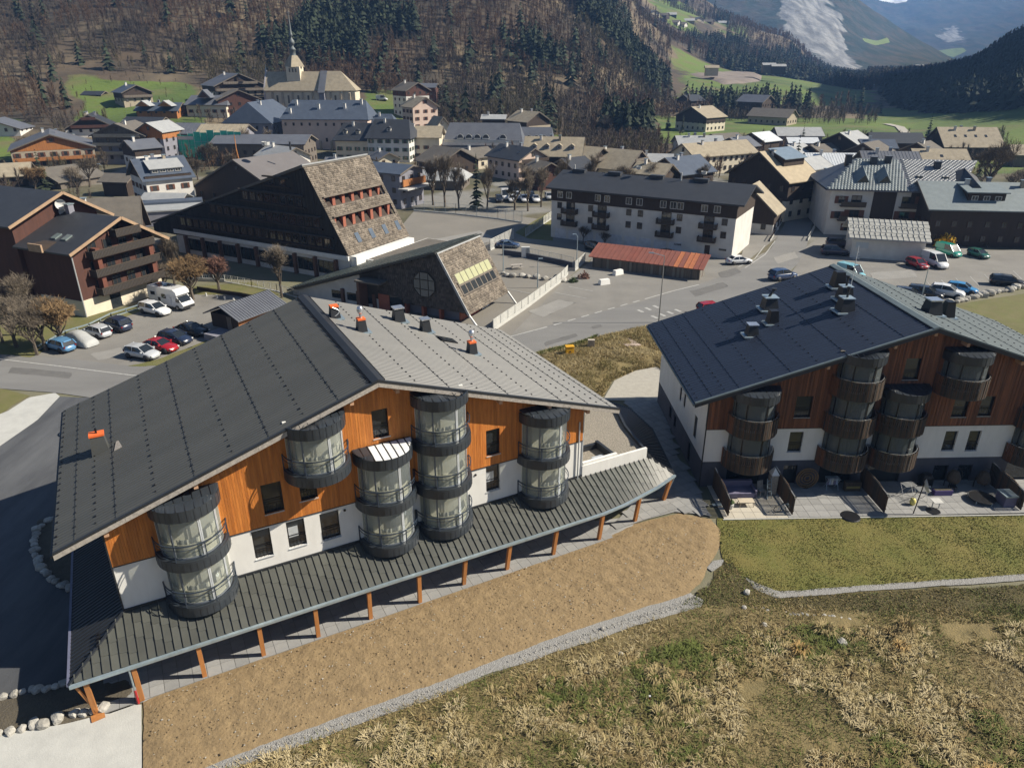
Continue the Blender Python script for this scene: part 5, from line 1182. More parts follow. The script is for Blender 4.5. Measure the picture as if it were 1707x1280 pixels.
# ---- right part
house('big dark farm chalet with pale roof below the green meadow',1170,177,395,52,17,21,R_tan,W_cream,W_brown,pitch=.46,group=G_R,base=4,win=(1,),nch=1,cat='farm chalet')
house('little brown chalet at the top left of the meadow',1152,158,500,60,13,15,R_dark,W_brown,None,balc=1,group=G_R)
house('small grey chalet at the edge of the wood',1027,180,415,140,12,14,R_grey,W_grwood,None,nch=0,group=G_R)
house('brown chalet with slate roof among the conifers under the meadow',1262,158,470,135,18,17,R_grey,W_brown,None,nch=0,group=G_R)
house('wide brown-roofed farm with lit balconies below the slate chalet',1290,181,430,130,24,16,R_brown,W_stone,None,nch=0,group=G_R,pitch=.5)
house('white-roofed dark barn standing apart on the field edge',1268,220,300,52,12,13,R_white,W_brown,None,nch=0,win=(0,),group=G_R,cat='barn',name='barn')
house('grey building with pale roofs behind the single conifer', 1330,212,315,93,19,13,R_pale,W_grey,None,nch=0,group=G_R)
house('low annex with almost white roof beside the single conifer', 1337,229,292,93,12,8,R_white,W_grey,None,nch=0,win=(1,),group=G_R)
house('dark chalet with pale green-grey roof and big glazed gable',1415,219,268,48,14,20,R_pale,W_brown,None,nch=1,pitch=.5,group=G_R,zg=0)
house('dark brown-roofed barn beside the field track', 1492,221,285,98,19,14,R_dark,W_brown,None,nch=0,win=(0,),group=G_R,cat='barn',name='barn')
house('large tan-roofed farmhouse with small roof lights at the foot of the dark wood', 1612,212,285,93,22,18,R_tan,W_brown,None,pitch=.7,nch=3,skylights=4,group=G_R,oh=.4)
house('tan-roofed house between the field track and the bare tree', 1565,248,240,95,17,14,R_tan,W_stone,None,pitch=.6,nch=1,group=G_R,skylights=1)
house('tan-roofed shed cut by the right edge of the picture', 1707,241,262,95,10,10,R_tan,W_grwood,None,pitch=.6,nch=0,win=(0,),group=G_R,cat='shed',name='shed')
house('house with white ribbed roof behind the solar chalet', 1388,255,232,93,17,12,R_white,W_white,None,pitch=.5,nch=2,group=G_R,seams=.8,zg=0)
house('house with pale sloping roof left of the white ribbed roof',1345,262,215,52,14,10,R_pale,W_white,None,pitch=.55,nch=1,group=G_R,zg=0)
house('low house with brown roof behind the grey hotel',1380,284,195,50,13,12,R_brown,W_stone,None,pitch=.55,nch=1,group=G_R,zg=0)
house('house with dark grey ribbed roof behind the hotel', 1482,252,215,97,16,13,R_grey,W_brown,None,pitch=.5,nch=2,group=G_R,seams=.9,zg=0)
house('dark gabled chalet left of the grey ribbed roof',1452,236,245,45,13,14,R_brown,W_brown,None,pitch=.5,nch=0,group=G_R,zg=0)
h = house('big chalet with golden tan roof, raised solar panel and brown gable',1294,250,178,57,12,19,mat('golden_tan_roof',(.46,.38,.26),(.34,.28,.19),scale=.8,rough=.85),W_cream,W_brown,pitch=.62,base=4.6,balc=1,balm=M_wf,nch=1,group=G_R,zg=0)
q = MB(); zt = atY(1296,250,178)[2]
q.hexa([(-3.0,-5.0,zt-3.0),(4.2,-5.0,zt-3.0),(4.2,-.6,zt-.6),(-3.0,-.6,zt-.6),(-3.0,-5.0,zt-1.5),(4.2,-5.0,zt-1.5),(4.2,-.6,zt+.3),(-3.0,-.6,zt+.3)]); q.build('raised_dormer', W_brown, h)
MB().hexa([(-3.4,-5.5,zt-1.5),(4.6,-5.5,zt-1.5),(4.6,-.3,zt+.4),(-3.4,-.3,zt+.4),(-3.4,-5.5,zt-1.35),(4.6,-5.5,zt-1.35),(4.6,-.3,zt+.55),(-3.4,-.3,zt+.55)]).build('solar_panel', mat('solar_pale', (.22,.28,.34), rough=.3), h)
house('small tan-roofed house with white wall beside the white flats',1258,305.5,160,31,8.5,13,R_tan,W_white,W_brown,pitch=.85,nch=0,group=G_R,zg=0,win=(1,))
for a_ in (('small brown chalet with tan roof behind the wide stone chalet',128,228,285,150,11,11,R_tan,W_brown,None,G_L),
    ('low grey-roofed house beside the green netting',232,232,245,40,10,10,R_grey,W_white,W_brown,G_L),
    ('little white house with slate roof below the cream town house',573,262,243,92,12,9,R_grey,W_white,None,G_M),
    ('brown-roofed house between the hotel and the pink chalet',790,246,258,50,12,11,R_brown,W_cream,W_brown,G_M),
    ('small dark-roofed chalet left of the twin gables',955,262,225,50,10,10,R_dark,W_white,W_brown,G_M),
    ('tan-roofed chalet squeezed between twin gable and blue roof',1092,271,215,125,11,11,R_tan,W_stone,W_brown,G_M),
    ('grey-roofed chalet behind the long cream building',1232,228,275,50,12,12,R_grey,W_stone,W_brown,G_R),
    ('dark chalet with pale roof between solar chalet and meadow',1326,240,262,50,11,11,R_pale,W_brown,None,G_R),
    ('brown chalet right of the single dark spruce',1368,240,262,55,12,12,R_brown,W_brown,None,G_R),
    ('small slate-roofed house behind the grey ribbed roof',1462,232,262,95,12,10,R_blue,W_white,None,G_R),
    ('dark barn with brown roof near the field track',1540,236,262,50,11,11,R_brown,W_brown,None,G_R),
    ('small chalet with grey roof at the foot of the abbey',640,252,262,150,10,9,R_grey,W_cream,None,G_M),
    ('brown chalet with rust-coloured gable left of the flats',905,268,215,150,9,9,R_brown,W_red,None,G_M)):
    house(a_[0],*a_[1:7],a_[7],a_[8],a_[9],pitch=.5,nch=1,zg=0,group=a_[10])
# small blue-roofed school building with an orange gallery, right of the stepped school
h = house('small school building with blue-grey roof and orange gallery',655,272,190,120,13,11,R_blue,W_grey,None,pitch=.3,nch=0,zg=0,win=(1,),group=G_M,cat='school building')
zt = atY(655,272,190)[2]; MB().box(6.2,6.6,-4.6,4.6,zt-4.8,zt-3.2).build('orange_gallery', M_orangep if False else W_honey, h); MB().box(5.6,8.6,-5.6,5.6,zt-5.4,zt-5.1).build('terrace_roof', M_wf, h)
# hamlet on the distant hill and barns on the meadow
hl = [(1073,23,'brown'),(1088,18,'pale'),(1105,22,'dark'),(1118,21,'brown'),(1100,31,'grey'),(1135,37,'white'),(1148,31,'grey'),(1163,29,'pale'),(1180,33,'brown'),(1206,35,'grey'),(1062,10,'dark'),(1124,34,'small white')]
wm = dict(brown=W_brown, pale=W_cream, dark=W_brown, grey=W_stone, white=W_white); wm['small white'] = W_white
for i, (x, y, c) in enumerate(hl):
    az = az_of(x, 60); best = None      # find where the line of sight meets the hillside
    for Y in range(900, 1500, 5):
        q = atY(x, y+5, Y)
        if q[2] <= tz(q[0], Y): best = Y; break
    Y = best or 1250
    q = atY(x, y, Y)
    house(['brown hamlet chalet at the upper left of the hilltop','pale hamlet chalet second from the left','dark hamlet chalet under the hill meadow','brown hamlet chalet at the middle of the hilltop row','grey hamlet chalet lowest on the left','white-walled hamlet chalet with pale roof','grey-walled hamlet chalet near the white one','pale hamlet chalet right of the centre','brown hamlet chalet second from the right end','grey hamlet chalet at the right end of the row','highest dark hamlet chalet at the frame top','small white hamlet chalet below the middle row'][i], x, y, Y, [95,160,120][i % 3], 17, 15, [R_pale,R_grey,R_brown][i % 3], wm[c], None, nch=0, gw=False, group='chalets of the hilltop hamlet', zg=q[2]-8)
house('white distant barn with pale metal roof on top of the meadow', 1282,105,760,95,13,9,R_pale,W_grwood,None,nch=0,win=(0,),group=G_R,zg=atY(1282,105,760)[2]-6,cat='barn',name='barn')
house('longer distant barn with pale metal roof on top of the meadow', 1298,107,755,97,14,9,R_pale,W_brown,None,nch=0,win=(0,),group=G_R,zg=atY(1298,107,755)[2]-6,cat='barn',name='barn')
house('pinkish farmhouse by the earthworks on the meadow', 1187,109,720,97,13,10,R_tan,W_pink,None,nch=0,win=(0,),group=G_R,zg=atY(1187,109,720)[2]-6)
# ============================================================ the larger buildings of the middle distance
def fr_thing(name, label, cat, p0, az, group=None): return thing(name, label, cat, (float(p0[0]), float(p0[1]), 0), zrot(az), group)
M_shing = mat('weathered_shingles', (0.235,0.200,0.160), (0.105,0.086,0.068), scale=.5, rough=.9, island=.42)
M_shingd = mat('dark_shingles', (0.060,0.050,0.042), (0.040,0.034,0.030), scale=.6, rough=.92, island=.3)
M_brick = mat('red_painted_pier', (0.36,0.125,0.075), (0.26,0.085,0.055), scale=1, rough=.8)
def shingled(o, P, u, v, Lu, Lv, holes, su, sv, m, name='shingles', th=.05):
    """rows of overlapping shingles on the plane through P spanned by u (along) and v (up the slope)"""
    P, u, v = (np.array(q, float) for q in (P, u, v)); n = np.cross(u, v); n /= np.linalg.norm(n)
    V = []; T = []; rng = np.random.default_rng(int(Lu*100)); k = 0; j = 0
    while j*sv < Lv-1e-6:
        t0, t1 = j*sv, min(Lv, (j+1)*sv+.03); x = -rng.uniform(0, su)
        while x < Lu:
            w = su*rng.uniform(.6, 1.35); a, b = max(0, x), min(Lu, x+w-.015); x += w; c = (a+b)/2; tm = (t0+t1)/2
            if b-a < .04 or any(h[0] < c < h[1] and h[2] < tm < h[3] for h in holes): continue
            h0 = th*rng.uniform(.7, 1.8); q = [P+u*a+v*t0+n*h0, P+u*b+v*(t0+rng.uniform(-.04,.04))+n*h0, P+u*b+v*t1+n*.012, P+u*a+v*t1+n*.012, P+u*a+v*t0, P+u*b+v*t0]
            V += q; T += [(k,k+1,k+2),(k,k+2,k+3),(k+4,k+5,k+1),(k+4,k+1,k),(k,k+3,k+4),(k+1,k+5,k+2)]; k += 6
        j += 1
    ob = link(name, stuffmesh(name, np.array(V), np.array(T), [m]), o); ob['kind'] = 'stuff'; return ob
# ---- stepped school block
s1 = fr_thing('school', 'big dark stepped school building with sloping shingled end and red-piered loggias', 'school', at(590,472), 119)
Pb, Tt = np.array([-.6,0,4.56]), np.array([-8.6,0,18.45]); D1 = 16.9; sv = Tt-Pb; Ls = np.linalg.norm(sv); vv = sv/Ls
prof = [(-.75,4.5),(-8.75,18.2),(-50.6,4.9),(-50.6,3.2),(-44,3.0),(-3,4.4)]
MB().prism([(p[0],0,p[1]) for p in [(-1.8,4.5),(-9.6,18.0),(-50.3,4.9),(-50.3,3.3)]],(0,D1,0)).build('wall', W_brown, s1)
MB().box(-44,-.8,.1,D1,-1,4.48).build('base_wall', W_white, s1)
MB().prism([(-8.4,-.25,18.35),(-8.7,-.25,18.75),(-50.9,-.25,5.2),(-50.9,-.25,4.9)],(0,D1-.6,0)).build('roof', R_brown, s1)
MB().beam((-8.6,-.3,18.7),(-8.6,D1-.6,18.7),.35,.2).build('ridge_cap', R_pale, s1)
# dark side: rows of windows in bands
for (z, h, x0, x1, st) in ((5.5,1.5,-42,-4,1.75),(8.7,1.5,-33,-6,1.75),(11.9,1.5,-24,-9.5,1.75),(15.0,1.1,-17.5,-12.3,1.75)):
    MB().box(x0-.4,x1+.4,-.35,-.02,z-.35,z-.1).build('ledge', W_brown, s1); MB().box(x0-.4,x1+.4,-.5,-.02,z+h+.15,z+h+.4).build('hood', M_shingd, s1)
    n = int((x1-x0)/st)
    for i in range(n):
        x = x0+(x1-x0)*(i+.5)/n; lit = random.random() < .12
        link('window', win_mesh(1.35, h, M_bf, None), s1, (x, -.06, z))
shingled(s1, (-50.2,-.02,3.4), (1,0,0), (0,0,1), 49.6, 14.8, [], .38, .42, mat('near_black_boards',(.035,.028,.023),(.022,.018,.016),scale=.6,rough=.9,island=.3), 'side_boards') if False else None
m = MB(); x = -50.2
while x < -1:      # upright boards on the dark side
    zt = 4.9+(x+50.6)*.3185 if x < -9.2 else 4.5+(-.75-x)*1.72; zb = max(3.3, 4.45) if x > -44 else 3.4
    m.box(x+.01, x+.27, -.03-random.uniform(0,.03), -.001, zb, max(zb+.1, zt-.15)); x += .28
m.build('boards', mat('near_black_boards',(.036,.029,.024),(.024,.020,.017),scale=.6,rough=.9,island=.35), s1)['kind'] = 'stuff'
for i in range(9):
    x = -41+4.7*i; MB().box(x-.25,x+.25,-.5,.1,0,3.6).build('pier', mat('brown_pier',(.16,.085,.06),rough=.8), s1)
    MB().box(x+.5,x+4.0,.0,.09,.9,3.1).build('window_band', M_pane, s1) if i < 8 else None
    if i < 8:
        w = MB()
        for q in (.5,1.65,2.85,3.95): w.box(x+q-.05,x+q+.05,-.03,.02,.9,3.1)
        w.build('window_frame', M_bf, s1)
MB().box(-44.2,-.6,-.2,.1,3.75,4.5).build('white_band', M_plaster, s1)
# right end: white plinth wall, loggias cut in the shingled slope
pl = [(-3.0,0.3),(.9,.3)]
MB().box(-3,.6,.5,D1-.2,0,4.4).build('end_wall', M_plaster, s1)
tl = lambda t: Pb+sv*t
def slab(t0, t1, th=.28, y0=0, y1=D1, name='slope_panel', m=M_shingd):
    a, b = tl(t0), tl(t1); n = np.array([vv[2],0,-vv[0]])*th
    MB().prism([(a[0],y0,a[2]),(b[0],y0,b[2]),(b[0]-n[0],y0,b[2]-n[2]),(a[0]-n[0],y0,a[2]-n[2])],(0,y1-y0,0)).build(name, m, s1)
bands = [(0,.29),(.425,.535),(.645,1.0)]
for (t0, t1) in bands: slab(t0, t1)
slab(.29,.645,y1=.9,name='slope_panel'); slab(.29,.645,y0=D1-.7,name='slope_panel')
for (t0, t1) in bands: shingled(s1, tl(t0), (0,1,0), vv, D1, Ls*(t1-t0), [], .42, .36, M_shing)
for (y0, y1) in ((0,.9),(D1-.7,D1)): shingled(s1, tl(.29)+np.array([0,y0,0]), (0,1,0), vv, y1-y0, Ls*.355, [], .42, .36, M_shing)
for (t0, t1) in ((.29,.425),(.535,.645)):
    a, b = tl(t0), tl(t1); x0 = a[0]-2.6
    MB().box(x0-.2,x0,.9,D1-.7,a[2]-.2,b[2]+.1).build('loggia_wall', M_pane, s1); MB().box(x0,a[0]-.3,.9,D1-.7,a[2]-.35,a[2]-.15).build('loggia_floor', W_grwood, s1)
    MB().box(x0,b[0]+.4,.7,D1-.5,b[2]+.02,b[2]+.18).build('loggia_hood', M_shing, s1)
    for i in range(7):
        y = 1.2+(D1-2.4)*i/6; MB().box(x0+.7,x0+1.5,y-.35,y+.35,a[2]-.15,b[2]+.0).build('pier', M_brick, s1)
    for i in range(6):
        y = 1.2+(D1-2.4)*(i+.5)/6; MB().box(x0+.35,x0+.42,y-.75,y+.75,a[2],b[2]-.1).build('window', M_bf, s1); MB().box(x0+.42,x0+.44,y-.65,y+.65,a[2]+.1,b[2]-.2).build('pane', M_pane, s1)
for i in range(4):
    y = 3.6+3.7*i; a, b = tl(.10), tl(.21); n = np.array([vv[2],0,-vv[0]])*.12
    q = MB().hexa([(a[0],y,a[2]),(a[0],y+1,a[2]),(b[0],y+1,b[2]),(b[0],y,b[2]),(a[0]+n[0],y,a[2]+n[2]),(a[0]+n[0],y+1,a[2]+n[2]),(b[0]+n[0],y+1,b[2]+n[2]),(b[0]+n[0],y,b[2]+n[2])]); q.build('roof_window', mat('skylight_glass',(.12,.15,.19),rough=.1), s1)
s = 1
MB().box(.6,6.5,3,D1+4,3.2,3.5).build('porch_roof', M_plaster, s1); MB().box(.9,6.2,3.3,D1+3.7,3.5,3.56).build('porch_gravel', R_brown, s1)
for y in (3.4,10,D1+3.4): MB().box(6.0,6.3,y,y+.3,0,3.2).build('column', M_plaster, s1)
# ---- smaller school hall with octagonal window
s2 = fr_thing('school_hall', 'small dark school hall with leaning shingled end, octagonal window and red doors', 'school hall', (-4.94,96.54), 117)
P2, T2, D2 = np.array([-1.22,0,1.6]), np.array([-6.2,0,9.9]), 12.1; v2 = T2-P2; L2 = np.linalg.norm(v2); e2 = v2/L2
MB().prism([(-1.5,0,1.75),(-6.5,0,9.6),(-20.2,0,5.15),(-20.2,0,1.7)],(0,D2,0)).build('wall', M_shingd, s2)
shingled(s2, (-17.2,-.012,1.75), (1,0,0), (0,0,1), 15.5, 7.9, [(0,20,0,-1)], .40, .36, M_shingd, 'side_shingles') if False else None
m = MB(); z = 1.8
while z < 9.3:     # lapped shingle courses on the dark side
    xr = -1.5-(z-1.7)*.636; xl = max(-17.0, -6.5-(9.6-z)*3.08+.3); x = xl
    while x < xr-.2:
        w = random.uniform(.25,.5)
        if abs(math.hypot(x+8.55, z-5.1)) > 2.0: m.hexa([(x,-.06,z),(min(x+w-.02,xr),-.06,z),(min(x+w-.02,xr),0,z),(x,0,z),(x,-.02,z+.36),(min(x+w-.02,xr),-.02,z+.36),(min(x+w-.02,xr),0,z+.36),(x,0,z+.36)])
        x += w
    z += .34
m.build('side_shingles', mat('grey_black_shingles',(.085,.072,.062),(.050,.043,.038),scale=.6,rough=.92,island=.4), s2)['kind'] = 'stuff'
MB().prism([(-34,.2,-.2),(-17,.2,-.2),(-17,.2,6.1),(-34,.2,.65)],(0,D2-.4,0)).build('left_wall', W_white, s2)
M_tile = mat('green_black_tile', (.055,.062,.058), (.04,.045,.042), scale=1, rough=.5, objrand=.1)
MB().prism([(-6.1,-.5,9.95),(-6.1,-.5,10.2),(-34.5,-.5,.95),(-34.5,-.5,.7)],(0,D2+1,0)).build('roof', M_tile, s2)
m = MB()
for i in range(52):
    x = -6.6-.54*i; z = 10.2-(-6.1-x)*.3257
    for j in range(26):
        y = -.45+.5*j; m.hexa([(x-.45,y,z-.02),(x-.05,y,z+.1),(x-.05,y+.4,z+.1),(x-.45,y+.4,z-.02),(x-.45,y+.06,z+.05),(x-.05,y+.06,z+.17),(x-.05,y+.34,z+.17),(x-.45,y+.34,z+.05)])
m.build('tiles', mat('lighter_tile',(.10,.12,.105),(.06,.07,.062),scale=1,rough=.4,island=.3), s2)['kind'] = 'stuff'  # lighter green tiles make the spots on the dark roof
MB().beam((-34.5,-.62,.8),(-6.1,-.62,10.05),.14,.3).build('barge_board', M_dark, s2)
MB().prism([(-1.35,0,1.6),(-6.35,0,9.9),(-6.7,0,9.7),(-1.8,0,1.5)],(0,D2,0)).build('slope_panel', M_shingd, s2)
hl2 = [(1.0,11.2,.28*L2,.64*L2)]
shingled(s2, P2, (0,1,0), e2, D2, L2, hl2, .36, .32, M_shing)
def onslope(t0, t1, y0, y1, off0, off1, name, m, par):
    n = np.array([e2[2],0,-e2[0]]); a, b = P2+v2*t0, P2+v2*t1
    p = [a+n*off0, b+n*off0, b+n*off1, a+n*off1]; return MB().prism([(q[0],y0,q[2]) for q in p],(0,y1-y0,0)).build(name, m, par)
fr = onslope(.28,.64,1.0,11.2,.0,.06,'window_surround',W_grwood,s2)
for i in range(7):
    y = 1.15+1.42*i; onslope(.46,.62,y+.08,y+1.34,.05,.10,'upper_pane',mat('yellow_green_glass',(.42,.42,.24),(.34,.35,.22),scale=1,rough=.3),s2); onslope(.30,.43,y+.12,y+1.22,.05,.10,'lower_pane',M_pane,s2)
onslope(.0,1.0,-.14,-.0,-.2,.12,'edge_board',R_pale,s2); onslope(.985,1.02,-.14,D2,.0,.14,'ridge_board',R_pale,s2)
oc = MB(); pts = [(-8.55+1.95*math.cos(math.pi/8+math.pi/4*i), -.07, 5.1+1.95*math.sin(math.pi/8+math.pi/4*i)) for i in range(8)]
ow = oc.prism(pts,(0,-.04,0)).build('octagonal_window', mat('dim_glass',(.14,.15,.155),(.11,.12,.13),scale=1,rough=.15), s2)
q = MB()
for i in range(8): q.beam((pts[i][0],-.13,pts[i][2]),(pts[(i+1)%8][0],-.13,pts[(i+1)%8][2]),.09)
for d in (-.7,.7): q.box(-8.55+d-.05,-8.55+d+.05,-.16,-.1,3.25,6.95).box(-10.4,-6.7,-.16,-.1,5.1+d-.05,5.1+d+.05)
q.build('frame', M_black, ow)
MB().box(-17,-3.6,1.5,D2-.3,0,1.7).build('ground_floor_wall', W_grey, s2)
MB().box(-3.6,-3.4,1.2,3.4,0,1.75).build('red_panel', M_brick, s2); MB().box(-3.55,-3.3,3.4,6.6,.0,1.75).build('entrance_glass', M_pane, s2); MB().box(-3.5,-3.25,3.6,6.4,0,.6).build('red_door', M_redp, s2); MB().box(-3.6,-3.35,6.6,7.3,0,1.75).build('red_panel', M_brick, s2); MB().box(-3.6,-3.2,7.3,9.5,0,1.8).build('white_panel', M_plaster, s2)
for y in (0,D2): MB().beam((.1,y,0),(-1.4,y,1.75),.22).build('strut', M_plaster, s2)
for x in (-12.5,-9.5,-6.5): MB().box(x,x+.35,.3,1.2,0,1.75).build('pier', M_brick, s2)
MB().box(-19.5,-15.0,-2.2,.1,4.6,4.85).build('canopy_roof', R_brown, s2); MB().box(-19.3,-18.9,-2,-.0,0,4.6).build('pier', mat('brown_pier',(.16,.085,.06),rough=.8), s2)
MB().box(-16.9,-14.9,-.1,-.02,.2,2.6).build('red_door', M_brick, s2); MB().box(-14.8,-12.6,-.1,-.02,.6,2.6).build('window', M_pane, s2)
for x in (-20,-23,-26): MB().box(x,x+1.9,.1,.19,.7,1.9).build('window', M_pane, s2); MB().box(x+2.0,x+2.5,-.2,.2,0,2.4).build('pier', mat('brown_pier',(.16,.085,.06),rough=.8), s2)
# ---- white block of flats
fb = fr_thing('block_of_flats', 'long white block of flats with charcoal roof, dark wooden top storey and small balconies', 'block of flats', at(1080+550/3.97,180+1005/3.97), 119.7)
MB().box(-38,0,0,14.2,-.5,7.65).build('wall', W_white, fb)
MB().box(-38.1,.08,-.1,14.3,7.65,10.3).build('top_storey', W_brown, fb)
MB().prism([(-38.1,0,10.28),(-38.1,14.2,10.28),(-38.1,7.1,12.5)],(.3,0,0)).prism([(-.25,0,10.28),(-.25,14.2,10.28),(-.25,7.1,12.5)],(.3,0,0)).build('gable_wall', W_brown, fb)
r = MB()
for s_ in (0, 1):
    y0 = -.9 if s_ == 0 else 15.1
    r.hexa([(-39,y0,10.05),(1.4,y0,10.05),(1.4,7.1,12.6),(-39,7.1,12.6),(-39,y0,10.35),(1.4,y0,10.35),(1.4,7.1,12.9),(-39,7.1,12.9)])
rf = r.build('roof', R_dark, fb)
for x in (-35,-27,-18,-9): MB().box(x-1.4,x+1.4,6.2,7.6,12.3,13.3).build('roof_vent', R_dark, rf)
for x in (-36,-13): MB().tube((x,6.5,12.5),(x,6.5,14.2),.15,n=6).build('flue', M_wf, rf)
MB().lathe(-22,7,[(0,14.0),(.5,14.2),(.6,14.7)],10).build('satellite_dish', M_wf, rf); MB().lathe(-9,8,[(0,13.8),(.5,14.0),(.6,14.5)],10).build('satellite_dish', M_wf, rf)
BAL = [-33.6,-26.6,-13.2,-4.9]
for x in BAL:
    for z in (3.0,5.5):
        b = MB(); b.box(x-1.7,x+1.7,-1.1,0,z-.12,z); bb = b.build('balcony', W_brown, fb)
        for i in range(17): MB().box(x-1.7+.2*i,x-1.56+.2*i,-1.16,-1.1,z-.1,z+.95).build('slat', M_slatwood, bb)
        MB().box(x-1.7,x-1.64,-1.1,0,z,z+.95).box(x+1.64,x+1.7,-1.1,0,z,z+.95).build('side_panel', M_slatwood, bb)
        link('balcony_door', win_mesh(1.9, 2.1, M_bf, None), fb, (x,-.02,z+.02))
put_windows(fb,'F',0,0,[(x,z) for z in (3.8,6.2) for x in (-36.1,-29.1,-20.9,-18.5,-10.6,-2.0)],1.05,1.25,M_bf,None,.02)
put_windows(fb,'F',0,.1,[(x,8.35) for x in (-36,-34,-27.6,-25.6,-21,-18.8,-14,-12,-10.6,-6,-3.6)],1.25,1.35,M_wf,None,.02)
for i in range(9):
    x = -37+3.1*i; MB().box(x,x+2.5,-.05,-.0,0,2.1).build('garage_door', mat('white_garage_door',(.62,.63,.66),rough=.6), fb)
MB().box(-5.2,-4.2,-.05,0,0,2.2).build('door', M_bf, fb)
for x in (-10.5,-1.8): MB().box(x-.7,x+.7,-.05,-.0,1.5,1.85).build('vent_window', M_pane, fb)
for x in (-34,-31,-25,-22,-16): pass
# ---- shed with the rusty roof
rs = fr_thing('open_shed', 'long low timber shed with rust-red sheet roof in the yard', 'shed', (31.94,120.03), 116)
n = 48; sh = MB().box(-.28,.0,-.02,.03,-.2,2.0).mesh('board', W_grwood)
bdw = [MB().box(0,.37,-.03,.02,-.3,2.05).mesh('board', mm) for mm in (W_grwood, mat('grey_board_light',(.24,.225,.20),(.16,.15,.13),scale=1,stretch=(3,3,.4),rough=.9), mat('grey_board_dark',(.10,.09,.08),rough=.9))]
for i in range(50): link('board', bdw[random.choice([0,0,1,2])], rs, (-19.3+.386*i, random.uniform(-.02,.02), 0))
for i in range(11): link('board', bdw[random.choice([0,1,2])], rs, (.02, .02+.386*i, 0), math.pi/2)
MB().box(-19.2,-.1,4.3,4.4,0,3.1).box(-19.25,-19.1,0,4.4,0,2.1).build('back_wall', W_grwood, rs)
M_rust = [mat('rust_red_sheet', (0.24,0.085,0.060), (0.18,0.062,0.045), scale=.7, rough=.75), mat('rust_orange_sheet', (0.42,0.155,0.06), (0.34,0.11,0.05), scale=1.2, rough=.75), mat('rust_brown_sheet', (0.24,0.075,0.05), (0.17,0.055,0.04), scale=.8, rough=.75)]
for i in range(24):
    x0 = -19.9+.86*i; k = 0 if i < 18 else (1 if i in (18,20,21,23) else 0)
    MB().hexa([(x0,-.6,1.95),(x0+.84,-.6,1.95),(x0+.84,4.7,3.35),(x0,4.7,3.35),(x0,-.6,2.05),(x0+.84,-.6,2.05),(x0+.84,4.7,3.45),(x0,4.7,3.45)]).beam((x0+.02,-.6,2.09),(x0+.02,4.7,3.49),.07,.07).build('roof_sheet', M_rust[k if random.random() < .85 else 2], rs)
# ---- rendered garage with pale tiled roof
gg = fr_thing('garage', 'white rendered garage with pale grey tiled roof at the edge of the car park', 'garage', (76.16,131.77), 106.2)
MB().box(-12.4,0,0,9,-.3,3.95).build('wall', W_white, gg)
MB().prism([(-12.4,0,3.9),(-12.4,9,3.9),(-12.4,4.5,6.3)],(.3,0,0)).prism([(-.3,0,3.9),(-.3,9,3.9),(-.3,4.5,6.3)],(.3,0,0)).build('gable_wall', W_white, gg)
r = MB()
for y0 in (-.9, 9.9): r.hexa([(-13.4,y0,3.75),(.6,y0,3.75),(.6,4.5,6.4),(-13.4,4.5,6.4),(-13.4,y0,3.95),(.6,y0,3.95),(.6,4.5,6.6),(-13.4,4.5,6.6)])
rf = r.build('roof', R_pale, gg)
M_pt = mat('pale_concrete_tile', (.40,.40,.37), (.33,.33,.31), scale=1, rough=.7, objrand=.08)
tm = MB().hexa([(0,0,0),(.93,0,0),(.93,.95,.46),(0,.95,.46),(0,0,.07),(.93,0,.07),(.93,.95,.48),(0,.95,.48)]).beam((.03,0,.10),(.03,.95,.55),.07,.08).mesh('roof_tile', M_pt)
for i in range(15):
    for j in range(6): link('roof_tile', tm, rf, (-13.4+.93*i+(.0 if j % 2 else .12), -.9+.9*j, 3.96+.4415*j))
m = MB()
for i in range(14):
    for j in (1, 3): m.box(-13+.93*i+(.4 if j == 1 else 0), -12.85+.93*i+(.4 if j == 1 else 0), -.9+.9*j+.3, -.9+.9*j+.4, 4.15+.4415*j, 4.32+.4415*j)
m.build('snow_guards', M_black, rf)['kind'] = 'stuff'
MB().box(-11.8,-9.6,-.03,0,2.0,3.1).build('faded_sign', mat('faded_blue_sign',(.45,.52,.56),(.5,.5,.5),scale=3,rough=.9), gg)
# ---- hotel with two-tone roof on the right
ht = fr_thing('hotel', 'white and brown hotel with blue-grey tiled roof, small triangular dormers and balconies', 'hotel', at(1373,390), 100)
MB().box(0,29,0,18,-.5,9.6).build('wall', W_white, ht)
for (x0, x1) in ((8.5,13),): MB().box(x0,x1,-.12,0,2.8,9.4).build('wood_panel', W_brown, ht)
MB().box(15.8,23.5,-.1,.0,6.1,9.4).build('wood_panel', W_brown, ht)
MB().box(23.5,29,-2.2,0,-.5,9.2).build('wood_wing', W_brown, ht)
R_tileb = mat('blue_grey_tile', (.19,.225,.235), (.14,.17,.18), scale=1, rough=.6, island=.2)
R_tileg = mat('silver_slate', (.25,.265,.28), (.19,.20,.215), scale=1, rough=.5, island=.2)
r = MB(); r.poly([(-1.2,-1,9.6),(15.2,-1,9.6),(15.2,10.2,14.6),(6.5,10.2,14.6)]).poly([(-1.2,-1,9.6),(6.5,10.2,14.6),(-1.2,19,9.6)]).poly([(-1.2,19,9.6),(6.5,10.2,14.6),(15.2,10.2,14.6),(15.2,19,9.6)]).poly([(-1.2,-1,9.3),(-1.2,19,9.3),(29,19,9.3),(29,-1,9.3)]).poly([(-1.2,-1,9.3),(29.6,-1,9.3),(29.6,-1,9.62),(-1.2,-1,9.6)])
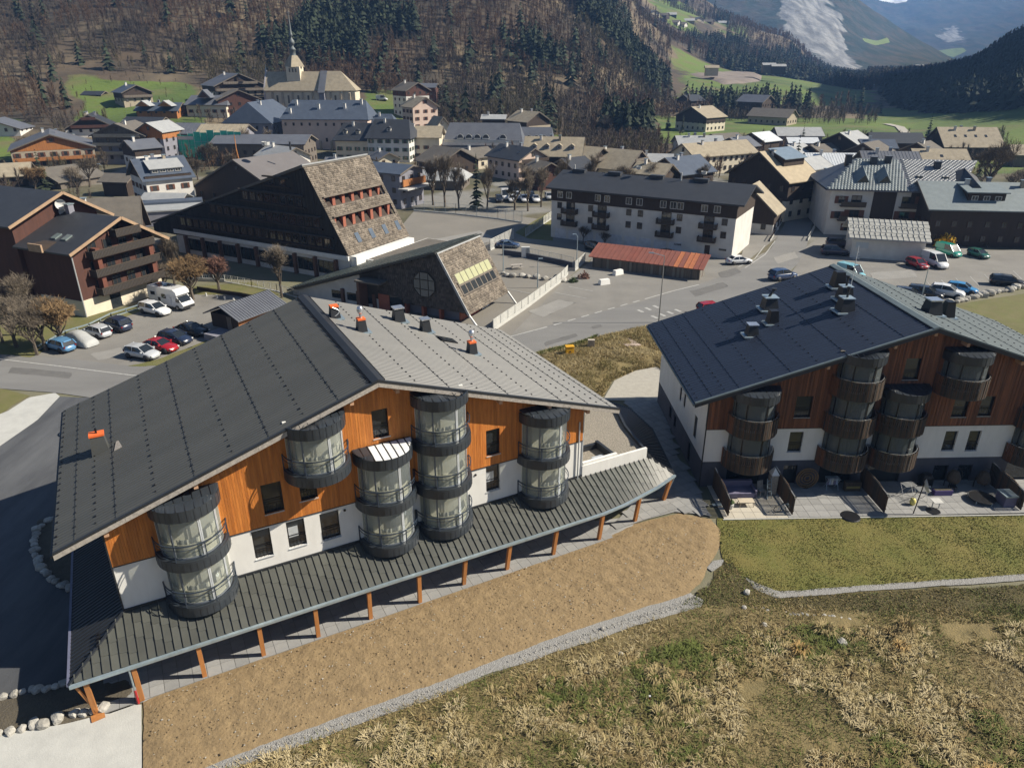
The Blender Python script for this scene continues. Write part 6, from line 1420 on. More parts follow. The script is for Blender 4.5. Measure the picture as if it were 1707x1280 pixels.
rf = r.build('roof', R_grey, ht); MB().poly([(15.2,-1,9.6),(24.4,-1,9.6),(30.8,10.2,14.6),(15.2,10.2,14.6)]).poly([(15.2,19,9.6),(30.8,19,9.6),(30.8,10.2,14.6),(15.2,10.2,14.6)]).build('roof_right_half', R_grey, ht)
def tilerows(par, x0f, x1, y0, y1, z0, z1, su, sv, m, name):
    P = np.array([0., y0, z0]); v = np.array([0, y1-y0, z1-z0]); L = np.linalg.norm(v); v /= L; V = []; T = []; k = 0; j = 0
    while j*sv < L-sv*.5:
        t0, t1 = j*sv, (j+1)*sv; x = x0f(t0/L)+(su*.5 if j % 2 else 0)
        while x < (x1(t0/L) if callable(x1) else x1)-su*.5:
            a = P+v*t0; b = P+v*t1; n = np.array([0,-v[2],v[1]])*.0; q = [(x,a[1],a[2]+.045),(x+su*.97,a[1],a[2]+.045),(x+su*.95,b[1],b[2]+.02),(x,b[1],b[2]+.02),(x,a[1]-.02,a[2]),(x+su*.95,a[1]-.02,a[2])]
            V += q; T += [(k,k+1,k+2),(k,k+2,k+3),(k+4,k+5,k+1),(k+4,k+1,k),(k,k+3,k+4),(k+1,k+5,k+2)]; k += 6; x += su
        j += 1
    ob = link(name, stuffmesh(name, np.array(V), np.array(T), [m]), par); ob['kind'] = 'stuff'
tilerows(rf, lambda t: -1.1+7.6*t, 15.0, -1, 10.2, 9.65, 14.65, .62, .75, R_tileb, 'tiles')
tilerows(rf, lambda t: 15.3, lambda t: 24.3+6.2*t, -1, 10.2, 9.65, 14.65, .8, .45, R_tileg, 'slates')
for x in (6.3, 10.6): MB().prism([(x-1.3,1.4,10.8),(x+1.3,1.4,10.8),(x+.3,1.4,12.4)],(0,3.6,1.4)).build('triangular_dormer', R_tileb, rf); MB().poly([(x-1.1,1.38,10.85),(x+1.1,1.38,10.85),(x+.25,1.38,12.2)]).build('dormer_glass', M_pane, rf)
for x, y in ((4.5,9),(9.5,8.4),(12.5,8.8),(22,7.2)): chim(rf, x, y, 9.6+(y+1)*.4464, 1.2, 1.3, R_dark, R_grey)
for x in (17.8,22.9): MB().box(x-.6,x+.6,3.4,4.6,11.45,12.0).build('roof_window', M_pane, rf)
MB().hexa([(24,-2.6,8.9),(29.8,-2.6,8.9),(29.8,6,11.8),(24,6,11.8),(24,-2.6,9.2),(26.9,-2.6,11.6),(26.9,6,13.6),(24,6,12.1)]).build('wing_roof', R_dark, ht)
for x, z in ((5.5,3.2),(5.5,6.2),(15.4,3.2),(15.4,6.2),(18.6,3.2),(21.8,3.2)):
    b = MB(); b.box(x-(3.4 if x == 5.5 else 1.6),x+1.6,-1.3,0,z-.15,z).box(x-(3.4 if x == 5.5 else 1.6),x+1.6,-1.35,-1.27,z+.1,z+.95); b.build('balcony', M_slatwood, ht)
    link('balcony_door', win_mesh(2.0,2.1,M_bf,M_shut if z < 5 else None), ht, (x-.2,-.03,z))
put_windows(ht,'F',0,0,[(2.3,6.6),(2.0,3.4),(4.4,.9),(18.0,6.9),(22.4,6.9)],1.3,1.5,M_bf,M_shut,.12)
h = house('brown house with blue-grey tiled roof and long dormer at the right edge', 1672,304,151,97,33,17,R_tileb,W_brown,None,pitch=.5,nch=3,group=G_R,zg=0,win=(1,))
zt = atY(1672,304,151)[2]; q = MB(); q.box(-8.5,-1.5,-5.6,-1.5,zt-3.0,zt-1.3); dm = q.build('long_dormer', W_brown, h); MB().hexa([(-9,-6.1,zt-1.35),(-1,-6.1,zt-1.35),(-1,-.6,zt-.4),(-9,-.6,zt-.4),(-9,-6.1,zt-1.15),(-1,-6.1,zt-1.15),(-1,-.6,zt-.2),(-9,-.6,zt-.2)]).build('dormer_roof', R_tileb, dm)
for k in range(3): link('window', win_mesh(1.2,.9,M_wf,None), dm, (-7.2+2.2*k,-5.62,zt-2.8))
# ---- red-brown chalet on the left
A3 = 24; bc = fr_thing('chalet', 'tall red-brown chalet with long slatted balconies on its gable and charcoal roof', 'chalet', at(142,530), A3)
LE, AP, RE = (-1.0,9.75), (8.3,13.3), (16.0,8.55)
def gable_block(y0, y1, dz, xo=0, name='wall', yo=0):
    m = MB(); m.prism([(.3+xo,y0,-.5),(14.2+xo,y0,-.5),(14.2+xo,y0,9.3+dz),(8.3+xo,y0,13.0+dz),(.3+xo,y0,9.9+dz)],(0,y1-y0,0)); m.build(name, W_red, bc)
    r = MB()
    for (a, b) in ((LE, AP), (AP, RE)):
        r.hexa([(a[0]+xo,y0-1.5,a[1]-.25+dz),(b[0]+xo,y0-1.5,b[1]-.25+dz),(b[0]+xo,y1,b[1]-.25+dz),(a[0]+xo,y1,a[1]-.25+dz),(a[0]+xo,y0-1.5,a[1]+dz),(b[0]+xo,y0-1.5,b[1]+dz),(b[0]+xo,y1,b[1]+dz),(a[0]+xo,y1,a[1]+dz)])
    ro = r.build('roof', R_dark, bc); t = MB()
    for (a, b) in ((LE, AP), (AP, RE)): t.beam((a[0]+xo,y0-1.55,a[1]-.12+dz),(b[0]+xo,y0-1.55,b[1]-.12+dz),.1,.42)
    t.build('barge_board', mat('ochre_fascia',(.40,.27,.17),(.28,.19,.12),scale=1,rough=.8), ro); return ro
gable_block(0,10.6,0); rf = gable_block(10.7,27,3.0,-.6)
gable_block(27.1,40,2.0,-1.5)
MB().box(.25,14.25,-.08,-.0,-.4,2.5).box(.2,.29,0,9,-.4,2.4).build('base_wall', W_cream, bc)
for (x, y) in ((2.2,2.8),(2.2,5.0)):
    z = 9.75+(x+1)*.3817; MB().hexa([(x-.6,y-.5,z+.02-.23),(x+.6,y-.5,z+.25),(x+.6,y+.5,z+.25),(x-.6,y+.5,z+.02-.23),(x-.6,y-.5,z+.0),(x+.6,y-.5,z+.45),(x+.6,y+.5,z+.45),(x-.6,y+.5,z+.0)]).build('roof_window', mat('grey_roof_glass',(.16,.2,.2),rough=.2), rf)
for y in (2.5, 16): 
    z0 = 9.9 if y < 10 else 12.8; MB().box(-1.2,2.6,y-1.3+2.5,y+1.3+2.5,z0-.4,z0+.7).build('eaves_dormer', W_brown, bc); MB().box(-1.4,-1.15,y+1.1,y+3.9,z0-.3,z0+.8).build('dormer_frame', mat('ochre_fascia',(.40,.27,.17),rough=.8), bc)
for (zb, x0, x1) in ((2.9,2.6,14.0),(5.7,2.3,13.8),(8.4,2.4,13.2),(10.7,6.8,11.2)):
    b = MB().box(x0,x1,-1.6,0,zb-.15,zb).build('balcony', W_brown, bc)
    n = int((x1-x0)/.24); sm = MB().box(0,.2,-.03,.03,0,1.0).mesh('slat', SLATM[2])
    for i in range(n): link('slat', sm, b, (x0+.24*i,-1.62,zb-.05))
    for i in range(6): link('slat', sm, b, (x0,-1.6+.25*i,zb-.05), math.pi/2); link('slat', sm, b, (x1,-1.6+.25*i,zb-.05), math.pi/2)
    MB().box(x0-.05,x1+.05,-1.68,-1.56,zb+.97,zb+1.05).build('rail', M_slatwood, b)
    for x in np.arange(x0+1.2, x1-.8, 2.6): link('balcony_door', win_mesh(1.5,2.0,M_bf,None), bc, (x,-.04,zb+.02))
for x in (3.6,12.6): MB().box(x-.35,x+.35,-1.2,-.1,2.6,9.6 if x < 5 else 8.6).build('pillar', mat('red_brown_pillar',(.16,.055,.035),rough=.8), bc)
MB().box(11.4,12.4,-.12,-.08,0,2.1).build('door', W_red, bc); MB().box(4.6,6.4,-.12,-.08,0,2.2).build('dark_opening', M_pane, bc)
for (x, z) in ((7.6,14.1),(7.9,12.9)): d = MB().lathe(0,0,[(0,0),(.45,.08),(.75,.25),(.8,.32)],14).build('satellite_dish', M_wf, bc); d.location = (x,10.3,z+.2); d.rotation_euler = (R(75),0,R(-20))
chim(rf, 8.0, 9.0, 13.3, .9, 1.1, W_grey); MB().box(-.6,.28,-.2,-.12,0,9.6).build('corner_board', mat('pale_strip',(.4,.38,.33),rough=.8), bc) if False else MB().tube((.2,-.1,0),(.2,-.1,9.6),.1,n=6).build('downpipe', R_pale, bc)
house('grey shingle-roofed outbuilding behind the red-brown chalet', 170,330,128,70,12,15,R_brown,W_brown,None,pitch=.5,nch=1,group=G_L,zg=0,win=(0,),eave=6)
# ---- wooden cabin by the car park
a = at(363.8,511,4.4); b = at(447.5,483,4.4); azc = math.degrees(math.atan2(b[0]-a[0], b[1]-a[1])); Lc_ = float(np.linalg.norm((b-a)[:2]))
cb = thing('wooden_cabin', 'small honey-coloured wooden cabin with grey seamed roof on a stone base', 'cabin', (*((a+b)/2)[:2],0), zrot(azc)); hh = Lc_/2
MB().box(-hh+.6,hh-.5,-2.7,2.7,-.3,1.0).build('stone_base', W_grey, cb)
n = int((Lc_-1.1)/.3); bm = MB().box(0,.285,-.03,.03,1.0,3.0).mesh('board', W_honey)
for i in range(n): link('board', bm, cb, (-hh+.6+.3*i,-2.7,0))
for i in range(18):
    y = 2.7-.3*(i+1)
    MB().hexa([(0,-.03,1.0),(.285,-.03,1.0),(.285,.03,1.0),(0,.03,1.0),(0,-.03,4.2-abs(y+.0)*.44),(.285,-.03,4.2-abs(y+.285)*.44),(.285,.03,4.2-abs(y+.285)*.44),(0,.03,4.2-abs(y)*.44)]).build('board', W_honey, cb).location = (0,0,0)
    o_ = cb.children[-1]; o_.location = (-hh+.6, y, 0); o_.rotation_euler.z = math.pi/2
MB().box(-hh+.65,hh-.5,-2.65,2.7,1,3.0).build('inner_wall', W_brown, cb)
r = MB()
for s_ in (-1,1): r.hexa([(-hh,s_*3.5,2.75),(hh,s_*3.5,2.75),(hh,0,4.3),(-hh,0,4.3),(-hh,s_*3.5,2.85),(hh,s_*3.5,2.85),(hh,0,4.4),(-hh,0,4.4)])
rf = r.build('roof', R_grey, cb); t = MB()
for i in range(int(Lc_/.45)+1):
    for s_ in (-1,1): t.beam((-hh+.45*i,s_*3.5,2.9),(-hh+.45*i,0,4.45),.04,.05)
t.build('roof_seams', R_grey, rf); MB().box(-hh+.55,-hh+.6,-1.4,-.5,1.0,2.9).build('door', W_grwood, cb)
# ============================================================ trees
B_brown = mat('bark_brown', (0.13,0.105,0.080), (0.085,0.068,0.052), scale=3, rough=.95, objrand=.2)
T_grey = mat('twigs_grey_brown', (0.20,0.165,0.120), (0.13,0.105,0.078), scale=.4, rough=.95, island=.3)
T_orange = mat('twigs_orange_brown', (0.235,0.150,0.070), (0.16,0.105,0.052), scale=.4, rough=.95, island=.3)
T_pink = mat('twigs_pinkish', (0.23,0.120,0.085), (0.155,0.082,0.06), scale=.4, rough=.95, island=.3)
T_green = mat('conifer_needles', (0.032,0.045,0.020), (0.016,0.024,0.012), scale=.5, rough=.95, island=.4)
T_hedge = mat('hedge_green', (0.055,0.085,0.025), (0.035,0.055,0.020), scale=.5, rough=.95, island=.4)
T_yellow = mat('forsythia_yellow', (0.70,0.44,0.03), (0.50,0.30,0.03), scale=.5, rough=.9, island=.3)
def tri_twig(V, T, p, q, w):
    p = np.array(p); q = np.array(q); d = q-p; s = np.cross(d, [0.31,.2,.93]); s /= (np.linalg.norm(s)+1e-9); k = len(V)
    V += [p-s*w, p+s*w, q]; T.append((k, k+1, k+2))
def bare_skeleton(rng, h, spread, lv=4, up=.5, n0=7, twigs=9, tw=.03, trunk=.28):
    """returns limbs (p, q, r0, r1) and twig triangles"""
    limbs = []; V = []; T = []
    def grow(p, d, L, r, l):
        q = p+d*L; limbs.append((p, q, r, r*.62))
        if l == 0:
            for _ in range(twigs):
                t = rng.uniform(.15, 1); e = d*rng.uniform(.4,1)+rng.normal(0, .75, 3)*np.array([1,1,.7])+np.array([0,0,up*.5]); e /= np.linalg.norm(e)
                b = p+(q-p)*t; m_ = b+e*L*rng.uniform(.5, 1.1); tri_twig(V, T, b, m_, tw)
                for _ in range(2):
                    e2 = e+rng.normal(0,.5,3); b2 = b+(m_-b)*rng.uniform(.3,.8); tri_twig(V, T, b2, b2+e2/np.linalg.norm(e2)*L*.5, tw*.8)
            return
        n = 3 if l < lv-1 else n0
        for i in range(n):
            a = 2*math.pi*(i+rng.uniform(0, .8))/n; s = spread*rng.uniform(.6, 1.3)
            e = np.array([math.cos(a)*s, math.sin(a)*s, rng.uniform(.4, 1.1)]); e = e/np.linalg.norm(e)*.75+d*.45+np.array([0, 0, up*.25]); e /= np.linalg.norm(e)
            grow(p+(q-p)*(rng.uniform(.45, 1) if l == lv-1 else rng.uniform(.7, 1)), e, L*rng.uniform(.55, .8), r*.5, l-1)
    grow(np.zeros(3), np.array([rng.normal(0,.05), rng.normal(0,.05), 1.]), h*.36, trunk, lv-1)
    return limbs, V, T
def bare_meshes(seed, h, spread, m, up=.5, n0=7, twigs=9, tw=.03, lv=4, trunk=.28):
    rng = np.random.default_rng(seed); limbs, V, T = bare_skeleton(rng, h, spread, lv, up, n0, twigs, tw, trunk)
    mb = MB(); mt = MB()
    for i, (p, q, r0, r1) in enumerate(limbs): (mt if i == 0 else mb).tube(p, q, max(r0,.03), max(r1,.02), n=5 if i == 0 else 3, cap=False)
    k = len(mb.v); allV = np.array(mb.v+[tuple(v) for v in V]); tr = []
    for f in mb.f: tr += [(f[0],f[1],f[2]),(f[0],f[2],f[3])]
    tr += [tuple(i+k for i in t) for t in T]; mi = [0]*(2*len(mb.f))+[1]*len(T)
    return mt.mesh('trunk', [B_brown]), stuffmesh('crown', allV, np.array(tr), [B_brown, m], mi=mi)
def conifer_meshes(seed, h, r, layers=15, per=11):
    rng = np.random.default_rng(seed); V = []; T = []
    for i in range(layers):
        t = i/layers; z = h*(.10+.90*t); rr = r*(1-t)**.85*rng.uniform(.75, 1.2)
        for k in range(max(4, int(per*(1-t*.6)))):
            a = rng.uniform(0, 2*math.pi); L = rr*rng.uniform(.6, 1.2); c, s = math.cos(a), math.sin(a); w = L*.36+.10; dz = -L*.42
            b = len(V); V += [(0, 0, z+.25), (c*L*.55-s*w, s*L*.55+c*w, z+dz*.45+rng.uniform(-.1,.1)), (c*L*.55+s*w, s*L*.55-c*w, z+dz*.45+rng.uniform(-.1,.1)), (c*L, s*L, z+dz)]
            T += [(b, b+1, b+2), (b+1, b+3, b+2)]
    b = len(V); V += [(-.15,0,h*.93),(.15,0,h*.93),(0,0,h*1.04)]; T.append((b,b+1,b+2))
    mt = MB().tube((0,0,-1),(0,0,h*.9), .22, .05, n=5, cap=False)
    return mt.mesh('trunk', [B_brown]), stuffmesh('crown', np.array(V), np.array(T), [T_green])
BARE = {'grey': [bare_meshes(s, 9, 1.15, T_grey, up=.3, n0=9, twigs=20, tw=.032) for s in (1,2,3)], 'tall': [bare_meshes(s, 13, .42, T_grey, up=1.0, n0=9, twigs=20, tw=.032) for s in (4,5)],
        'orange': [bare_meshes(6, 8, 1.2, T_orange, up=.3, n0=14, twigs=26, tw=.05)], 'pink': [bare_meshes(7, 8, 1.2, T_pink, up=.3, n0=13, twigs=24, tw=.04)],
        'wood': [bare_meshes(s, 9, .7, mm, lv=3, n0=7, twigs=9, tw=.07) for s, mm in ((8,T_grey),(9,T_pink))]}
CON = [conifer_meshes(s, 14, r) for s, r in ((1,3.0),(2,2.5),(3,3.4))]
def plant(meshes, label, cat, loc, s=1.0, rz=None, group=None, name='tree', sz=None):
    o = thing(name, label, cat, loc, random.uniform(0, 6.28) if rz is None else rz, group); o.scale = (s, s, sz or s)
    link('trunk', meshes[0], o); link('crown', meshes[1], o); return o
near_trees = [ # pixel of the foot, kind, height factor, label
 (28,580,'grey',.95,'bare grey tree at the left edge of the lawn'),(62,592,'grey',.85,'bare grey tree second from the left edge'),(78,585,'grey',.9,'bare tree between the two groups on the left lawn'),
 (103,578,'orange',.95,'bare rusty-brown tree nearest the red chalet'),(5,572,'tall',.7,'thin bare tree cut by the left edge'),(50,560,'tall',.75,'slim bare tree behind the left lawn trees'),
 (322,500,'orange',1.0,'round orange-brown bare tree beside the camper van'),(366,486,'pink',.95,'pinkish bare tree in front of the dark school'),(292,478,'tall',.75,'pale bare tree at the corner of the red chalet'),
 (470,496,'tall',.72,'pale bare tree by the wooden cabin'),(276,482,'grey',.6,'small bare tree against the balconies'),
 (742,345,'tall',1.1,'tall bare tree at the edge of the school yard'),(765,348,'tall',.9,'slender bare tree beside the small spruce'),(722,342,'tall',1.0,'bare tree in front of the pale hall'),(812,350,'tall',.9,'bare tree left of the row of parked cars'),
 (858,350,'grey',1.1,'bare spreading tree in front of the pink chalet'),(880,352,'tall',.9,'bare tree behind the parked cars'),(902,345,'tall',.85,'bare tree at the corner of the white flats'),(700,338,'grey',.9,'low bare tree by the yard fence'),
 (933,335,'tall',.9,'bare tree in front of the lilac house'),(985,322,'tall',.85,'bare tree in front of the first twin gable'),(1040,320,'grey',1.0,'bare tree between the twin gables and the flats'),(1085,315,'grey',.95,'bare tree behind the flats roof'),
 (1228,372,'grey',1.0,'bare tree against the end of the white flats'),(1236,340,'grey',.9,'bare twiggy tree below the golden-roofed chalet'),(1170,310,'grey',.8,'bare tree in front of the cream building'),
 (1643,330,'grey',1.9,'big spreading bare tree behind the right-hand hotel'),(1690,345,'grey',1.3,'bare tree at the right edge of the picture'),(1612,340,'grey',1.0,'bare bushy tree next to the spruce on the right'),(1530,262,'pink',1.2,'reddish bare tree behind the grey ribbed roof'),
 (1680,400,'grey',.8,'bare shrub-like tree beside the green van'),(1585,330,'tall',.8,'bare tree behind the slate roof'),
 (60,320,'orange',1.0,'bare brown tree below the stone chalet'),(150,312,'grey',1.2,'bare bushy tree right of the low dark chalet'),(130,322,'grey',1.0,'bare tree in front of the low dark chalet'),(350,285,'grey',1.1,'bare tree below the green-netted building'),(330,300,'grey',.9,'bare tree beside the white chalet'),
 (420,275,'tall',.9,'bare tree in front of the long grey roof'),(455,270,'tall',.8,'bare tree near the abbey wall'),(385,290,'grey',.9,'bare tree left of the white-gabled house'),
 (45,275,'grey',.9,'bare tree beside the white house at left'),(165,278,'grey',.8,'bare tree under the grey chalet'),(930,268,'grey',1.2,'bare tree behind the tall lilac house'),(1010,235,'grey',1.3,'bare grey tree at the foot of the wood'),
 (972,404,'grey',.45,'small bare tree behind the yard fence'),(1008,410,'grey',.4,'little bare tree in the flats garden')]
for x, y, k, s, lab in near_trees:
    p = at(x, y); ms = random.choice(BARE[k]); q = tz(p[0], p[1]); plant(ms, lab, 'bare tree', (p[0], p[1], q-.1), s, group='bare trees in the village')
conifers = [(75,318,.85,'dark spruce by the low dark chalet'),(795,348,.95,'dark spruce beside the row of parked cars'),(1323,300,.95,'single tall dark spruce behind the solar-panelled chalet'),
 (1335,250,.7,'conifer beside the white-roofed annex'),(1618,345,.85,'spruce in front of the large tan farmhouse'),(1137,222,.7,'conifer on the field left of the blue metal roofs'),(1113,218,.7,'conifer between the field and the wood'),
 (1358,243,.55,'rounded dark conifer left of the glazed chalet'),(1440,262,.5,'small conifer behind the glazed chalet'),(780,205,.8,'lone conifer above the hotel'),(1545,238,.8,'pale green conifer beside the field track')]
for x, y, s, lab in conifers:
    p = at(x, y); z = tz(p[0], p[1]); plant(random.choice(CON), lab, 'conifer', (p[0], p[1], z-.1), s, group='conifers in the village', name='conifer_tree')
def hillpoint(x, y, Y0=300, Y1=1600):
    Y = Y0
    while Y < Y1:
        q = atY(x, y, Y)
        if q[2] <= tz(q[0], q[1]): return q[0], q[1], tz(q[0], q[1])
        Y += 4
    return None
rows = []
for i in range(26):      # conifers standing out on the hillside
    x = [735,748,760,744,772,905,912,918,898,530,520,545,470,452,407,400,455,560,1290,1282,1330,1345,1420,1432,1465,1222][i]; y = [198,200,196,190,202,228,224,226,215,115,112,118,125,120,160,135,95,60,196,190,192,196,190,188,190,192][i]
    q = hillpoint(x, y)
    cl = ['dark conifer in the clump beside the small red barn', 'dark conifer behind the grey-roofed hotel', 'conifer on the slope directly above the church', 'conifer standing above the left village houses', 'conifer among the trees under the green meadow'][0 if i < 5 else 1 if i < 9 else 2 if i < 13 else 3 if i < 18 else 4]
    if q: plant(random.choice(CON), cl, 'conifer', (q[0], q[1], q[2]-.3), random.uniform(.9, 1.35), group='tall conifers: '+cl.split(' ', 2)[-1], name='conifer_tree')
# ---- the woods: many trees in one mass
def mesh_np(me):
    n = len(me.vertices); v = np.empty(n*3, np.float32); me.vertices.foreach_get('co', v); me.calc_loop_triangles()
    t = np.array([lt.vertices[:] for lt in me.loop_triangles], np.int32); mi = np.array([me.polygons[lt.polygon_index].material_index for lt in me.loop_triangles], np.int32)
    return v.reshape(-1, 3), t, mi
def low_bare(seed, h=10, n=48, w=.085):
    rng = np.random.default_rng(seed); V = []; T = []; b = 0
    V += [(-.14,0,0),(.14,0,0),(0,0,h*.8)]; T.append((0,1,2)); V += [(0,-.14,0),(0,.14,0),(0,0,h*.8)]; T.append((3,4,5))
    for _ in range(n):
        t = rng.uniform(.18,.9); r = rng.uniform(.1,.35)*h*(1.15-t); a = rng.uniform(0, 6.28); k = len(V); p = np.array([0,0,h*t*.85]); e = np.array([math.cos(a)*r, math.sin(a)*r, h*rng.uniform(.12,.32)]); q = p+e
        s = np.array([-math.sin(a), math.cos(a), rng.uniform(-.5,.5)])*w*rng.uniform(.7,1.8); V += [tuple(p+e*.25-s), tuple(p+e*.25+s), tuple(q)]; T.append((k,k+1,k+2))
        k = len(V); q2 = p+e*.5+rng.normal(0,.8,3)*np.array([1,1,.6])+[0,0,h*.12]; V += [tuple(p+e*.5), tuple(p+e*.5+s*1.2), tuple(q2)]; T.append((k,k+1,k+2))
    return np.array(V, np.float32), np.array(T, np.int32)
def low_con(seed, h=14, r=2.9, layers=8, per=6):
    rng = np.random.default_rng(seed); V = []; T = []
    for i in range(layers):
        t = i/layers; z = h*(.08+.92*t); rr = r*(1-t)**.8
        for k in range(per if t < .7 else 4):
            a = rng.uniform(0, 6.28); L = rr*rng.uniform(.7,1.25); c, s = math.cos(a), math.sin(a); w = L*.5+.15; b = len(V)
            V += [(0,0,z+h*.09), (c*L-s*w, s*L+c*w, z-L*.4), (c*L+s*w, s*L-c*w, z-L*.45)]; T.append((b,b+1,b+2))
    return np.array(V, np.float32), np.array(T, np.int32)
LB = [low_bare(s) for s in range(4)]; LBF = [low_bare(s, n=26, w=.14) for s in range(3)]; LC = [low_con(s) for s in range(3)]
def forest(name, label, n, x0, x1, Y0, Y1, protos, mats, seed, keep, smin=.7, smax=1.2, mi=None):
    rng = np.random.default_rng(seed); a0, a1 = az_of(x0), az_of(x1); pts = []
    tries = 0
    while len(pts) < n and tries < 40:
        tries += 1
        a = rng.uniform(a0, a1, n); Y = np.sqrt(rng.uniform(Y0**2, Y1**2, n)); X = Y*np.tan(a); k = keep(X, Y, rng)
        z = terrain(X, Y); k &= (np.abs((CX+F*X/(Y*math.cos(TH)-(z-H)*math.sin(TH)))-853) < 1050)
        # skip what is far above the top of the frame
        d = Y*math.cos(TH)-(z-H)*math.sin(TH); u = Y*math.sin(TH)+(z-H)*math.cos(TH); k &= (CY-F*u/d) > -45
        pts += list(zip(X[k], Y[k], z[k]))
    pts = np.array(pts[:n]); m = len(pts); VV = []; TT = []; MI = []; base = 0; typ = rng.integers(0, len(protos), m)
    mix = rng.integers(0, len(mats), m) if mi is None else mi(pts, rng)
    for t, (v, tr) in enumerate(protos):
        P = pts[typ == t]; c = len(P); 
        if not c: continue
        s = rng.uniform(smin, smax, c); a = rng.uniform(0, 6.28, c); ca, sa = np.cos(a)*s, np.sin(a)*s; w = rng.uniform(.85,1.2,c)
        x = v[None,:,0]*ca[:,None]*w[:,None]-v[None,:,1]*sa[:,None]*w[:,None]+P[:,0:1]; y = v[None,:,0]*sa[:,None]*w[:,None]+v[None,:,1]*ca[:,None]*w[:,None]+P[:,1:2]; z = v[None,:,2]*s[:,None]+P[:,2:3]-.4
        VV.append(np.stack([x,y,z],-1).reshape(-1,3)); TT.append((tr[None]+(np.arange(c)*len(v))[:,None,None]+base).reshape(-1,3)); MI.append(np.repeat(mix[typ == t], len(tr))); base += c*len(v)
    me = stuffmesh(name, np.concatenate(VV), np.concatenate(TT), mats, mi=np.concatenate(MI))
    return tag(link(name, me), label, 'wood', kind='stuff')
def inarea(X, Y, x0, x1, d0, d1):
    a = np.arctan2(X, Y); return (a > az_of(x0)) & (a < az_of(x1)) & (Y > d0) & (Y < d1)
def open_land(X, Y):
    o = np.zeros(len(X), bool)
    for g in [(110,345,270,400),(-200,30,260,320),(430,640,300,385),(600,720,300,395),(720,800,250,318),(790,960,270,335),(345,440,300,372),(1115,1475,540,850),(1090,1560,240,450),(1440,1700,240,540),(1055,1200,1080,1290),(1470,1610,560,1100)]: o |= inarea(X, Y, *g)
    return o
def near_edge(X, Y):      # where the woods begin, by bearing
    a = np.arctan2(X, Y); k = np.array([-500,0,120,345,440,640,720,800,980,1060,1110,1200,1480,1534,1613,1707,1900]); d = [300,290,345,372,385,385,322,322,352,330,345,470,520,470,390,330,300]
    return Y > np.interp(a, [az_of(q) for q in k], d)
def keep_b(X, Y, rng):
    f = fbm(X, Y, .012, 3, 2); bald = (fbm(X, Y, .02, 3, 31) > .57) & (Y < 470) & (X < 40); return near_edge(X, Y) & ~open_land(X, Y) & ~bald & (rng.uniform(0,1,len(X)) < .95) & (np.arctan2(X,Y) < az_of(1490))
def keep_c(X, Y, rng):
    f = fbm(X, Y, .011, 3, 44); a = np.arctan2(X, Y); dens = np.where(a > az_of(870), .47, .56); return near_edge(X, Y) & ~open_land(X, Y) & (((a > az_of(870)) & (f > .50) & ~inarea(X, Y, 1100, 1480, 420, 560)) | ((Y > 455) & (f > .57) & (Y > 475) & (a > az_of(540))) | ((f > .66) & (Y > 440)) | (rng.uniform(0,1,len(X)) < .012))
woodm = [mat('wood_grey', (0.120,0.094,0.064), (0.078,0.062,0.044), scale=.02, rough=.95, island=.25), mat('wood_russet', (0.140,0.082,0.044), (0.092,0.058,0.034), scale=.02, rough=.95, island=.25), mat('wood_mauve', (0.105,0.080,0.062), (0.068,0.054,0.043), scale=.02, rough=.95, island=.25), mat('wood_olive', (0.125,0.102,0.052), (0.082,0.070,0.037), scale=.02, rough=.95, island=.25)]
def patch(pts, rng):
    f = fbm(pts[:,0], pts[:,1], .015, 3, 7)+rng.uniform(-.08,.08,len(pts)); return np.digitize(f, [.42,.50,.60]).astype(int)[:]
woodm = [woodm[1], woodm[0], woodm[2], woodm[3]]
forest('bare_wood', 'leafless brown and grey wood covering the hillside behind the village', 10500, -140, 1130, 285, 620, LB, woodm, 1, keep_b, .5, .92, patch)
forest('far_bare_wood', 'distant leafless wood on the spur beyond the meadow', 5000, 960, 1480, 330, 1450, LBF, woodm, 2, lambda X,Y,r: keep_b(X,Y,r) & ~(inarea(X,Y,1110,1480,420,545) & (r.uniform(0,1,len(X)) < .6)), .8, 1.35, patch)
forest('conifer_wood', 'dark conifers scattered through the hillside wood', 1500, -140, 1130, 330, 640, LC, [T_green], 3, keep_c, .75, 1.35)
forest('far_conifer_wood', 'dark conifers on the distant spur', 2600, 950, 1500, 430, 1450, LC, [T_green], 4, keep_c, .85, 1.3)
T_shade = mat('shaded_conifer_needles', (0.026,0.040,0.024), (0.016,0.026,0.017), scale=.5, rough=.95, island=.4)
def keep_r(X, Y, rng):
    a = np.arctan2(X, Y); lim = np.interp(a, [az_of(q) for q in (1470,1500,1560,1613,1707,1900)], [760,560,470,440,400,330]); return (Y > lim) & ~((fbm(X,Y,.02,2,5) > .66) & (Y > 800))
forest('right_conifer_wood', 'dark shaded conifer wood on the slope at right', 3800, 1468, 1900, 330, 820, LC, [T_shade], 5, keep_r, .9, 1.5)
forest('valley_conifer_wood', 'bluish conifer wood on the second slope at right', 2500, 1440, 1850, 820, 1700, LC, [T_shade, woodm[1]], 6, lambda X,Y,r: (fbm(X,Y,.01,2,5) > .40), 1.0, 1.7)
def keep_line(X, Y, rng): return inarea(X, Y, 1200, 1475, 425, 520) & (fbm(X,Y,.03,2,3) > .40)
forest('meadow_edge_trees', 'line of bare trees below the green meadow', 380, 1140, 1480, 380, 560, LB, [woodm[1], woodm[2], woodm[1]], 7, keep_line, .5, .85)
forest('village_edge_trees', 'bare trees and scrub between the village roofs and the wood', 420, 940, 1110, 262, 350, LB, woodm, 8, lambda X,Y,r: inarea(X,Y,940,1115,262,352), .55, .85, patch)
HP = np.array([(h_.location.x, h_.location.y) for h_ in ALLH]+[(ht.location.x+10,ht.location.y+5)])
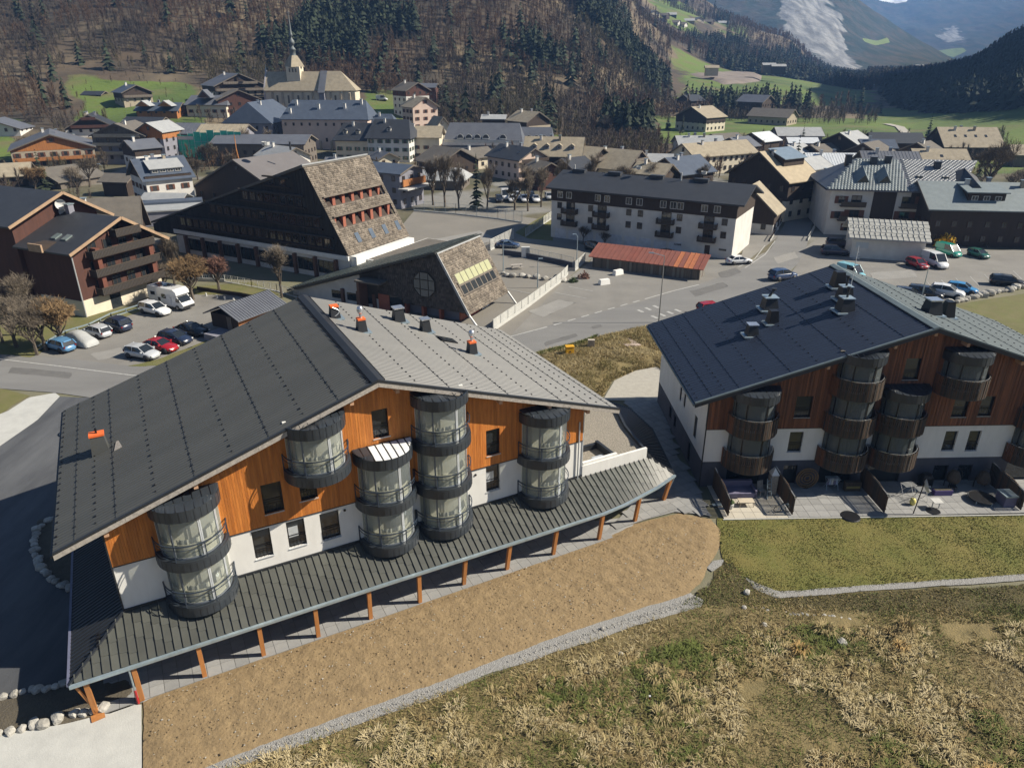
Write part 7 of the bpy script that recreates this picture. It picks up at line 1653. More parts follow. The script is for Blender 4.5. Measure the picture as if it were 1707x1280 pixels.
def keep_g(X, Y, r):
    d = np.min(np.hypot(X[:,None]-HP[None,:,0], Y[:,None]-HP[None,:,1]), 1); a = np.arctan2(X, Y); lo = np.interp(a, [az_of(q) for q in (-120,200,250,560,700,920,960,1240,1300,1700)], [185,175,235,235,212,235,178,175,205,200])
    return (d > 11) & (Y > lo) & ~((fbm(X,Y,.04,2,9) < .36))
forest('garden_trees', 'bare garden trees and scrub growing among the village houses', 900, -120, 1700, 170, 330, LB, woodm, 9, keep_g, .35, .8, patch)
forest('slope_scrub', 'scattered scrub on the green slope above the village', 70, 110, 350, 285, 400, LB, woodm, 19, lambda X,Y,r: inarea(X,Y,110,350,285,400), .18, .42, patch)
# shrubs
def shrub(x, y, r, h, m, label, cat='shrub', n=420, name='shrub', group=None):
    p = at(x, y); rng = np.random.default_rng(int(x)); V = []; T = []
    for _ in range(n):
        d = rng.normal(0,1,3); d[2] = abs(d[2]); d /= np.linalg.norm(d); c = d*np.array([r,r,h])*rng.uniform(.55,1.0)*(1+.25*math.sin(5*d[0]+3*d[1])); k = len(V); s = .14*r**.5
        e = rng.normal(0, s, (3,3)); V += [tuple(c+e[0]),tuple(c+e[1]),tuple(c+e[2])]; T.append((k,k+1,k+2))
    o = thing(name, label, cat, (p[0],p[1],0), 0, group); link('foliage', stuffmesh('foliage', np.array(V), np.array(T), [m]), o)
    MB().tube((0,0,-.1),(0,0,h*.7),.06*r,n=5).build('stem', B_brown, o); return o
shrub(1573,412,1.9,2.4,T_yellow,'bright yellow flowering bush beside the garage',n=700)
shrub(974,464,1.0,1.0,T_pink,'small dark red shrub at the end of the white fence',n=300)
shrub(955,470,.8,.7,T_hedge,'low green shrub beside the dark red shrub',n=250)
for i, (x, y) in enumerate(((1605,404),(1640,408),(1670,402),(1700,405))): shrub(x, y, 2.2, 1.6, T_grey, 'tangled grey-brown hedge shrub along the back of the car park', group='hedge shrubs behind the car park', n=350)
for i, (x, y) in enumerate(((105,300),(120,302),(136,303),(152,304))): shrub(x, y, 2.0, 1.3, T_hedge, 'clipped green hedge shrub below the low dark chalet', group='hedge shrubs below the dark chalet', n=260)
shrub(184,178,2.2,2.0,T_hedge,'dark round bush on the green slope') ; ALL = 0
# ============================================================ vehicles
M_tyre = mat('tyre', (.02,.02,.02), rough=.9); M_rim = mat('wheel_rim', (.45,.46,.48), rough=.3, metal=.7); M_cargl = mat('car_glass', (.02,.025,.03), rough=.05, spec=.8)
M_lamp = mat('lamp_glass', (.75,.75,.72), rough=.15); M_tail = mat('tail_light_red', (.22,.012,.012), rough=.3); M_trim = mat('black_plastic', (.02,.02,.022), rough=.6)
def paint(name, c): return mat('paint_'+name, c, tuple(x*.93 for x in c), scale=.6, rough=.28, spec=.6, coat=.6)
PAINT = dict(blue=(.10,.24,.42), silver=(.46,.48,.50), navy=(.018,.028,.06), white=(.72,.73,.74), red=(.32,.012,.018), black=(.013,.014,.018), ltblue=(.22,.50,.58), green=(.02,.26,.20), purple=(.035,.032,.06), skyblue=(.05,.25,.52), dkblue=(.03,.06,.14), dkgreen=(.03,.13,.10))
SHAPES = { # stations: x, height of belt line, half width ; then roof stations: x, height, half width
 'hatch': (4.1,1.75,[(-2.05,.62,.70),(-1.95,.92,.80),(-1.2,.98,.87),(0,.98,.88),(.8,.96,.88),(1.1,.90,.86),(1.8,.74,.80),(2.05,.55,.68)],[(-1.95,.92,.74),(-1.65,1.42,.62),(-.6,1.50,.66),(.25,1.46,.64),(1.05,.93,.76)]),
 'wagon': (4.7,1.8,[(-2.35,.65,.72),(-2.25,.98,.82),(-1.2,1.02,.90),(0,1.02,.90),(1.0,1.0,.90),(1.3,.94,.88),(2.1,.78,.82),(2.35,.58,.70)],[(-2.28,.98,.76),(-2.0,1.52,.64),(-.8,1.60,.68),(.3,1.54,.66),(1.2,.97,.78)]),
 'suv': (4.5,1.85,[(-2.25,.72,.74),(-2.15,1.08,.86),(-1.2,1.12,.92),(0,1.12,.93),(1.0,1.10,.92),(1.25,1.02,.90),(2.0,.90,.86),(2.25,.66,.74)],[(-2.15,1.08,.80),(-1.8,1.62,.66),(-.7,1.72,.70),(.25,1.66,.68),(1.1,1.08,.80)]),
 'saloon': (4.5,1.75,[(-2.25,.60,.70),(-2.15,.92,.80),(-1.5,.96,.86),(0,.94,.87),(.9,.92,.87),(1.2,.88,.86),(2.0,.72,.80),(2.25,.54,.70)],[(-1.65,.94,.74),(-1.05,1.36,.60),(-.4,1.42,.62),(.2,1.38,.61),(1.05,.90,.74)]),
 'van': (5.0,1.95,[(-2.5,.8,.86),(-2.48,1.2,.94),(-1.2,1.25,.97),(0,1.25,.97),(1.2,1.22,.96),(1.7,1.08,.93),(2.3,.85,.88),(2.5,.6,.76)],[(-2.48,1.2,.92),(-2.42,2.2,.84),(-.6,2.28,.86),(.7,2.22,.84),(1.65,1.15,.86)])}
_CAR = {}
def car(label, x, y, az, kind, colour, cat='car', group=None, s=1.13, name='parked_car'):
    """x, y: pixel of the middle of the footprint; az: bearing the front points to"""
    p = at(x, y); g = tz(p[0], p[1]); o = thing(name, label, cat, (p[0], p[1], g+.03), zrot(az), group); o.scale = (s,)*3
    L, Wc, body, roof = SHAPES[kind]; pm = paint(colour, PAINT[colour])
    if kind not in _CAR:
        b = MB(); rows = []; xs = np.linspace(body[0][0], body[-1][0], 15)
        for xx in xs:
            h = float(np.interp(xx, [q[0] for q in body], [q[1] for q in body])); w = float(np.interp(xx, [q[0] for q in body], [q[2] for q in body])); lo = .30
            end = 1-max(0, (abs(xx)-(L/2-.35))/.35)**2*.25
            rows.append([(xx,-w*.80*end,lo),(xx,-w*end,.42),(xx,-w*1.0*end,(h+.42)/2),(xx,-w*.97*end,h-.10),(xx,-w*.86*end,h),(xx,0,h+.03),(xx,w*.86*end,h),(xx,w*.97*end,h-.10),(xx,w*end,(h+.42)/2),(xx,w*end,.42),(xx,w*.80*end,lo)])
        n = len(rows[0]); k = len(b.v); b.v += [q for r in rows for q in r]
        for i in range(len(rows)-1):
            for j in range(n-1): b.f.append((k+i*n+j, k+(i+1)*n+j, k+(i+1)*n+j+1, k+i*n+j+1)); b.mi.append(0)
        b.f.append(tuple(k+j for j in range(n))); b.mi.append(0); b.f.append(tuple(k+(len(rows)-1)*n+j for j in range(n))[::-1]); b.mi.append(0)
        # arches, bumpers and lower sill in black
        for wx in (-L*.30, L*.31):
            for sy in (-1, 1): b.tube((wx, sy*(Wc/2*.90), .33), (wx, sy*(Wc/2*.99+.012), .33), .40, n=16, mi=1)
        b.box(-L/2+.15, L/2-.15, -Wc/2*.8, Wc/2*.8, .18, .34, 1)
        roofm = MB(); gl = MB(); rr = roof; gl_rows = []
        for (xx, h, w) in rr: gl_rows.append((xx, h, w))
        # glass house: belt outline up to roof outline
        bx0, bx1 = rr[0][0], rr[-1][0]; zb = float(np.interp((bx0+bx1)/2, [q[0] for q in body], [q[1] for q in body]))-.02
        top = rr[1:-1]; wb = .80*Wc/1.75
        def ring(pts, z=None): return pts
        low = [(bx0, rr[0][1]-.02), (top[0][0]-.15, zb), (top[1][0], zb), (top[2][0], zb), (bx1, rr[-1][1]-.02)]
        for sy in (-1, 1):
            for i in range(2): 
                a, c = top[i], top[i+1]; gl.poly([(a[0], sy*wb, zb), (c[0], sy*wb, zb), (c[0], sy*c[2], c[1]-.04), (a[0], sy*a[2], a[1]-.04)][::sy])
            a = top[0]; gl.poly([(bx0, sy*wb*.95, rr[0][1]-.02), (a[0], sy*wb, zb), (a[0], sy*a[2], a[1]-.04)][::sy]); c = top[2]; gl.poly([(c[0], sy*wb, zb), (bx1, sy*wb*.95, rr[-1][1]-.02), (c[0], sy*c[2], c[1]-.04)][::sy])
        gl.poly([(bx0,-wb*.95,rr[0][1]-.02),(bx0,wb*.95,rr[0][1]-.02),(top[0][0],top[0][2],top[0][1]-.04),(top[0][0],-top[0][2],top[0][1]-.04)][::-1])
        gl.poly([(bx1,-wb*.95,rr[-1][1]-.02),(bx1,wb*.95,rr[-1][1]-.02),(top[2][0],top[2][2],top[2][1]-.04),(top[2][0],-top[2][2],top[2][1]-.04)])
        # roof skin and pillars
        pts = [(q[0], q[1], q[2]) for q in top]
        for i in range(2):
            a, c = pts[i], pts[i+1]
            roofm.poly([(a[0],-a[2]-.02,a[1]-.05),(c[0],-c[2]-.02,c[1]-.05),(c[0],-c[2]*.7,c[1]+.0),(a[0],-a[2]*.7,a[1]+.0)]); roofm.poly([(a[0],-a[2]*.7,a[1]),(c[0],-c[2]*.7,c[1]),(c[0],c[2]*.7,c[1]),(a[0],a[2]*.7,a[1])]); roofm.poly([(a[0],a[2]*.7,a[1]),(c[0],c[2]*.7,c[1]),(c[0],c[2]+.02,c[1]-.05),(a[0],a[2]+.02,a[1]-.05)])
        roofm.poly([(pts[0][0],-pts[0][2]*.7,pts[0][1]),(pts[0][0],pts[0][2]*.7,pts[0][1]),(pts[0][0]-.1,pts[0][2]*.7,pts[0][1]-.1),(pts[0][0]-.1,-pts[0][2]*.7,pts[0][1]-.1)])
        for sy in (-1, 1):
            c = top[2]; roofm.beam((bx1+.02, sy*wb*.96, rr[-1][1]), (c[0], sy*c[2], c[1]-.03), .07, .06); a = top[0]; roofm.beam((bx0-.02, sy*wb*.96, rr[0][1]), (a[0], sy*a[2], a[1]-.03), .12, .09)
            roofm.beam(((top[1][0]), sy*(wb+.005), zb), (top[1][0], sy*(top[1][2]+.01), top[1][1]-.03), .07, .05)
            if kind == 'van': roofm.poly([(bx0, sy*(wb+.012), zb), (top[1][0]+.2, sy*(wb+.012), zb), (top[1][0]+.1, sy*(top[1][2]+.03), top[1][1]-.03), (top[0][0], sy*(top[0][2]+.03), top[0][1]-.03)])
        if kind == 'van': roofm.poly([(bx0-.012,-wb,zb),(bx0-.012,wb,zb),(top[0][0]-.012,top[0][2],top[0][1]),(top[0][0]-.012,-top[0][2],top[0][1])])
        lam = []
        wf = body[-2][2]; 
        for sy in (-1, 1): lam.append((MB().box(L/2-.32, L/2-.03, sy*wf*.74-.10, sy*wf*.74+.10, .56, .66), 'headlight'))
        for sy in (-1, 1): lam.append((MB().box(-L/2+.03, -L/2+.15, sy*wf*.82-.07, sy*wf*.82+.07, .70, .88), 'tail_light'))
        whe = MB().tube((0,-.11,0),(0,.11,0),.33,n=18); rim = MB().tube((0,-.125,0),(0,.125,0),.21,n=12)
        mir = MB().box(-.08,.1,-.1,.1,-.06,.08)
        _CAR[kind] = (b, roofm, gl, lam, whe.mesh('tyre', M_tyre), rim.mesh('rim', M_rim), mir, bx1)
    b, roofm, gl, lam, whe, rim, mir, bx1 = _CAR[kind]
    key = (kind, colour)
    if key not in _CAR:
        mb_ = b.mesh('body', [pm, M_trim]); mb_.polygons.foreach_set('use_smooth', [True]*len(mb_.polygons)); _CAR[key] = (mb_, roofm.mesh('roof', [pm]), gl.mesh('windows', [M_cargl]), [(q.mesh(nm, [M_lamp if nm == 'headlight' else M_tail]), nm) for q, nm in lam], mir.mesh('mirror', [pm]))
    mbody, mroof, mgl, ml, mmir = _CAR[key]
    link('body', mbody, o); link('roof', mroof, o); link('windows', mgl, o)
    for q, nm in ml: link(nm, q, o)
    for sy in (-1, 1): link('mirror', mmir, o, (bx1-.25, sy*(Wc/2+.05), 1.0 if kind != 'van' else 1.3))
    for wx in (-L*.30, L*.31):
        for sy in (-1, 1): w = link('wheel', whe, o, (wx, sy*(Wc/2-.13), .33)); link('rim', rim, w, (0, 0, 0))
    return o
CL, CR = 'cars in the small car park by the brown chalet', 'vehicles in the car park on the right'
car('light blue hatchback at the left end of the upper row',102,583,118-180,'hatch','blue',group=CL)
car('silver-grey hatchback between the covered car and the dark blue one',163,560,118-180,'hatch','silver',group=CL)
car('dark blue estate parked against the guard rail',195,549,118-180,'suv','navy',group=CL)
car('white estate car parked beside the camper van',260,523,118,'wagon','white',group=CL)
car('silver hatchback, front car of the lower row',239,596,110,'hatch','silver',group=CL)
car('dark red car between the silver and the navy one',268,584,110,'saloon','red',group=CL)
car('navy hatchback behind the dark red car',294,571,110,'hatch','navy',group=CL)
car('black saloon at the far end of the lower row',321,557,110,'saloon','black',group=CL)
def covered(x, y, az):
    p = at(x, y); o = thing('covered_car', 'car hidden under a pale grey fitted cover', 'covered car', (p[0],p[1],.03), zrot(az), CL); b = MB(); rows = []
    for (xx, h, w) in [(-2.3,.1,.75),(-2.2,.75,.85),(-1.9,1.0,.9),(-1.1,1.45,.85),(-.2,1.6,.82),(.5,1.5,.84),(1.2,1.08,.9),(1.9,.9,.88),(2.25,.65,.8),(2.35,.1,.72)]:
        rows.append([(xx,-w-.05,.12),(xx,-w,.6*min(1,h+.2)),(xx,-w*.8,h*.88),(xx,-w*.4,h),(xx,w*.4,h),(xx,w*.8,h*.88),(xx,w,.6*min(1,h+.2)),(xx,w+.05,.12)])
    n = 8; b.v += [q for r in rows for q in r]
    for i in range(len(rows)-1):
        for j in range(n-1): b.f.append((i*n+j,(i+1)*n+j,(i+1)*n+j+1,i*n+j+1)); b.mi.append(0)
    b.build('cover', mat('car_cover',(.40,.41,.40),(.33,.34,.34),scale=2,rough=.6,bump=.5,bscale=4), o, smooth=True); MB().box(-1.9,1.9,-.8,.8,.1,.5).build('body', M_trim, o)
    for wx in (-1.3,1.4):
        for sy in (-.75,.75): MB().tube((wx,sy-.1,.3),(wx,sy+.1,.3),.3,n=12).build('wheel', M_tyre, o)
    o.scale = (1.13,)*3
covered(135,573,118)
def camper(x, y, az):
    p = at(x, y); o = thing('camper_van', 'white motorhome with overcab bed and two roof hatches', 'camper van', (p[0],p[1],.03), zrot(az), CL); o.scale = (1.08,)*3; wm_ = paint('white', PAINT['white'])
    b = MB(); b.prism([(-3.4,-1.1,.45),(1.2,-1.1,.45),(1.2,-1.1,1.9),(2.5,-1.1,2.15),(2.45,-1.1,2.6),(1.9,-1.1,2.95),(-3.3,-1.1,2.95),(-3.45,-1.1,2.7)],(0,2.2,0)); b.build('body', wm_, o)
    c = MB(); c.prism([(1.2,-1.0,.4),(3.3,-.95,.4),(3.4,-.95,.85),(3.1,-.92,1.15),(2.2,-.9,1.95),(1.2,-.95,1.95)],(0,1.9,0)); cab = c.build('cab', wm_, o)
    MB().prism([(3.05,-.85,1.2),(3.07,-.85,1.22),(2.3,-.8,1.92),(2.27,-.8,1.9)],(0,1.65,0)).build('windscreen', M_cargl, cab)
    for sy in (-1,1): MB().box(2.0,2.75,sy*.93-.03,sy*.93+.03,1.15,1.7).build('side_window', M_cargl, cab); MB().box(3.15,3.38,sy*.7-.16,sy*.7+.16,.75,.95).build('headlight', M_lamp, cab)
    MB().box(3.3,3.45,-.9,.9,.35,.7).build('bumper', M_trim, cab)
    for (x0,x1,z0,z1) in ((-2.8,-1.9,1.7,2.2),(-.6,.3,1.5,2.1)): MB().box(x0,x1,-1.13,-1.10,z0,z1).build('window', M_cargl, o)
    MB().box(-1.4,-.9,-1.13,-1.105,1.0,1.5).build('vent_panel', M_trim, o)
    for x_ in (-2.2,-.4): MB().box(x_-.35,x_+.35,-.35,.35,2.96,3.08).build('roof_hatch', M_cargl, o)
    MB().box(-1.6,-1.0,-.8,.8,2.96,3.0).build('solar_panel', M_cargl, o)
    for wx in (-2.1,2.2):
        for sy in (-1,1): w = MB().tube((wx,sy*.95-.12,.36),(wx,sy*.95+.12,.36),.36,n=18).build('wheel', M_tyre, o); MB().tube((wx,sy*.95-.13,.36),(wx,sy*.95+.13,.36),.22,n=10).build('rim', M_rim, w)
camper(289,511,118)
car('silver-white saloon parked beside the end of the white flats',1231,440,78,'saloon','white',s=1.1)
car('dark blue people carrier driving towards the village',1304,466,70,'suv','dkblue',s=1.15)
car('pale turquoise van behind the roof ridge',1418,462,150,'van','ltblue',cat='van',name='parked_van',group=CR,s=1.0)
car('small red hatchback beside the white van',1528,446,170,'hatch','red',group=CR)
car('tall white van with dark windscreen',1557,444,172,'van','white',cat='van',name='parked_van',group=CR,s=1.12)
car('green van behind the white van',1580,426,160,'van','green',cat='van',name='parked_van',group=CR,s=1.0)
car('small dark green car on its own by the verge',1630,429,165,'hatch','dkgreen',group=CR,s=1.05)
car('dark purple estate, nearer of two by the garage corner',1390,425,100,'suv','purple',group=CR)
car('dark purple estate, farther of two by the garage corner',1398,412,100,'suv','purple',group=CR)
car('black estate car at the right edge of the car park',1678,476,112,'wagon','black',group=CR)
car('black car at the left end of the row behind the roof',1513,497,125,'hatch','black',group=CR)
car('black estate in the row, second from the left',1541,495,125,'wagon','black',group=CR)
car('white off-roader with dark roof in the row',1577,494,125,'suv','white',group=CR)
car('bright blue hatchback at the right end of the row',1602,488,125,'hatch','skyblue',group=CR)
car('red car mostly hidden behind the dark blue roof',1186,521,75,'hatch','red')
car('grey-blue saloon parked behind the white fence of the school',846,413,95,'saloon','dkblue',s=1.1)
car('black hatchback in front of the garages of the flats',990,418,150,'hatch','black')
car('dark car half hidden behind the rusty shed',1116,432,150,'hatch','black')
for i, (x, c, k) in enumerate(((832,'black','hatch'),(842,'white','van'),(853,'white','hatch'),(862,'silver','suv'),(874,'white','hatch'),(885,'black','suv'),(893,'white','saloon'),(915,'silver','hatch'))):
    car(['black hatchback at the left end of the far row','white van in the far row by the trees','white hatchback in the far row next to the van','silver off-roader in the middle of the far row','white hatchback right of the silver off-roader','black off-roader in the far row','white saloon near the right end of the far row','silver hatchback at the corner of the flats'][i], x, 336-(i % 2)*4, 175, k, c, group='cars in the far car park', cat='van' if k == 'van' else 'car')
car('white van parked on the grass right of the church',637,177,95,'van','white',cat='van',name='parked_van')
V_ = col.objects[-1]
p = hillpoint(637,171,280)
for o in col.objects:
    if o.get('label') == 'white van parked on the grass right of the church' and p: o.location = p
# ============================================================ paving
def paving(label, frame, cells, size, zz, m, name='pavement'):
    o = thing(name, None, None, frame[0], frame[1]); del_ = [k for k in ('label','category') if k in o]
    xs = [c[0] for c in cells]; ys = [c[1] for c in cells]
    return o
def slabs(name, label, loc, rz, inside, x0, x1, y0, y1, size, z, mats, off=0.0):
    b = MB(); b.box(x0, x1, y0, y1, -.1, .0)
    base = MB(); me = [MB().box(.012, size-.012, .012, size-.012, 0, .045).mesh('paving_slab', m) for m in mats]
    cells = []
    nx, ny = int((x1-x0)/size), int((y1-y0)/size)
    for j in range(ny+1):
        for i in range(nx+1):
            x = x0+i*size-(size*.5*off if j % 2 else 0); y = y0+j*size
            if inside(x+size/2, y+size/2): cells.append((x, y))
    sub = MB()
    for (x, y) in cells: sub.box(x, x+size, y, y+size, -.02, .03)
    o = sub.build(name, mat('joint_sand', (.20,.19,.17), rough=.95)); o.location = [float(q) for q in loc]; o.location.z = z-.03; o.rotation_euler.z = rz
    tag(o, label, kind='structure')
    keep = cells if len(cells) <= 300 else sorted(cells, key=lambda c: c[1])[:300]
    for (x, y) in keep: link('paving_slab', random.choice(me), o, (x, y, .031+random.uniform(0,.008)))
    if len(cells) > 300:
        r = MB()
        for (x, y) in sorted(cells, key=lambda c: c[1])[300:]: r.box(x+.012, x+size-.012, y+.012, y+size-.012, .031, .075+random.uniform(0,.008))
        r.build('paving_slabs', mats[0], o)['kind'] = 'stuff'
    return o
pv = loc(at(236,1172)); rz1 = math.atan2(U[1], U[0])
slabs('arcade_pavement', 'grey paving under the arcade', W*W0, rz1, lambda x, y: y < -.2 and (x > -6.9), -6.7, 29, -3.15, -.2, .82, .06, [M_slab])
P_plaza = np.array([loc(at(*q)) for q in ((1000,899),(1058,872),(1130,853),(1187,862),(1174,846),(1168,820),(1128,760),(1110,690),(1102,668),(1040,668),(1060,700),(1090,740),(1110,790),(1060,835))])
region('plaza_base', [tuple((W*W0+U*q[0]+W*q[1])[:2]) for q in P_plaza], M_slab, z=.09, step=1, label='paving bed between the buildings')
region('arcade_base', [tuple((W*W0+U*q[0]+W*q[1])[:2]) for q in ((-6.9,-3.25),(29,-3.25),(31,-3.1),(33,-1.6),(28,-.2),(-6.9,-.2))], M_slab, z=.05, step=1, label='paving bed under the arcade')
slabs('plaza_pavement', 'pale paving between the two buildings', W*W0, rz1, lambda x, y: float(sdf(np.array([[x, y]]), P_plaza)[0][0]) < 0, 27.5, 48, -6, 22, .9, .10, [M_slab])
slabs('terrace_pavement', 'paved terraces along the foot of the right-hand building', W2*WF2, math.atan2(U2[1], U2[0]), lambda x, y: y < -.1 and x < 25, 19.3, 25, -5.1, -.1, .9, .055, [M_slabw])
slabs('terrace_pavement', 'grey paved terraces along the right part of the building', W2*WF2, math.atan2(U2[1], U2[0]), lambda x, y: y < -.1, 24.72, 52, -5.1, -.1, .9, .055, [M_slab])
kb = thing('kerb_line', None, None)
bpy.data.objects.remove(kb)
k = MB(); k.beam((19.2,-5.15,.05),(56,-5.45,.05),.12,.12); kk = k.build('terrace_kerb', M_conc); kk.location = [float(q) for q in W2*WF2]; kk.rotation_euler.z = math.atan2(U2[1], U2[0]); kk['kind'] = 'structure'
# ============================================================ stones
def stone_mesh(seed, s=1.0):
    rng = random.Random(seed); m = MB(); bm = bmesh.new(); bmesh.ops.create_icosphere(bm, subdivisions=2, radius=.5)
    for v in bm.verts:
        n = noise.noise(v.co*1.7+Vector((seed*3.1,0,0))); v.co *= 1+.45*n; v.co.z *= .72
        v.co.x = max(-.42, min(.44, v.co.x)); v.co.y = max(-.4, min(.42, v.co.y))
    me = bpy.data.meshes.new('stone'); bm.to_mesh(me); bm.free(); me.materials.append(M_stone); return me
STN = [stone_mesh(i) for i in range(6)]
def stones(name, label, pts, size, cat='stone edging', jit=.1):
    P = [np.array(at(*p)[:2]) for p in pts]; o = thing(name, label, cat, (*P[0], 0)); d = 0
    seg = np.r_[0, np.cumsum([np.linalg.norm(b-a) for a, b in zip(P[:-1], P[1:])])]; t = 0
    while t < seg[-1]:
        x = np.interp(t, seg, [q[0] for q in P]); y = np.interp(t, seg, [q[1] for q in P]); s = size*random.uniform(.7, 1.3)
        ob = link('stone', random.choice(STN), o, (x-P[0][0]+random.uniform(-jit,jit), y-P[0][1]+random.uniform(-jit,jit), s*.25), random.uniform(0,6.28), (s*random.uniform(1,1.3), s, s*random.uniform(.8,1.1))); t += s*.95
stones('stone_edging', 'curved edging of pale boulders round the dark planting bed', [(118,862),(88,866),(66,880),(56,905),(60,930),(78,958),(100,976),(118,984)], .6)
stones('stone_edging', 'row of rounded boulders along the concrete apron', [(-20,1232),(30,1215),(75,1208),(110,1196),(150,1188),(190,1178)], .62)
stones('stone_edging', 'row of dark boulders on the edge of the asphalt at lower left', [(-10,1168),(25,1160),(50,1150),(90,1148),(118,1140)], .5)
stones('stone_edging', 'line of boulders between the car park and the grass', [(1583,506),(1600,503),(1625,497),(1652,490),(1680,485),(1707,480),(1740,474)], 1.15, jit=.2)
stones('stone_edging', 'thin line of stones along the ditch in the meadow', [(1238,1016),(1258,1014),(1300,1024),(1340,1026),(1380,1028),(1430,1036)], .28)
stones('stone_row', 'rough rock bank inside the school yard', [(835,458),(870,462),(905,466),(945,470)], 1.0, cat='rock bank', jit=.5)
for (x, y, s, lab) in ((1244,990,.5,'pale flat stone on the mossy strip'),(1273,1045,.45,'pale stone at the end of the ditch'),(1402,1074,.7,'large pale stone on the dry meadow'),(1004,1050,.3,'small pale stone by the gravel path'),(1035,1093,.35,'small pale stone among the tussocks'),(1240,1016,.4,'small white stone where the ditch begins')):
    p = at(x, y); o = tag(link('stone', random.choice(STN[:5]), None, (p[0], p[1], s*.2+.1), random.uniform(0, 6), s), lab, 'stone')
# ============================================================ street furniture and small things
def lamp(label, x, y, h, arm, az, thin=.07):
    p = at(x, y); o = thing('street_lamp', label, 'street lamp', (p[0],p[1],0), zrot(az)); MB().tube((0,0,0),(0,0,h),thin*1.5,thin*.7,n=8).build('pole', M_galv if h < 7 else mat('lamp_pole_grey',(.30,.30,.30),rough=.5,metal=.4), o)
    if arm: MB().tube((0,0,h-.05),(arm,0,h+.35),.045,n=6).build('arm', M_galv, o)
    MB().hexa([(arm-.1,-.14,h+.25),(arm+.6,-.12,h+.33),(arm+.6,.12,h+.33),(arm-.1,.14,h+.25),(arm-.1,-.12,h+.42),(arm+.6,-.08,h+.44),(arm+.6,.08,h+.44),(arm-.1,.12,h+.42)]).build('lamp_head', M_galv, o); return o
lamp('tall street lamp with long arm rising beside the dark blue roof', 1098, 538, 9.8, 1.6, 275)
lamp('short street lamp by the rusty shed entrance', 961, 445, 5.6, .3, 270)
lamp('dark street lamp among the cars behind the right-hand roof', 1535, 500, 5.2, .5, 300)
lamp('thin white lamp post behind the low dark chalet', 180, 322, 7.5, .6, 270)
lamp('slim lamp in the school yard near the rock bank', 839, 452, 5.0, .2, 90)
lamp('lamp post inside the school yard by the white fence', 896, 480, 4.6, .2, 90)
def fence(label, pts, h, wallh, rails, name='white_fence', sp=2.4, m=M_plaster, pick=.14, wallm=None, cat='fence', post=.12):
    P = [np.array(at(*p)[:2]) for p in pts]; o = thing(name, label, cat, (*P[0], 0)); n = 0
    for a, b in zip(P[:-1], P[1:]):
        a, b = a-P[0], b-P[0]; L = np.linalg.norm(b-a)
        if wallh: MB().beam((*a, wallh/2),(*b, wallh/2), .25, wallh).build('base_wall', wallm or M_conc, o)
        k = max(1, round(L/sp))
        for i in range(k+1):
            q = a+(b-a)*i/k; MB().box(q[0]-post/2,q[0]+post/2,q[1]-post/2,q[1]+post/2,0,h).build('post', m, o)
        for i in range(k):
            q0, q1 = a+(b-a)*i/k, a+(b-a)*(i+1)/k
            if rails:
                for j in range(rails):
                    z = wallh+.15+(h-wallh-.2)*j/max(1, rails-1); MB().beam((*q0,z),(*q1,z),.04,pick).build('rail', m, o)
            else:
                t = MB(); s_ = int(np.linalg.norm(q1-q0)/.35)
                for j in range(1, s_): w = q0+(q1-q0)*j/s_; t.box(w[0]-.015,w[0]+.015,w[1]-.015,w[1]+.015,wallh,h-.05)
                t.beam((*q0,h-.06),(*q1,h-.06),.03,.05); t.beam((*q0,wallh+.1),(*q1,wallh+.1),.03,.05); t.build('mesh_panel', m, o)
    return o
M_fw = mat('white_fence_paint', (.50,.50,.47), (.38,.38,.36), scale=1, rough=.7)
fence('white railed fence on a low wall along the street side of the school', [(822,552),(880,512),(935,470),(946,458)], 1.7, .5, 7, m=M_fw)
fence('short bright white fence panel at the yard corner', [(958,452),(975,436)], 1.7, .2, 7, m=M_fw)
fence('white railed fence climbing behind the school hall', [(817,418),(856,398)], 2.2, .3, 8, m=M_fw)
fence('pale fence beside the grass of the white flats', [(876,395),(924,362)], 1.8, .2, 6, m=M_fw)
fence('low dark wall with thin fence between yard and lane', [(838,424),(880,430),(935,441),(955,446)], 1.9, .9, 0, name='yard_fence', m=M_galv, wallm=M_plinth, sp=3, post=.07)
fence('tall wire fence with pale posts along the back of the school yard', [(690,352),(760,358),(830,366),(870,372)], 2.6, .3, 0, name='yard_fence', m=M_galv, sp=2.6, post=.1)
fence('white picket fence below the dark school', [(375,470),(420,478),(462,486),(500,498)], 1.3, .1, 0, m=M_fw, sp=1.6, post=.08)
fence('pale fence in front of the dark school by the bare trees', [(262,462),(320,468),(375,470)], 1.2, .5, 0, m=M_fw, sp=2.0, wallm=M_conc)
fence('dark low wall under the picket fence', [(330,484),(400,494),(440,502)], .6, .55, 0, name='garden_wall', wallm=W_brown, cat='low wall', m=W_brown)
fence('metal guard rail along the upper row of parked cars', [(60,588),(110,560),(150,548),(186,530),(235,515)], .75, 0, 2, name='guard_rail', m=M_galv, sp=2.0, pick=.2, cat='guard rail')
fence('rail beside the street by the golden-roofed chalet', [(1283,403),(1302,372)], 1.0, .2, 2, name='street_rail', m=W_brown, cat='guard rail')
fence('white rail on the corner of the hotel street', [(1346,402),(1358,380)], 1.1, .2, 2, name='street_rail', m=M_fw, cat='guard rail')
for i, (x, y) in enumerate(((344,494),(362,497),(375,500),(390,503))):
    p = at(x, y); tag(MB().tube((0,0,0),(0,0,.55),.16,.13,n=10).build('bollard', M_conc, None, loc=(float(p[0]),float(p[1]),0)), 'squat concrete bollard beside the camper van parking', 'bollard', 'concrete bollards by the small car park')
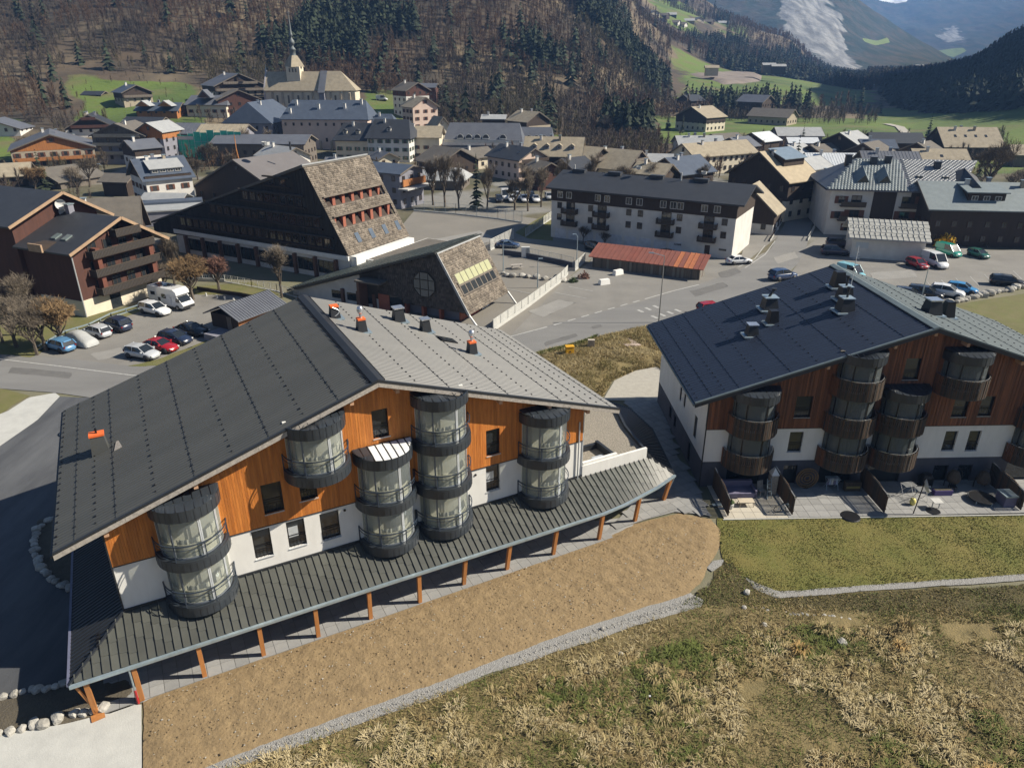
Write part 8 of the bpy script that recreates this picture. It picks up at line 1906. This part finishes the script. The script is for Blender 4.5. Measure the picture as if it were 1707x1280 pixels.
for (x, y, az, lab) in ((1007,474,65,'white painted concrete block nearer the white fence'),(1030,458,55,'white painted concrete block nearer the rusty shed')):
    p = at(x, y); o = MB().hexa([(-.95,-.45,0),(.95,-.45,0),(.95,.45,0),(-.95,.45,0),(-.85,-.35,.85),(.85,-.35,.85),(.85,.35,.85),(-.85,.35,.85)]).build('concrete_block', M_plaster, None, loc=(float(p[0]),float(p[1]),.03)); o.rotation_euler.z = zrot(az); tag(o, lab, 'concrete block')
p = at(949,597); o = thing('utility_box', 'bright yellow utility box on the grass bank', 'utility box', (p[0],p[1],.5), R(10)); Y_ = mat('yellow_paint', (.75,.40,.02), rough=.5)
MB().box(-.5,.5,-.35,.35,0,1.1).build('body', Y_, o); MB().box(-.55,.55,-.4,.4,1.1,1.18).build('lid', Y_, o); MB().box(-.1,.1,-.37,-.34,.45,.6).build('handle', M_trim, o)
p = at(985,584); o = thing('utility_box', 'pale concrete meter box on the grass bank', 'utility box', (p[0],p[1],.5), R(-5)); MB().box(-.45,.45,-.25,.25,0,1.0).build('body', mat('beige_concrete',(.50,.44,.36),rough=.9), o); MB().box(-.35,.35,-.27,-.25,.15,.85).build('door', mat('beige_door',(.42,.37,.30),rough=.8), o)
p = at(1040,580); o = thing('rubble_slab', 'flat patch of broken pale concrete on the grass bank', 'rubble', (p[0],p[1],.62))
for i in range(14): m = MB().box(-.5,.5,-.35,.35,0,.12).build('concrete_piece', mat('pink_rubble',(.50,.40,.34),rough=.9), o); m.location = (random.uniform(-1.8,1.8),random.uniform(-.9,.9),random.uniform(0,.1)); m.rotation_euler = (random.uniform(-.1,.1),random.uniform(-.1,.1),random.uniform(0,3))
p = at(861,448); o = thing('picnic_bench', 'pale picnic bench beside the rock bank of the school yard', 'bench', (p[0],p[1],0), R(15)); MB().box(-1.1,1.1,-.4,.4,.7,.78).build('top', M_barge, o)
for s_ in (-1,1): MB().box(-1.1,1.1,s_*.75-.15,s_*.75+.15,.42,.48).build('seat', M_barge, o); MB().beam((s_*.8,-.8,0),(s_*.8,.3,.7),.08).beam((s_*.8,.8,0),(s_*.8,-.3,.7),.08).build('leg', M_barge, o)
p = at(876,429); o = thing('utility_box', 'white electricity cabinet behind the low dark wall', 'utility box', (p[0],p[1],0)); MB().box(-.8,.8,-.4,.4,0,2.0).build('body', M_wf, o); MB().box(-.7,.0,-.43,-.4,.2,1.8).build('door', M_plaster, o)
p = at(1082,1172); o = thing('survey_stake', 'short red-tipped survey stake in the dry meadow', 'survey stake', (p[0],p[1],.1)); MB().box(-.04,.04,-.04,.04,0,.45).build('post', M_redp, o); MB().box(-.06,.06,-.06,.06,.45,.52).build('cap', M_wf, o)
p = at(164,1196); o = tag(MB().box(-.35,.35,-.25,.25,0,.06).build('timber_offcut', M_post, None, loc=(float(p[0]),float(p[1]),.06)), 'brown board lying at the foot of the first post', 'board'); o.rotation_euler.z = R(35)
p = at(108,722); tag(MB().lathe(0,0,[(0,.25),(.9,.25),(1.0,.1),(1.0,0)],20).build('manhole_ring', M_conc, None, loc=(float(p[0])+.6,float(p[1]),.03)), 'round pale concrete manhole cover beside the asphalt drive', 'manhole cover')
# terrace things in front of the right building
TR = lambda x, y, z=0: Vector(tuple(float(q) for q in W2*WF2+U2*x+W2*y))+Vector((0,0,z))
rz2 = math.atan2(U2[1], U2[0]); ztp = .13
for i, (x, lab) in enumerate(((19.7,'slatted privacy screen at the left end of the terraces'),(25.1,'slatted privacy screen beside the white cabinet'),(32.9,'slatted privacy screen left of the dish pole'),(44.6,'slatted privacy screen at the right end of the terraces'))):
    o = thing('privacy_screen', lab, 'privacy screen', TR(x,0,ztp), rz2)
    for k in range(24):
        y = -.3-.19*k; z1 = 2.0 if k < 15 else 2.0-.05*(k-15)
        MB().box(-.04,.04,y-.14,y,.05,z1).build('slat', random.choice(SLATM[:3]), o)
    for z in (.4,1.7): MB().box(.04,.09,-4.8,-.2,z-.05,z+.05).build('rail', M_black, o)
    MB().beam((0,-.2,2.05),(0,-4.75,1.75 if x > 20 else 1.7),.10,.04).build('top_rail', M_silver, o)
def tt(name, label, cat, x, y, rz=0): return thing(name, label, cat, TR(x,y,ztp), rz2+rz)
M_lil = mat('lilac_cover', (.17,.16,.24), (.13,.12,.19), scale=1.5, rough=.8, bump=.5, bscale=3)
o = tt('garden_sofa','lilac-grey covered garden sofa on the first terrace','sofa',21.6,-1.5); MB().box(-1.3,1.3,-.7,.7,.05,.5).build('seat', M_lil, o); MB().box(-1.3,1.3,.5,.8,.5,1.05).build('backrest', M_lil, o)
for s_ in (-1,1): MB().box(s_*1.3-.08,s_*1.3+.08,-.7,.8,.05,.75).build('armrest', M_lil, o)
o = tt('low_table','low pale wooden table in front of the lilac sofa','table',21.7,-3.2); MB().box(-.65,.65,-.35,.35,.42,.48).build('top', mat('pale_wood',(.60,.52,.40),rough=.7), o)
for sx in (-1,1):
    for sy in (-1,1): MB().beam((sx*.5,sy*.25,.42),(sx*.6,sy*.32,0),.05).build('leg', mat('pale_wood',(.60,.52,.40),rough=.7), o)
def chair(label, x, y, rz, m): 
    o = tt('garden_chair', label, 'chair', x, y, rz); MB().box(-.28,.28,-.28,.28,.42,.47).build('seat', m, o); b = MB()
    for k in range(4): b.hexa([(-.26+.14*k,.26,.47),(-.16+.14*k,.26,.47),(-.16+.14*k,.3,.47),(-.26+.14*k,.3,.47),(-.26+.14*k,.42,1.15),(-.16+.14*k,.42,1.15),(-.16+.14*k,.46,1.15),(-.26+.14*k,.46,1.15)])
    b.build('backrest', m, o)
    for sx in (-1,1):
        for sy in (-1,1): MB().box(sx*.25-.025,sx*.25+.025,sy*.25-.025,sy*.25+.025,0,.42).build('leg', m, o)
chair('pale high-backed garden chair left of the white cabinet',23.6,-1.6,.2,M_barge); chair('dark chair near the hanging frame chair',40.6,-1.6,-.3,M_black); chair('dark chair behind the drying rack',38.2,-1.0,.3,M_trim)
o = tt('tall_cabinet','white tall cabinet with pointed top leaning by the screen','cabinet',24.6,-1.3); MB().box(-.3,.3,-.35,.35,0,1.9).build('body', M_barge, o); MB().hexa([(-.35,-.4,1.9),(.35,-.4,1.9),(.35,.4,1.9),(-.35,.4,1.9),(-.02,-.1,2.5),(.02,-.1,2.5),(.02,.1,2.5),(-.02,.1,2.5)]).build('top', M_plaster, o)
for z in (.5,1.0,1.5): MB().box(-.33,-.3,-.33,.33,z,z+.04).build('shelf', M_wf, o)
o = tt('step_ladder','aluminium step ladder beside the white cabinet','ladder',24.0,-2.0,.3); 
for sx in (-.2,.2): MB().beam((sx,-.3,0),(sx,.1,1.8),.05).build('stile', M_galv, o)
for k in range(5): MB().box(-.2,.2,-.27+.07*k,-.2+.07*k,.3+.32*k,.34+.32*k).build('rung', M_galv, o)
o = tt('bicycle','dark bicycle lying against the second screen','bicycle',24.5,-4.3,.1)
for x in (-.5,.5):
    w = MB(); 
    for k in range(16): a, b = 2*math.pi*k/16, 2*math.pi*(k+1)/16; w.tube((x+.33*math.cos(a),-.0,.33+.33*math.sin(a)),(x+.33*math.cos(b),0,.33+.33*math.sin(b)),.025,n=5)
    w.build('wheel', M_tyre, o)
MB().tube((-.5,0,.33),(-.1,0,.75),.02).tube((-.1,0,.75),(.4,0,.78),.02).tube((.4,0,.78),(.5,0,.33),.02).tube((-.5,0,.33),(.05,0,.3),.02).tube((.05,0,.3),(.4,0,.75),.02).build('frame', M_galv, o); MB().box(-.25,-.0,-.06,.06,.82,.87).build('saddle', M_black, o); MB().tube((.4,-.25,.95),(.4,.25,.95),.02).build('handlebar', M_black, o)
o = tt('round_wicker_mat','round brown wicker screen leaning on the wall','wicker screen',27.9,-.6); w = MB()
for r_ in (.25,.5,.75,.95):
    for k in range(20): a, b = 2*math.pi*k/20, 2*math.pi*(k+1)/20; w.beam((r_*math.cos(a),-.1,1.0+r_*math.sin(a)),(r_*math.cos(b),-.1,1.0+r_*math.sin(b)),.12,.08)
w.build('weave', mat('wicker',(.22,.14,.07),(.13,.085,.045),scale=6,rough=.9), o); MB().lathe(0,0,[(0,.0),(.3,.0)],8).build('foot', M_black, o)
def rack(label, x, y, n, m, rz=0):
    o = tt('drying_rack', label, 'drying rack', x, y, rz); f = MB()
    for s_ in (-.5,.5): f.tube((s_,-.35,0),(s_,.35,1.1),.025).tube((s_,.35,0),(s_,-.35,1.1),.025)
    f.build('frame', m, o)
    for k in range(n): MB().box(-.55,.55,-.4+.8*k/n,-.37+.8*k/n,1.08,1.12).build('bar', m, o)
    return o
rack('white clothes-drying rack on the middle terrace',37.0,-2.9,7,M_wf); rack('small white drying rack behind the first one',36.2,-2.1,5,M_wf,.2)
o = rack('rack with pale blue laundry by the wall',30.1,-.9,5,M_galv); 
for k in range(5): MB().box(-.5+.2*k,-.34+.2*k,-.1,-.07,.45,1.1).build('cloth', [M_lil,mat('pale_blue_cloth',(.35,.42,.55),rough=.9),M_wf][k % 3], o)
o = tt('dish_pole','black pole with white satellite dish at the terrace edge','satellite dish',35.3,-4.95); MB().tube((0,0,0),(.25,0,3.0),.045,n=6).build('pole', M_black, o); d = MB().lathe(0,0,[(0,0),(.3,.05),(.5,.15),(.58,.24)],16).build('dish', M_wf, o); d.location = (.3,0,2.7); d.rotation_euler = (R(75),0,R(70)); MB().tube((.3,0,2.7),(.75,-.2,2.75),.02).build('arm', M_galv, o)
o = tt('lantern','yellow garden lantern beside the drying rack','lantern',35.95,-3.6); MB().lathe(0,0,[(0,0),(.2,.02),(.26,.3),(.2,.55),(.05,.62),(0,.62)],12).build('body', mat('lemon_plastic',(.70,.62,.18),rough=.5), o, smooth=True); MB().tube((0,0,.6),(0,0,.78),.03).build('handle', M_black, o)
o = tt('small_table','small grey table with white top near the kerb','table',37.6,-4.2); MB().box(-.4,.4,-.4,.4,.7,.74).build('top', M_wf, o)
for sx in (-.3,.3): MB().box(sx-.03,sx+.03,-.03,.03,0,.7).build('leg', M_wf, o)
o = tt('foot_mat','dark round mat beside the small table','mat',37.2,-4.6); MB().lathe(0,0,[(0,.03),(.55,.03),(.58,0)],20).build('mat', M_black, o)
o = tt('planter_box','violet planter box on the third terrace','planter',39.4,-2.1); MB().box(-.8,.8,-.25,.25,.0,.45).build('box', mat('violet_plastic',(.10,.07,.22),rough=.6), o); MB().box(-.74,.74,-.2,.2,.4,.48).build('soil', M_bed, o)
def eggchair(label, x, y):
    o = tt('hanging_chair', label, 'hanging chair', x, y); f = MB()
    for k in range(14):
        a, b = math.pi*k/14, math.pi*(k+1)/14; f.tube((.75*math.cos(a),0,.9+1.1*math.sin(a)),(.75*math.cos(b),0,.9+1.1*math.sin(b)),.04)
    f.tube((.75,0,.9),(.5,.3,0),.04).tube((-.75,0,.9),(-.5,.3,0),.04); f.build('frame', M_trim, o); MB().lathe(0,0,[(0,.45),(.45,.55),(.6,.85),(.5,1.2),(.3,1.6),(.05,1.75)],12).build('basket', M_slatwood, o)
eggchair('dark hanging basket chair under the right windows',40.9,-1.0); eggchair('second hanging basket chair next to the grey box',43.4,-1.3)
o = tt('storage_box','grey plastic storage box against the right-hand screen','storage box',44.0,-3.7); MB().box(-.55,.45,-.6,.6,0,.95).build('box', M_lil, o); MB().box(-.6,.5,-.65,.65,.95,1.05).build('lid', M_galv, o)
o = tt('paddling_pool','dark round trampoline ring at the end of the terrace','trampoline',42.2,-3.2); t_ = MB(); t_.lathe(0,0,[(0,.3),(1.0,.33)],24); t_.build('mat', M_black, o); q = MB()
for k in range(24): a, b = 2*math.pi*k/24, 2*math.pi*(k+1)/24; q.tube((1.05*math.cos(a),1.05*math.sin(a),.33),(1.05*math.cos(b),1.05*math.sin(b),.33),.035)
q.build('ring', M_trim, o)
for k in range(5): a = 2*math.pi*k/5; MB().tube((1.0*math.cos(a),1.0*math.sin(a),0),(1.0*math.cos(a),1.0*math.sin(a),.33),.04).build('leg', M_galv, o)
o = tt('grill','covered black barbecue against the right-hand base wall','barbecue',38.6,-.8); MB().box(-.5,.5,-.3,.3,.1,1.0).build('body', M_black, o); MB().lathe(0,0,[(.5,1.0),(.4,1.25),(0,1.3)],10).build('lid', M_trim, o)
p = at(1417,862); o = tag(MB().lathe(0,0,[(0,.10),(.75,.10),(.82,.02)],24).build('black_disc', M_black, None, loc=(float(p[0]),float(p[1]),.05)), 'flat black disc lying at the edge of the lawn', 'round cover')  # flat black disc on the grass
o = tt('shoe_rack','pair of dark garden chairs folded at the wall under the big bay','folded chairs',31.8,-1.2); MB().box(-.7,.7,-.2,.2,0,.9).build('stack', M_slatwood, o); MB().box(-.6,.6,-.25,-.2,.3,.5).build('cushion', mat('yellow_cushion',(.30,.25,.08),rough=.9), o)
for x, y, lab in ((20.3,-3.6,'small white flower pot stand beside the first screen'),(20.2,-2.6,'dark flower pot beside the first screen')):
    o = tt('flower_pot', lab, 'flower pot', x, y); MB().lathe(0,0,[(0,0),(.18,0),(.25,.4),(0,.4)],10).build('pot', M_wf if 'white' in lab else M_black, o); MB().lathe(0,0,[(.1,.4),(.28,.6),(.05,.85)],7).build('plant', T_hedge, o)
# drains and grilles in the plaza
for (x, y, lab) in ((1130,838,'dark grating strip in the paving between the buildings'),(1205,843,'square grating at the start of the terraces')):
    p = at(x, y); o = tag(MB().box(-.9,.9,-.2,.2,0,.02).build('drain_grating', M_galv, None, loc=(float(p[0]),float(p[1]),.105)), lab, 'drain grating'); o.rotation_euler.z = R(-45 if x < 1150 else 0)
# electricity poles on the left of the village
for x, y, h, lab in ((400,290,12,'tall wooden crane-like mast beside the green netting'),):
    p = at(x, y); o = thing('wooden_mast', lab, 'mast', (p[0],p[1],0)); MB().tube((-.8,0,0),(0,0,h*.65),.16,n=6).tube((.8,0,0),(0,0,h*.65),.16,n=6).tube((0,0,0),(0,0,h),.14,n=6).build('legs', M_post, o); MB().beam((-1.5,0,h),(1.5,0,h),.12).build('crossbar', M_galv, o)
# ============================================================ far mountains and the air
M_far = bpy.data.materials.new('far_woodland'); M_far.use_nodes = True
def far_mat(m, rock):
    nt = m.node_tree; n = nt.nodes; b = n['Principled BSDF']; b.inputs['Roughness'].default_value = .95; b.inputs['Specular IOR Level'].default_value = .1; g = n.new('ShaderNodeNewGeometry')
    def nz(s, d=7, st=None):
        t = n.new('ShaderNodeTexNoise'); src = g.outputs['Position']
        if st: mp = n.new('ShaderNodeMapping'); mp.inputs['Scale'].default_value = st; lk(nt, src, mp.inputs[0]); src = mp.outputs[0]
        lk(nt, src, t.inputs['Vector']); t.inputs['Scale'].default_value = s; t.inputs['Detail'].default_value = d; return t.outputs[0]
    def rp(f, a, c): r = n.new('ShaderNodeMapRange'); lk(nt, f, r.inputs[0]); r.inputs[1].default_value = a; r.inputs[2].default_value = c; return r.outputs[0]
    def mx(f, a, c):
        x = n.new('ShaderNodeMix'); x.data_type = 'RGBA'; lk(nt, f, x.inputs[0])
        for k, v in ((6, a), (7, c)):
            if isinstance(v, tuple): x.inputs[k].default_value = (*v, 1)
            else: lk(nt, v, x.inputs[k])
        return x.outputs[2]
    w = mx(rp(nz(.02), .42, .6), (0.030,0.042,0.026), (0.070,0.062,0.044))
    rk = mx(rp(nz(.05, 10, (1,.25,.45)), .38, .62), (0.34,0.335,0.32), (0.16,0.16,0.155))
    def attr(name, amp, s):
        a = n.new('ShaderNodeAttribute'); a.attribute_name = name; q = n.new('ShaderNodeMath'); q.operation = 'MULTIPLY_ADD'; lk(nt, nz(s), q.inputs[0]); q.inputs[1].default_value = amp; lk(nt, a.outputs['Fac'], q.inputs[2]); return q.outputs[0]
    c = mx(rp(attr('rock', 2.6, .014), 1.30, 1.50), w, rk)
    c = mx(rp(attr('field', .5, .01), .26, .30), c, (0.17,0.22,0.07))
    c = mx(rp(attr('snow', .8, .01), .42, .50), c, (0.85,0.87,0.90))
    lk(nt, c, b.inputs['Base Color']); bp = n.new('ShaderNodeBump'); bp.inputs['Distance'].default_value = 6; bp.inputs['Strength'].default_value = .8; lk(nt, nz(.05), bp.inputs['Height']); lk(nt, bp.outputs[0], b.inputs['Normal'])
far_mat(M_far, True)
def mountain(label, sky_pts, D0, D1, zb, marks, depth=900, nx=260, ny=90, rough=30):
    """sky_pts: skyline as (column, row) of the photograph; the ridge stands at distance D1, the foot at D0"""
    xs = np.linspace(sky_pts[0][0], sky_pts[-1][0], nx); ys = np.interp(xs, [p[0] for p in sky_pts], [p[1] for p in sky_pts]); V = []; px_ = []; 
    X = np.zeros((nx, ny)); Y = np.zeros((nx, ny)); Z = np.zeros((nx, ny)); PY = np.zeros((nx, ny))
    for i, (x, y) in enumerate(zip(xs, ys)):
        r = ray(x, y); top = np.array([0,0,H])+r*(D1/r[1]); 
        for j in range(ny):
            t = j/(ny-1)
            if t < .8: u = t/.8; Yd = D0+(D1-D0)*u; z = zb+(top[2]-zb)*(u**1.25)
            else: u = (t-.8)/.2; Yd = D1+depth*u; z = top[2]-(top[2]-zb)*u*.9
            X[i,j] = top[0]/D1*Yd; Y[i,j] = Yd; Z[i,j] = z
    n1 = fbm(X, Y, 1/420, 5, 3)-.5; n2 = fbm(X, Y, 1/70, 4, 9)-.5; hgt = np.clip((Z-zb)/150, 0, 1)
    ed = np.clip(1-np.abs(np.linspace(0,1,ny)-.8)/.15, 0, 1)[None,:]
    Z = Z+(n1*rough*3.2+n2*rough*.6)*hgt*(1-.75*ed)
    d = Y*math.cos(TH)-(Z-H)*math.sin(TH); u = Y*math.sin(TH)+(Z-H)*math.cos(TH); PX = CX+F*X/d; PYY = CY-F*u/d
    V = np.stack([X,Y,Z],-1).reshape(-1,3); idx = np.arange(nx*ny).reshape(nx,ny); q = np.stack([idx[:-1,:-1],idx[1:,:-1],idx[1:,1:],idx[:-1,1:]],-1).reshape(-1,4)
    me = stuffmesh('mountain', V, np.concatenate([q[:,[0,1,2]],q[:,[0,2,3]]]), [M_far])
    P = np.column_stack([PX.ravel(), PYY.ravel()])
    for nm in ('rock','field','snow'):
        v = np.full(len(P), -1.)
        for kind, poly, sc in marks:
            if kind == nm: v = np.maximum(v, np.clip(-sdf(P, np.array(poly, float))[0]/sc, -1, 1))
        t = me.attributes.new(nm, 'FLOAT', 'POINT'); t.data.foreach_set('value', v.astype(np.float32))
    me.polygons.foreach_set('use_smooth', [True]*len(me.polygons)); return tag(link('mountain', me), label, kind='structure')
mountain('wooded mountain with a great pale rock scar', [(900,-60),(1100,-55),(1250,-50),(1330,-45),(1400,-30),(1460,18),(1510,52),(1560,80),(1600,104),(1640,120),(1800,124)], 1700, 2600, -12,
    [('rock', [(1300,-60),(1360,-60),(1390,10),(1400,35),(1408,70),(1424,105),(1442,130),(1400,128),(1372,112),(1345,95),(1322,70),(1305,45),(1298,10)], 22), ('field', [(1437,63),(1462,68),(1480,62),(1485,72),(1460,76),(1440,70)], 8)])
mountain('distant blue mountain with a trace of snow', [(1250,-18),(1400,-16),(1450,-14),(1490,-6),(1540,-14),(1640,-17),(1760,-18),(2000,-18)], 3300, 5200, -20,
    [('snow', [(1450,-30),(1515,-30),(1512,4),(1490,6),(1465,2)], 10), ('field', [(1555,86),(1585,82),(1605,80),(1612,86),(1590,96),(1560,90)], 8), ('rock', [(1560,60),(1590,40),(1610,66),(1580,74)], 14)], rough=40, depth=1300)
# distant valley floor houses
for i, (x, y, Y, r) in enumerate(((1492,128,1300,R_white),(1532,108,1750,R_pale),(1443,137,1050,R_white))):
    q = atY(x, y, Y); 
    house(['tiny white house on the distant valley floor','pale distant house at the foot of the blue mountain','small white-roofed house at the end of the meadow'][i], x, y, Y, 100, 20, 14, r, W_white, None, nch=0, win=(0,), group='distant houses in the valley', zg=q[2]-7)
# field track and earthworks
tr = [hillpoint(x, y, 200) for x, y in ((1478,208),(1500,213),(1508,222),(1520,233),(1535,243))]
m = MB(); P = [q for q in tr if q]
for a, b in zip(P[:-1], P[1:]):
    a, b = np.array(a), np.array(b); d = b-a; nrm = np.array([-d[1], d[0], 0]); nrm = nrm/np.linalg.norm(nrm)*2.2; m.poly([a-nrm+[0,0,.35], b-nrm+[0,0,.35], b+nrm+[0,0,.35], a+nrm+[0,0,.35]])
tag(m.build('field_track', M_path), 'pale farm track crossing the shaded meadow', kind='structure')
M_dig = mat('churned_earth', (.24,.20,.17), (.15,.125,.11), scale=.08, rough=.95, bump=1, bscale=.5)
P = [hillpoint(x, y, 400, 1000) for x, y in ((1150,124),(1180,122),(1215,120),(1250,122),(1270,127),(1268,136),(1240,140),(1205,142),(1185,134),(1160,129))]
P = [q for q in P if q]
if len(P) > 4: region('earthworks', [(q[0], q[1]) for q in P], M_dig, z=0, step=5, zfun=lambda X, Y, d: terrain(X, Y)+np.clip(d/6,0,1)*(1.2+2.2*fbm(X, Y, .08, 3, 2)), label='churned earth and gravel workings on the green meadow')
# the air
hz = MB().box(-7300, 7300, -7300, 7300, -62, 520).build('haze', mat('placeholder', (1,1,1))); hz.data.materials.clear()
hm = bpy.data.materials.new('haze'); hm.use_nodes = True; nn = hm.node_tree.nodes; nn.clear(); ho = nn.new('ShaderNodeOutputMaterial'); pv_ = nn.new('ShaderNodeVolumePrincipled')
pv_.inputs['Color'].default_value = (.26,.50,1.0,1); pv_.inputs['Density'].default_value = .00016; pv_.inputs['Anisotropy'].default_value = .1
hm.node_tree.links.new(pv_.outputs[0], ho.inputs['Volume']); hz.data.materials.append(hm); hz['kind'] = 'stuff'; hz['label'] = 'thin bluish haze filling the valley'
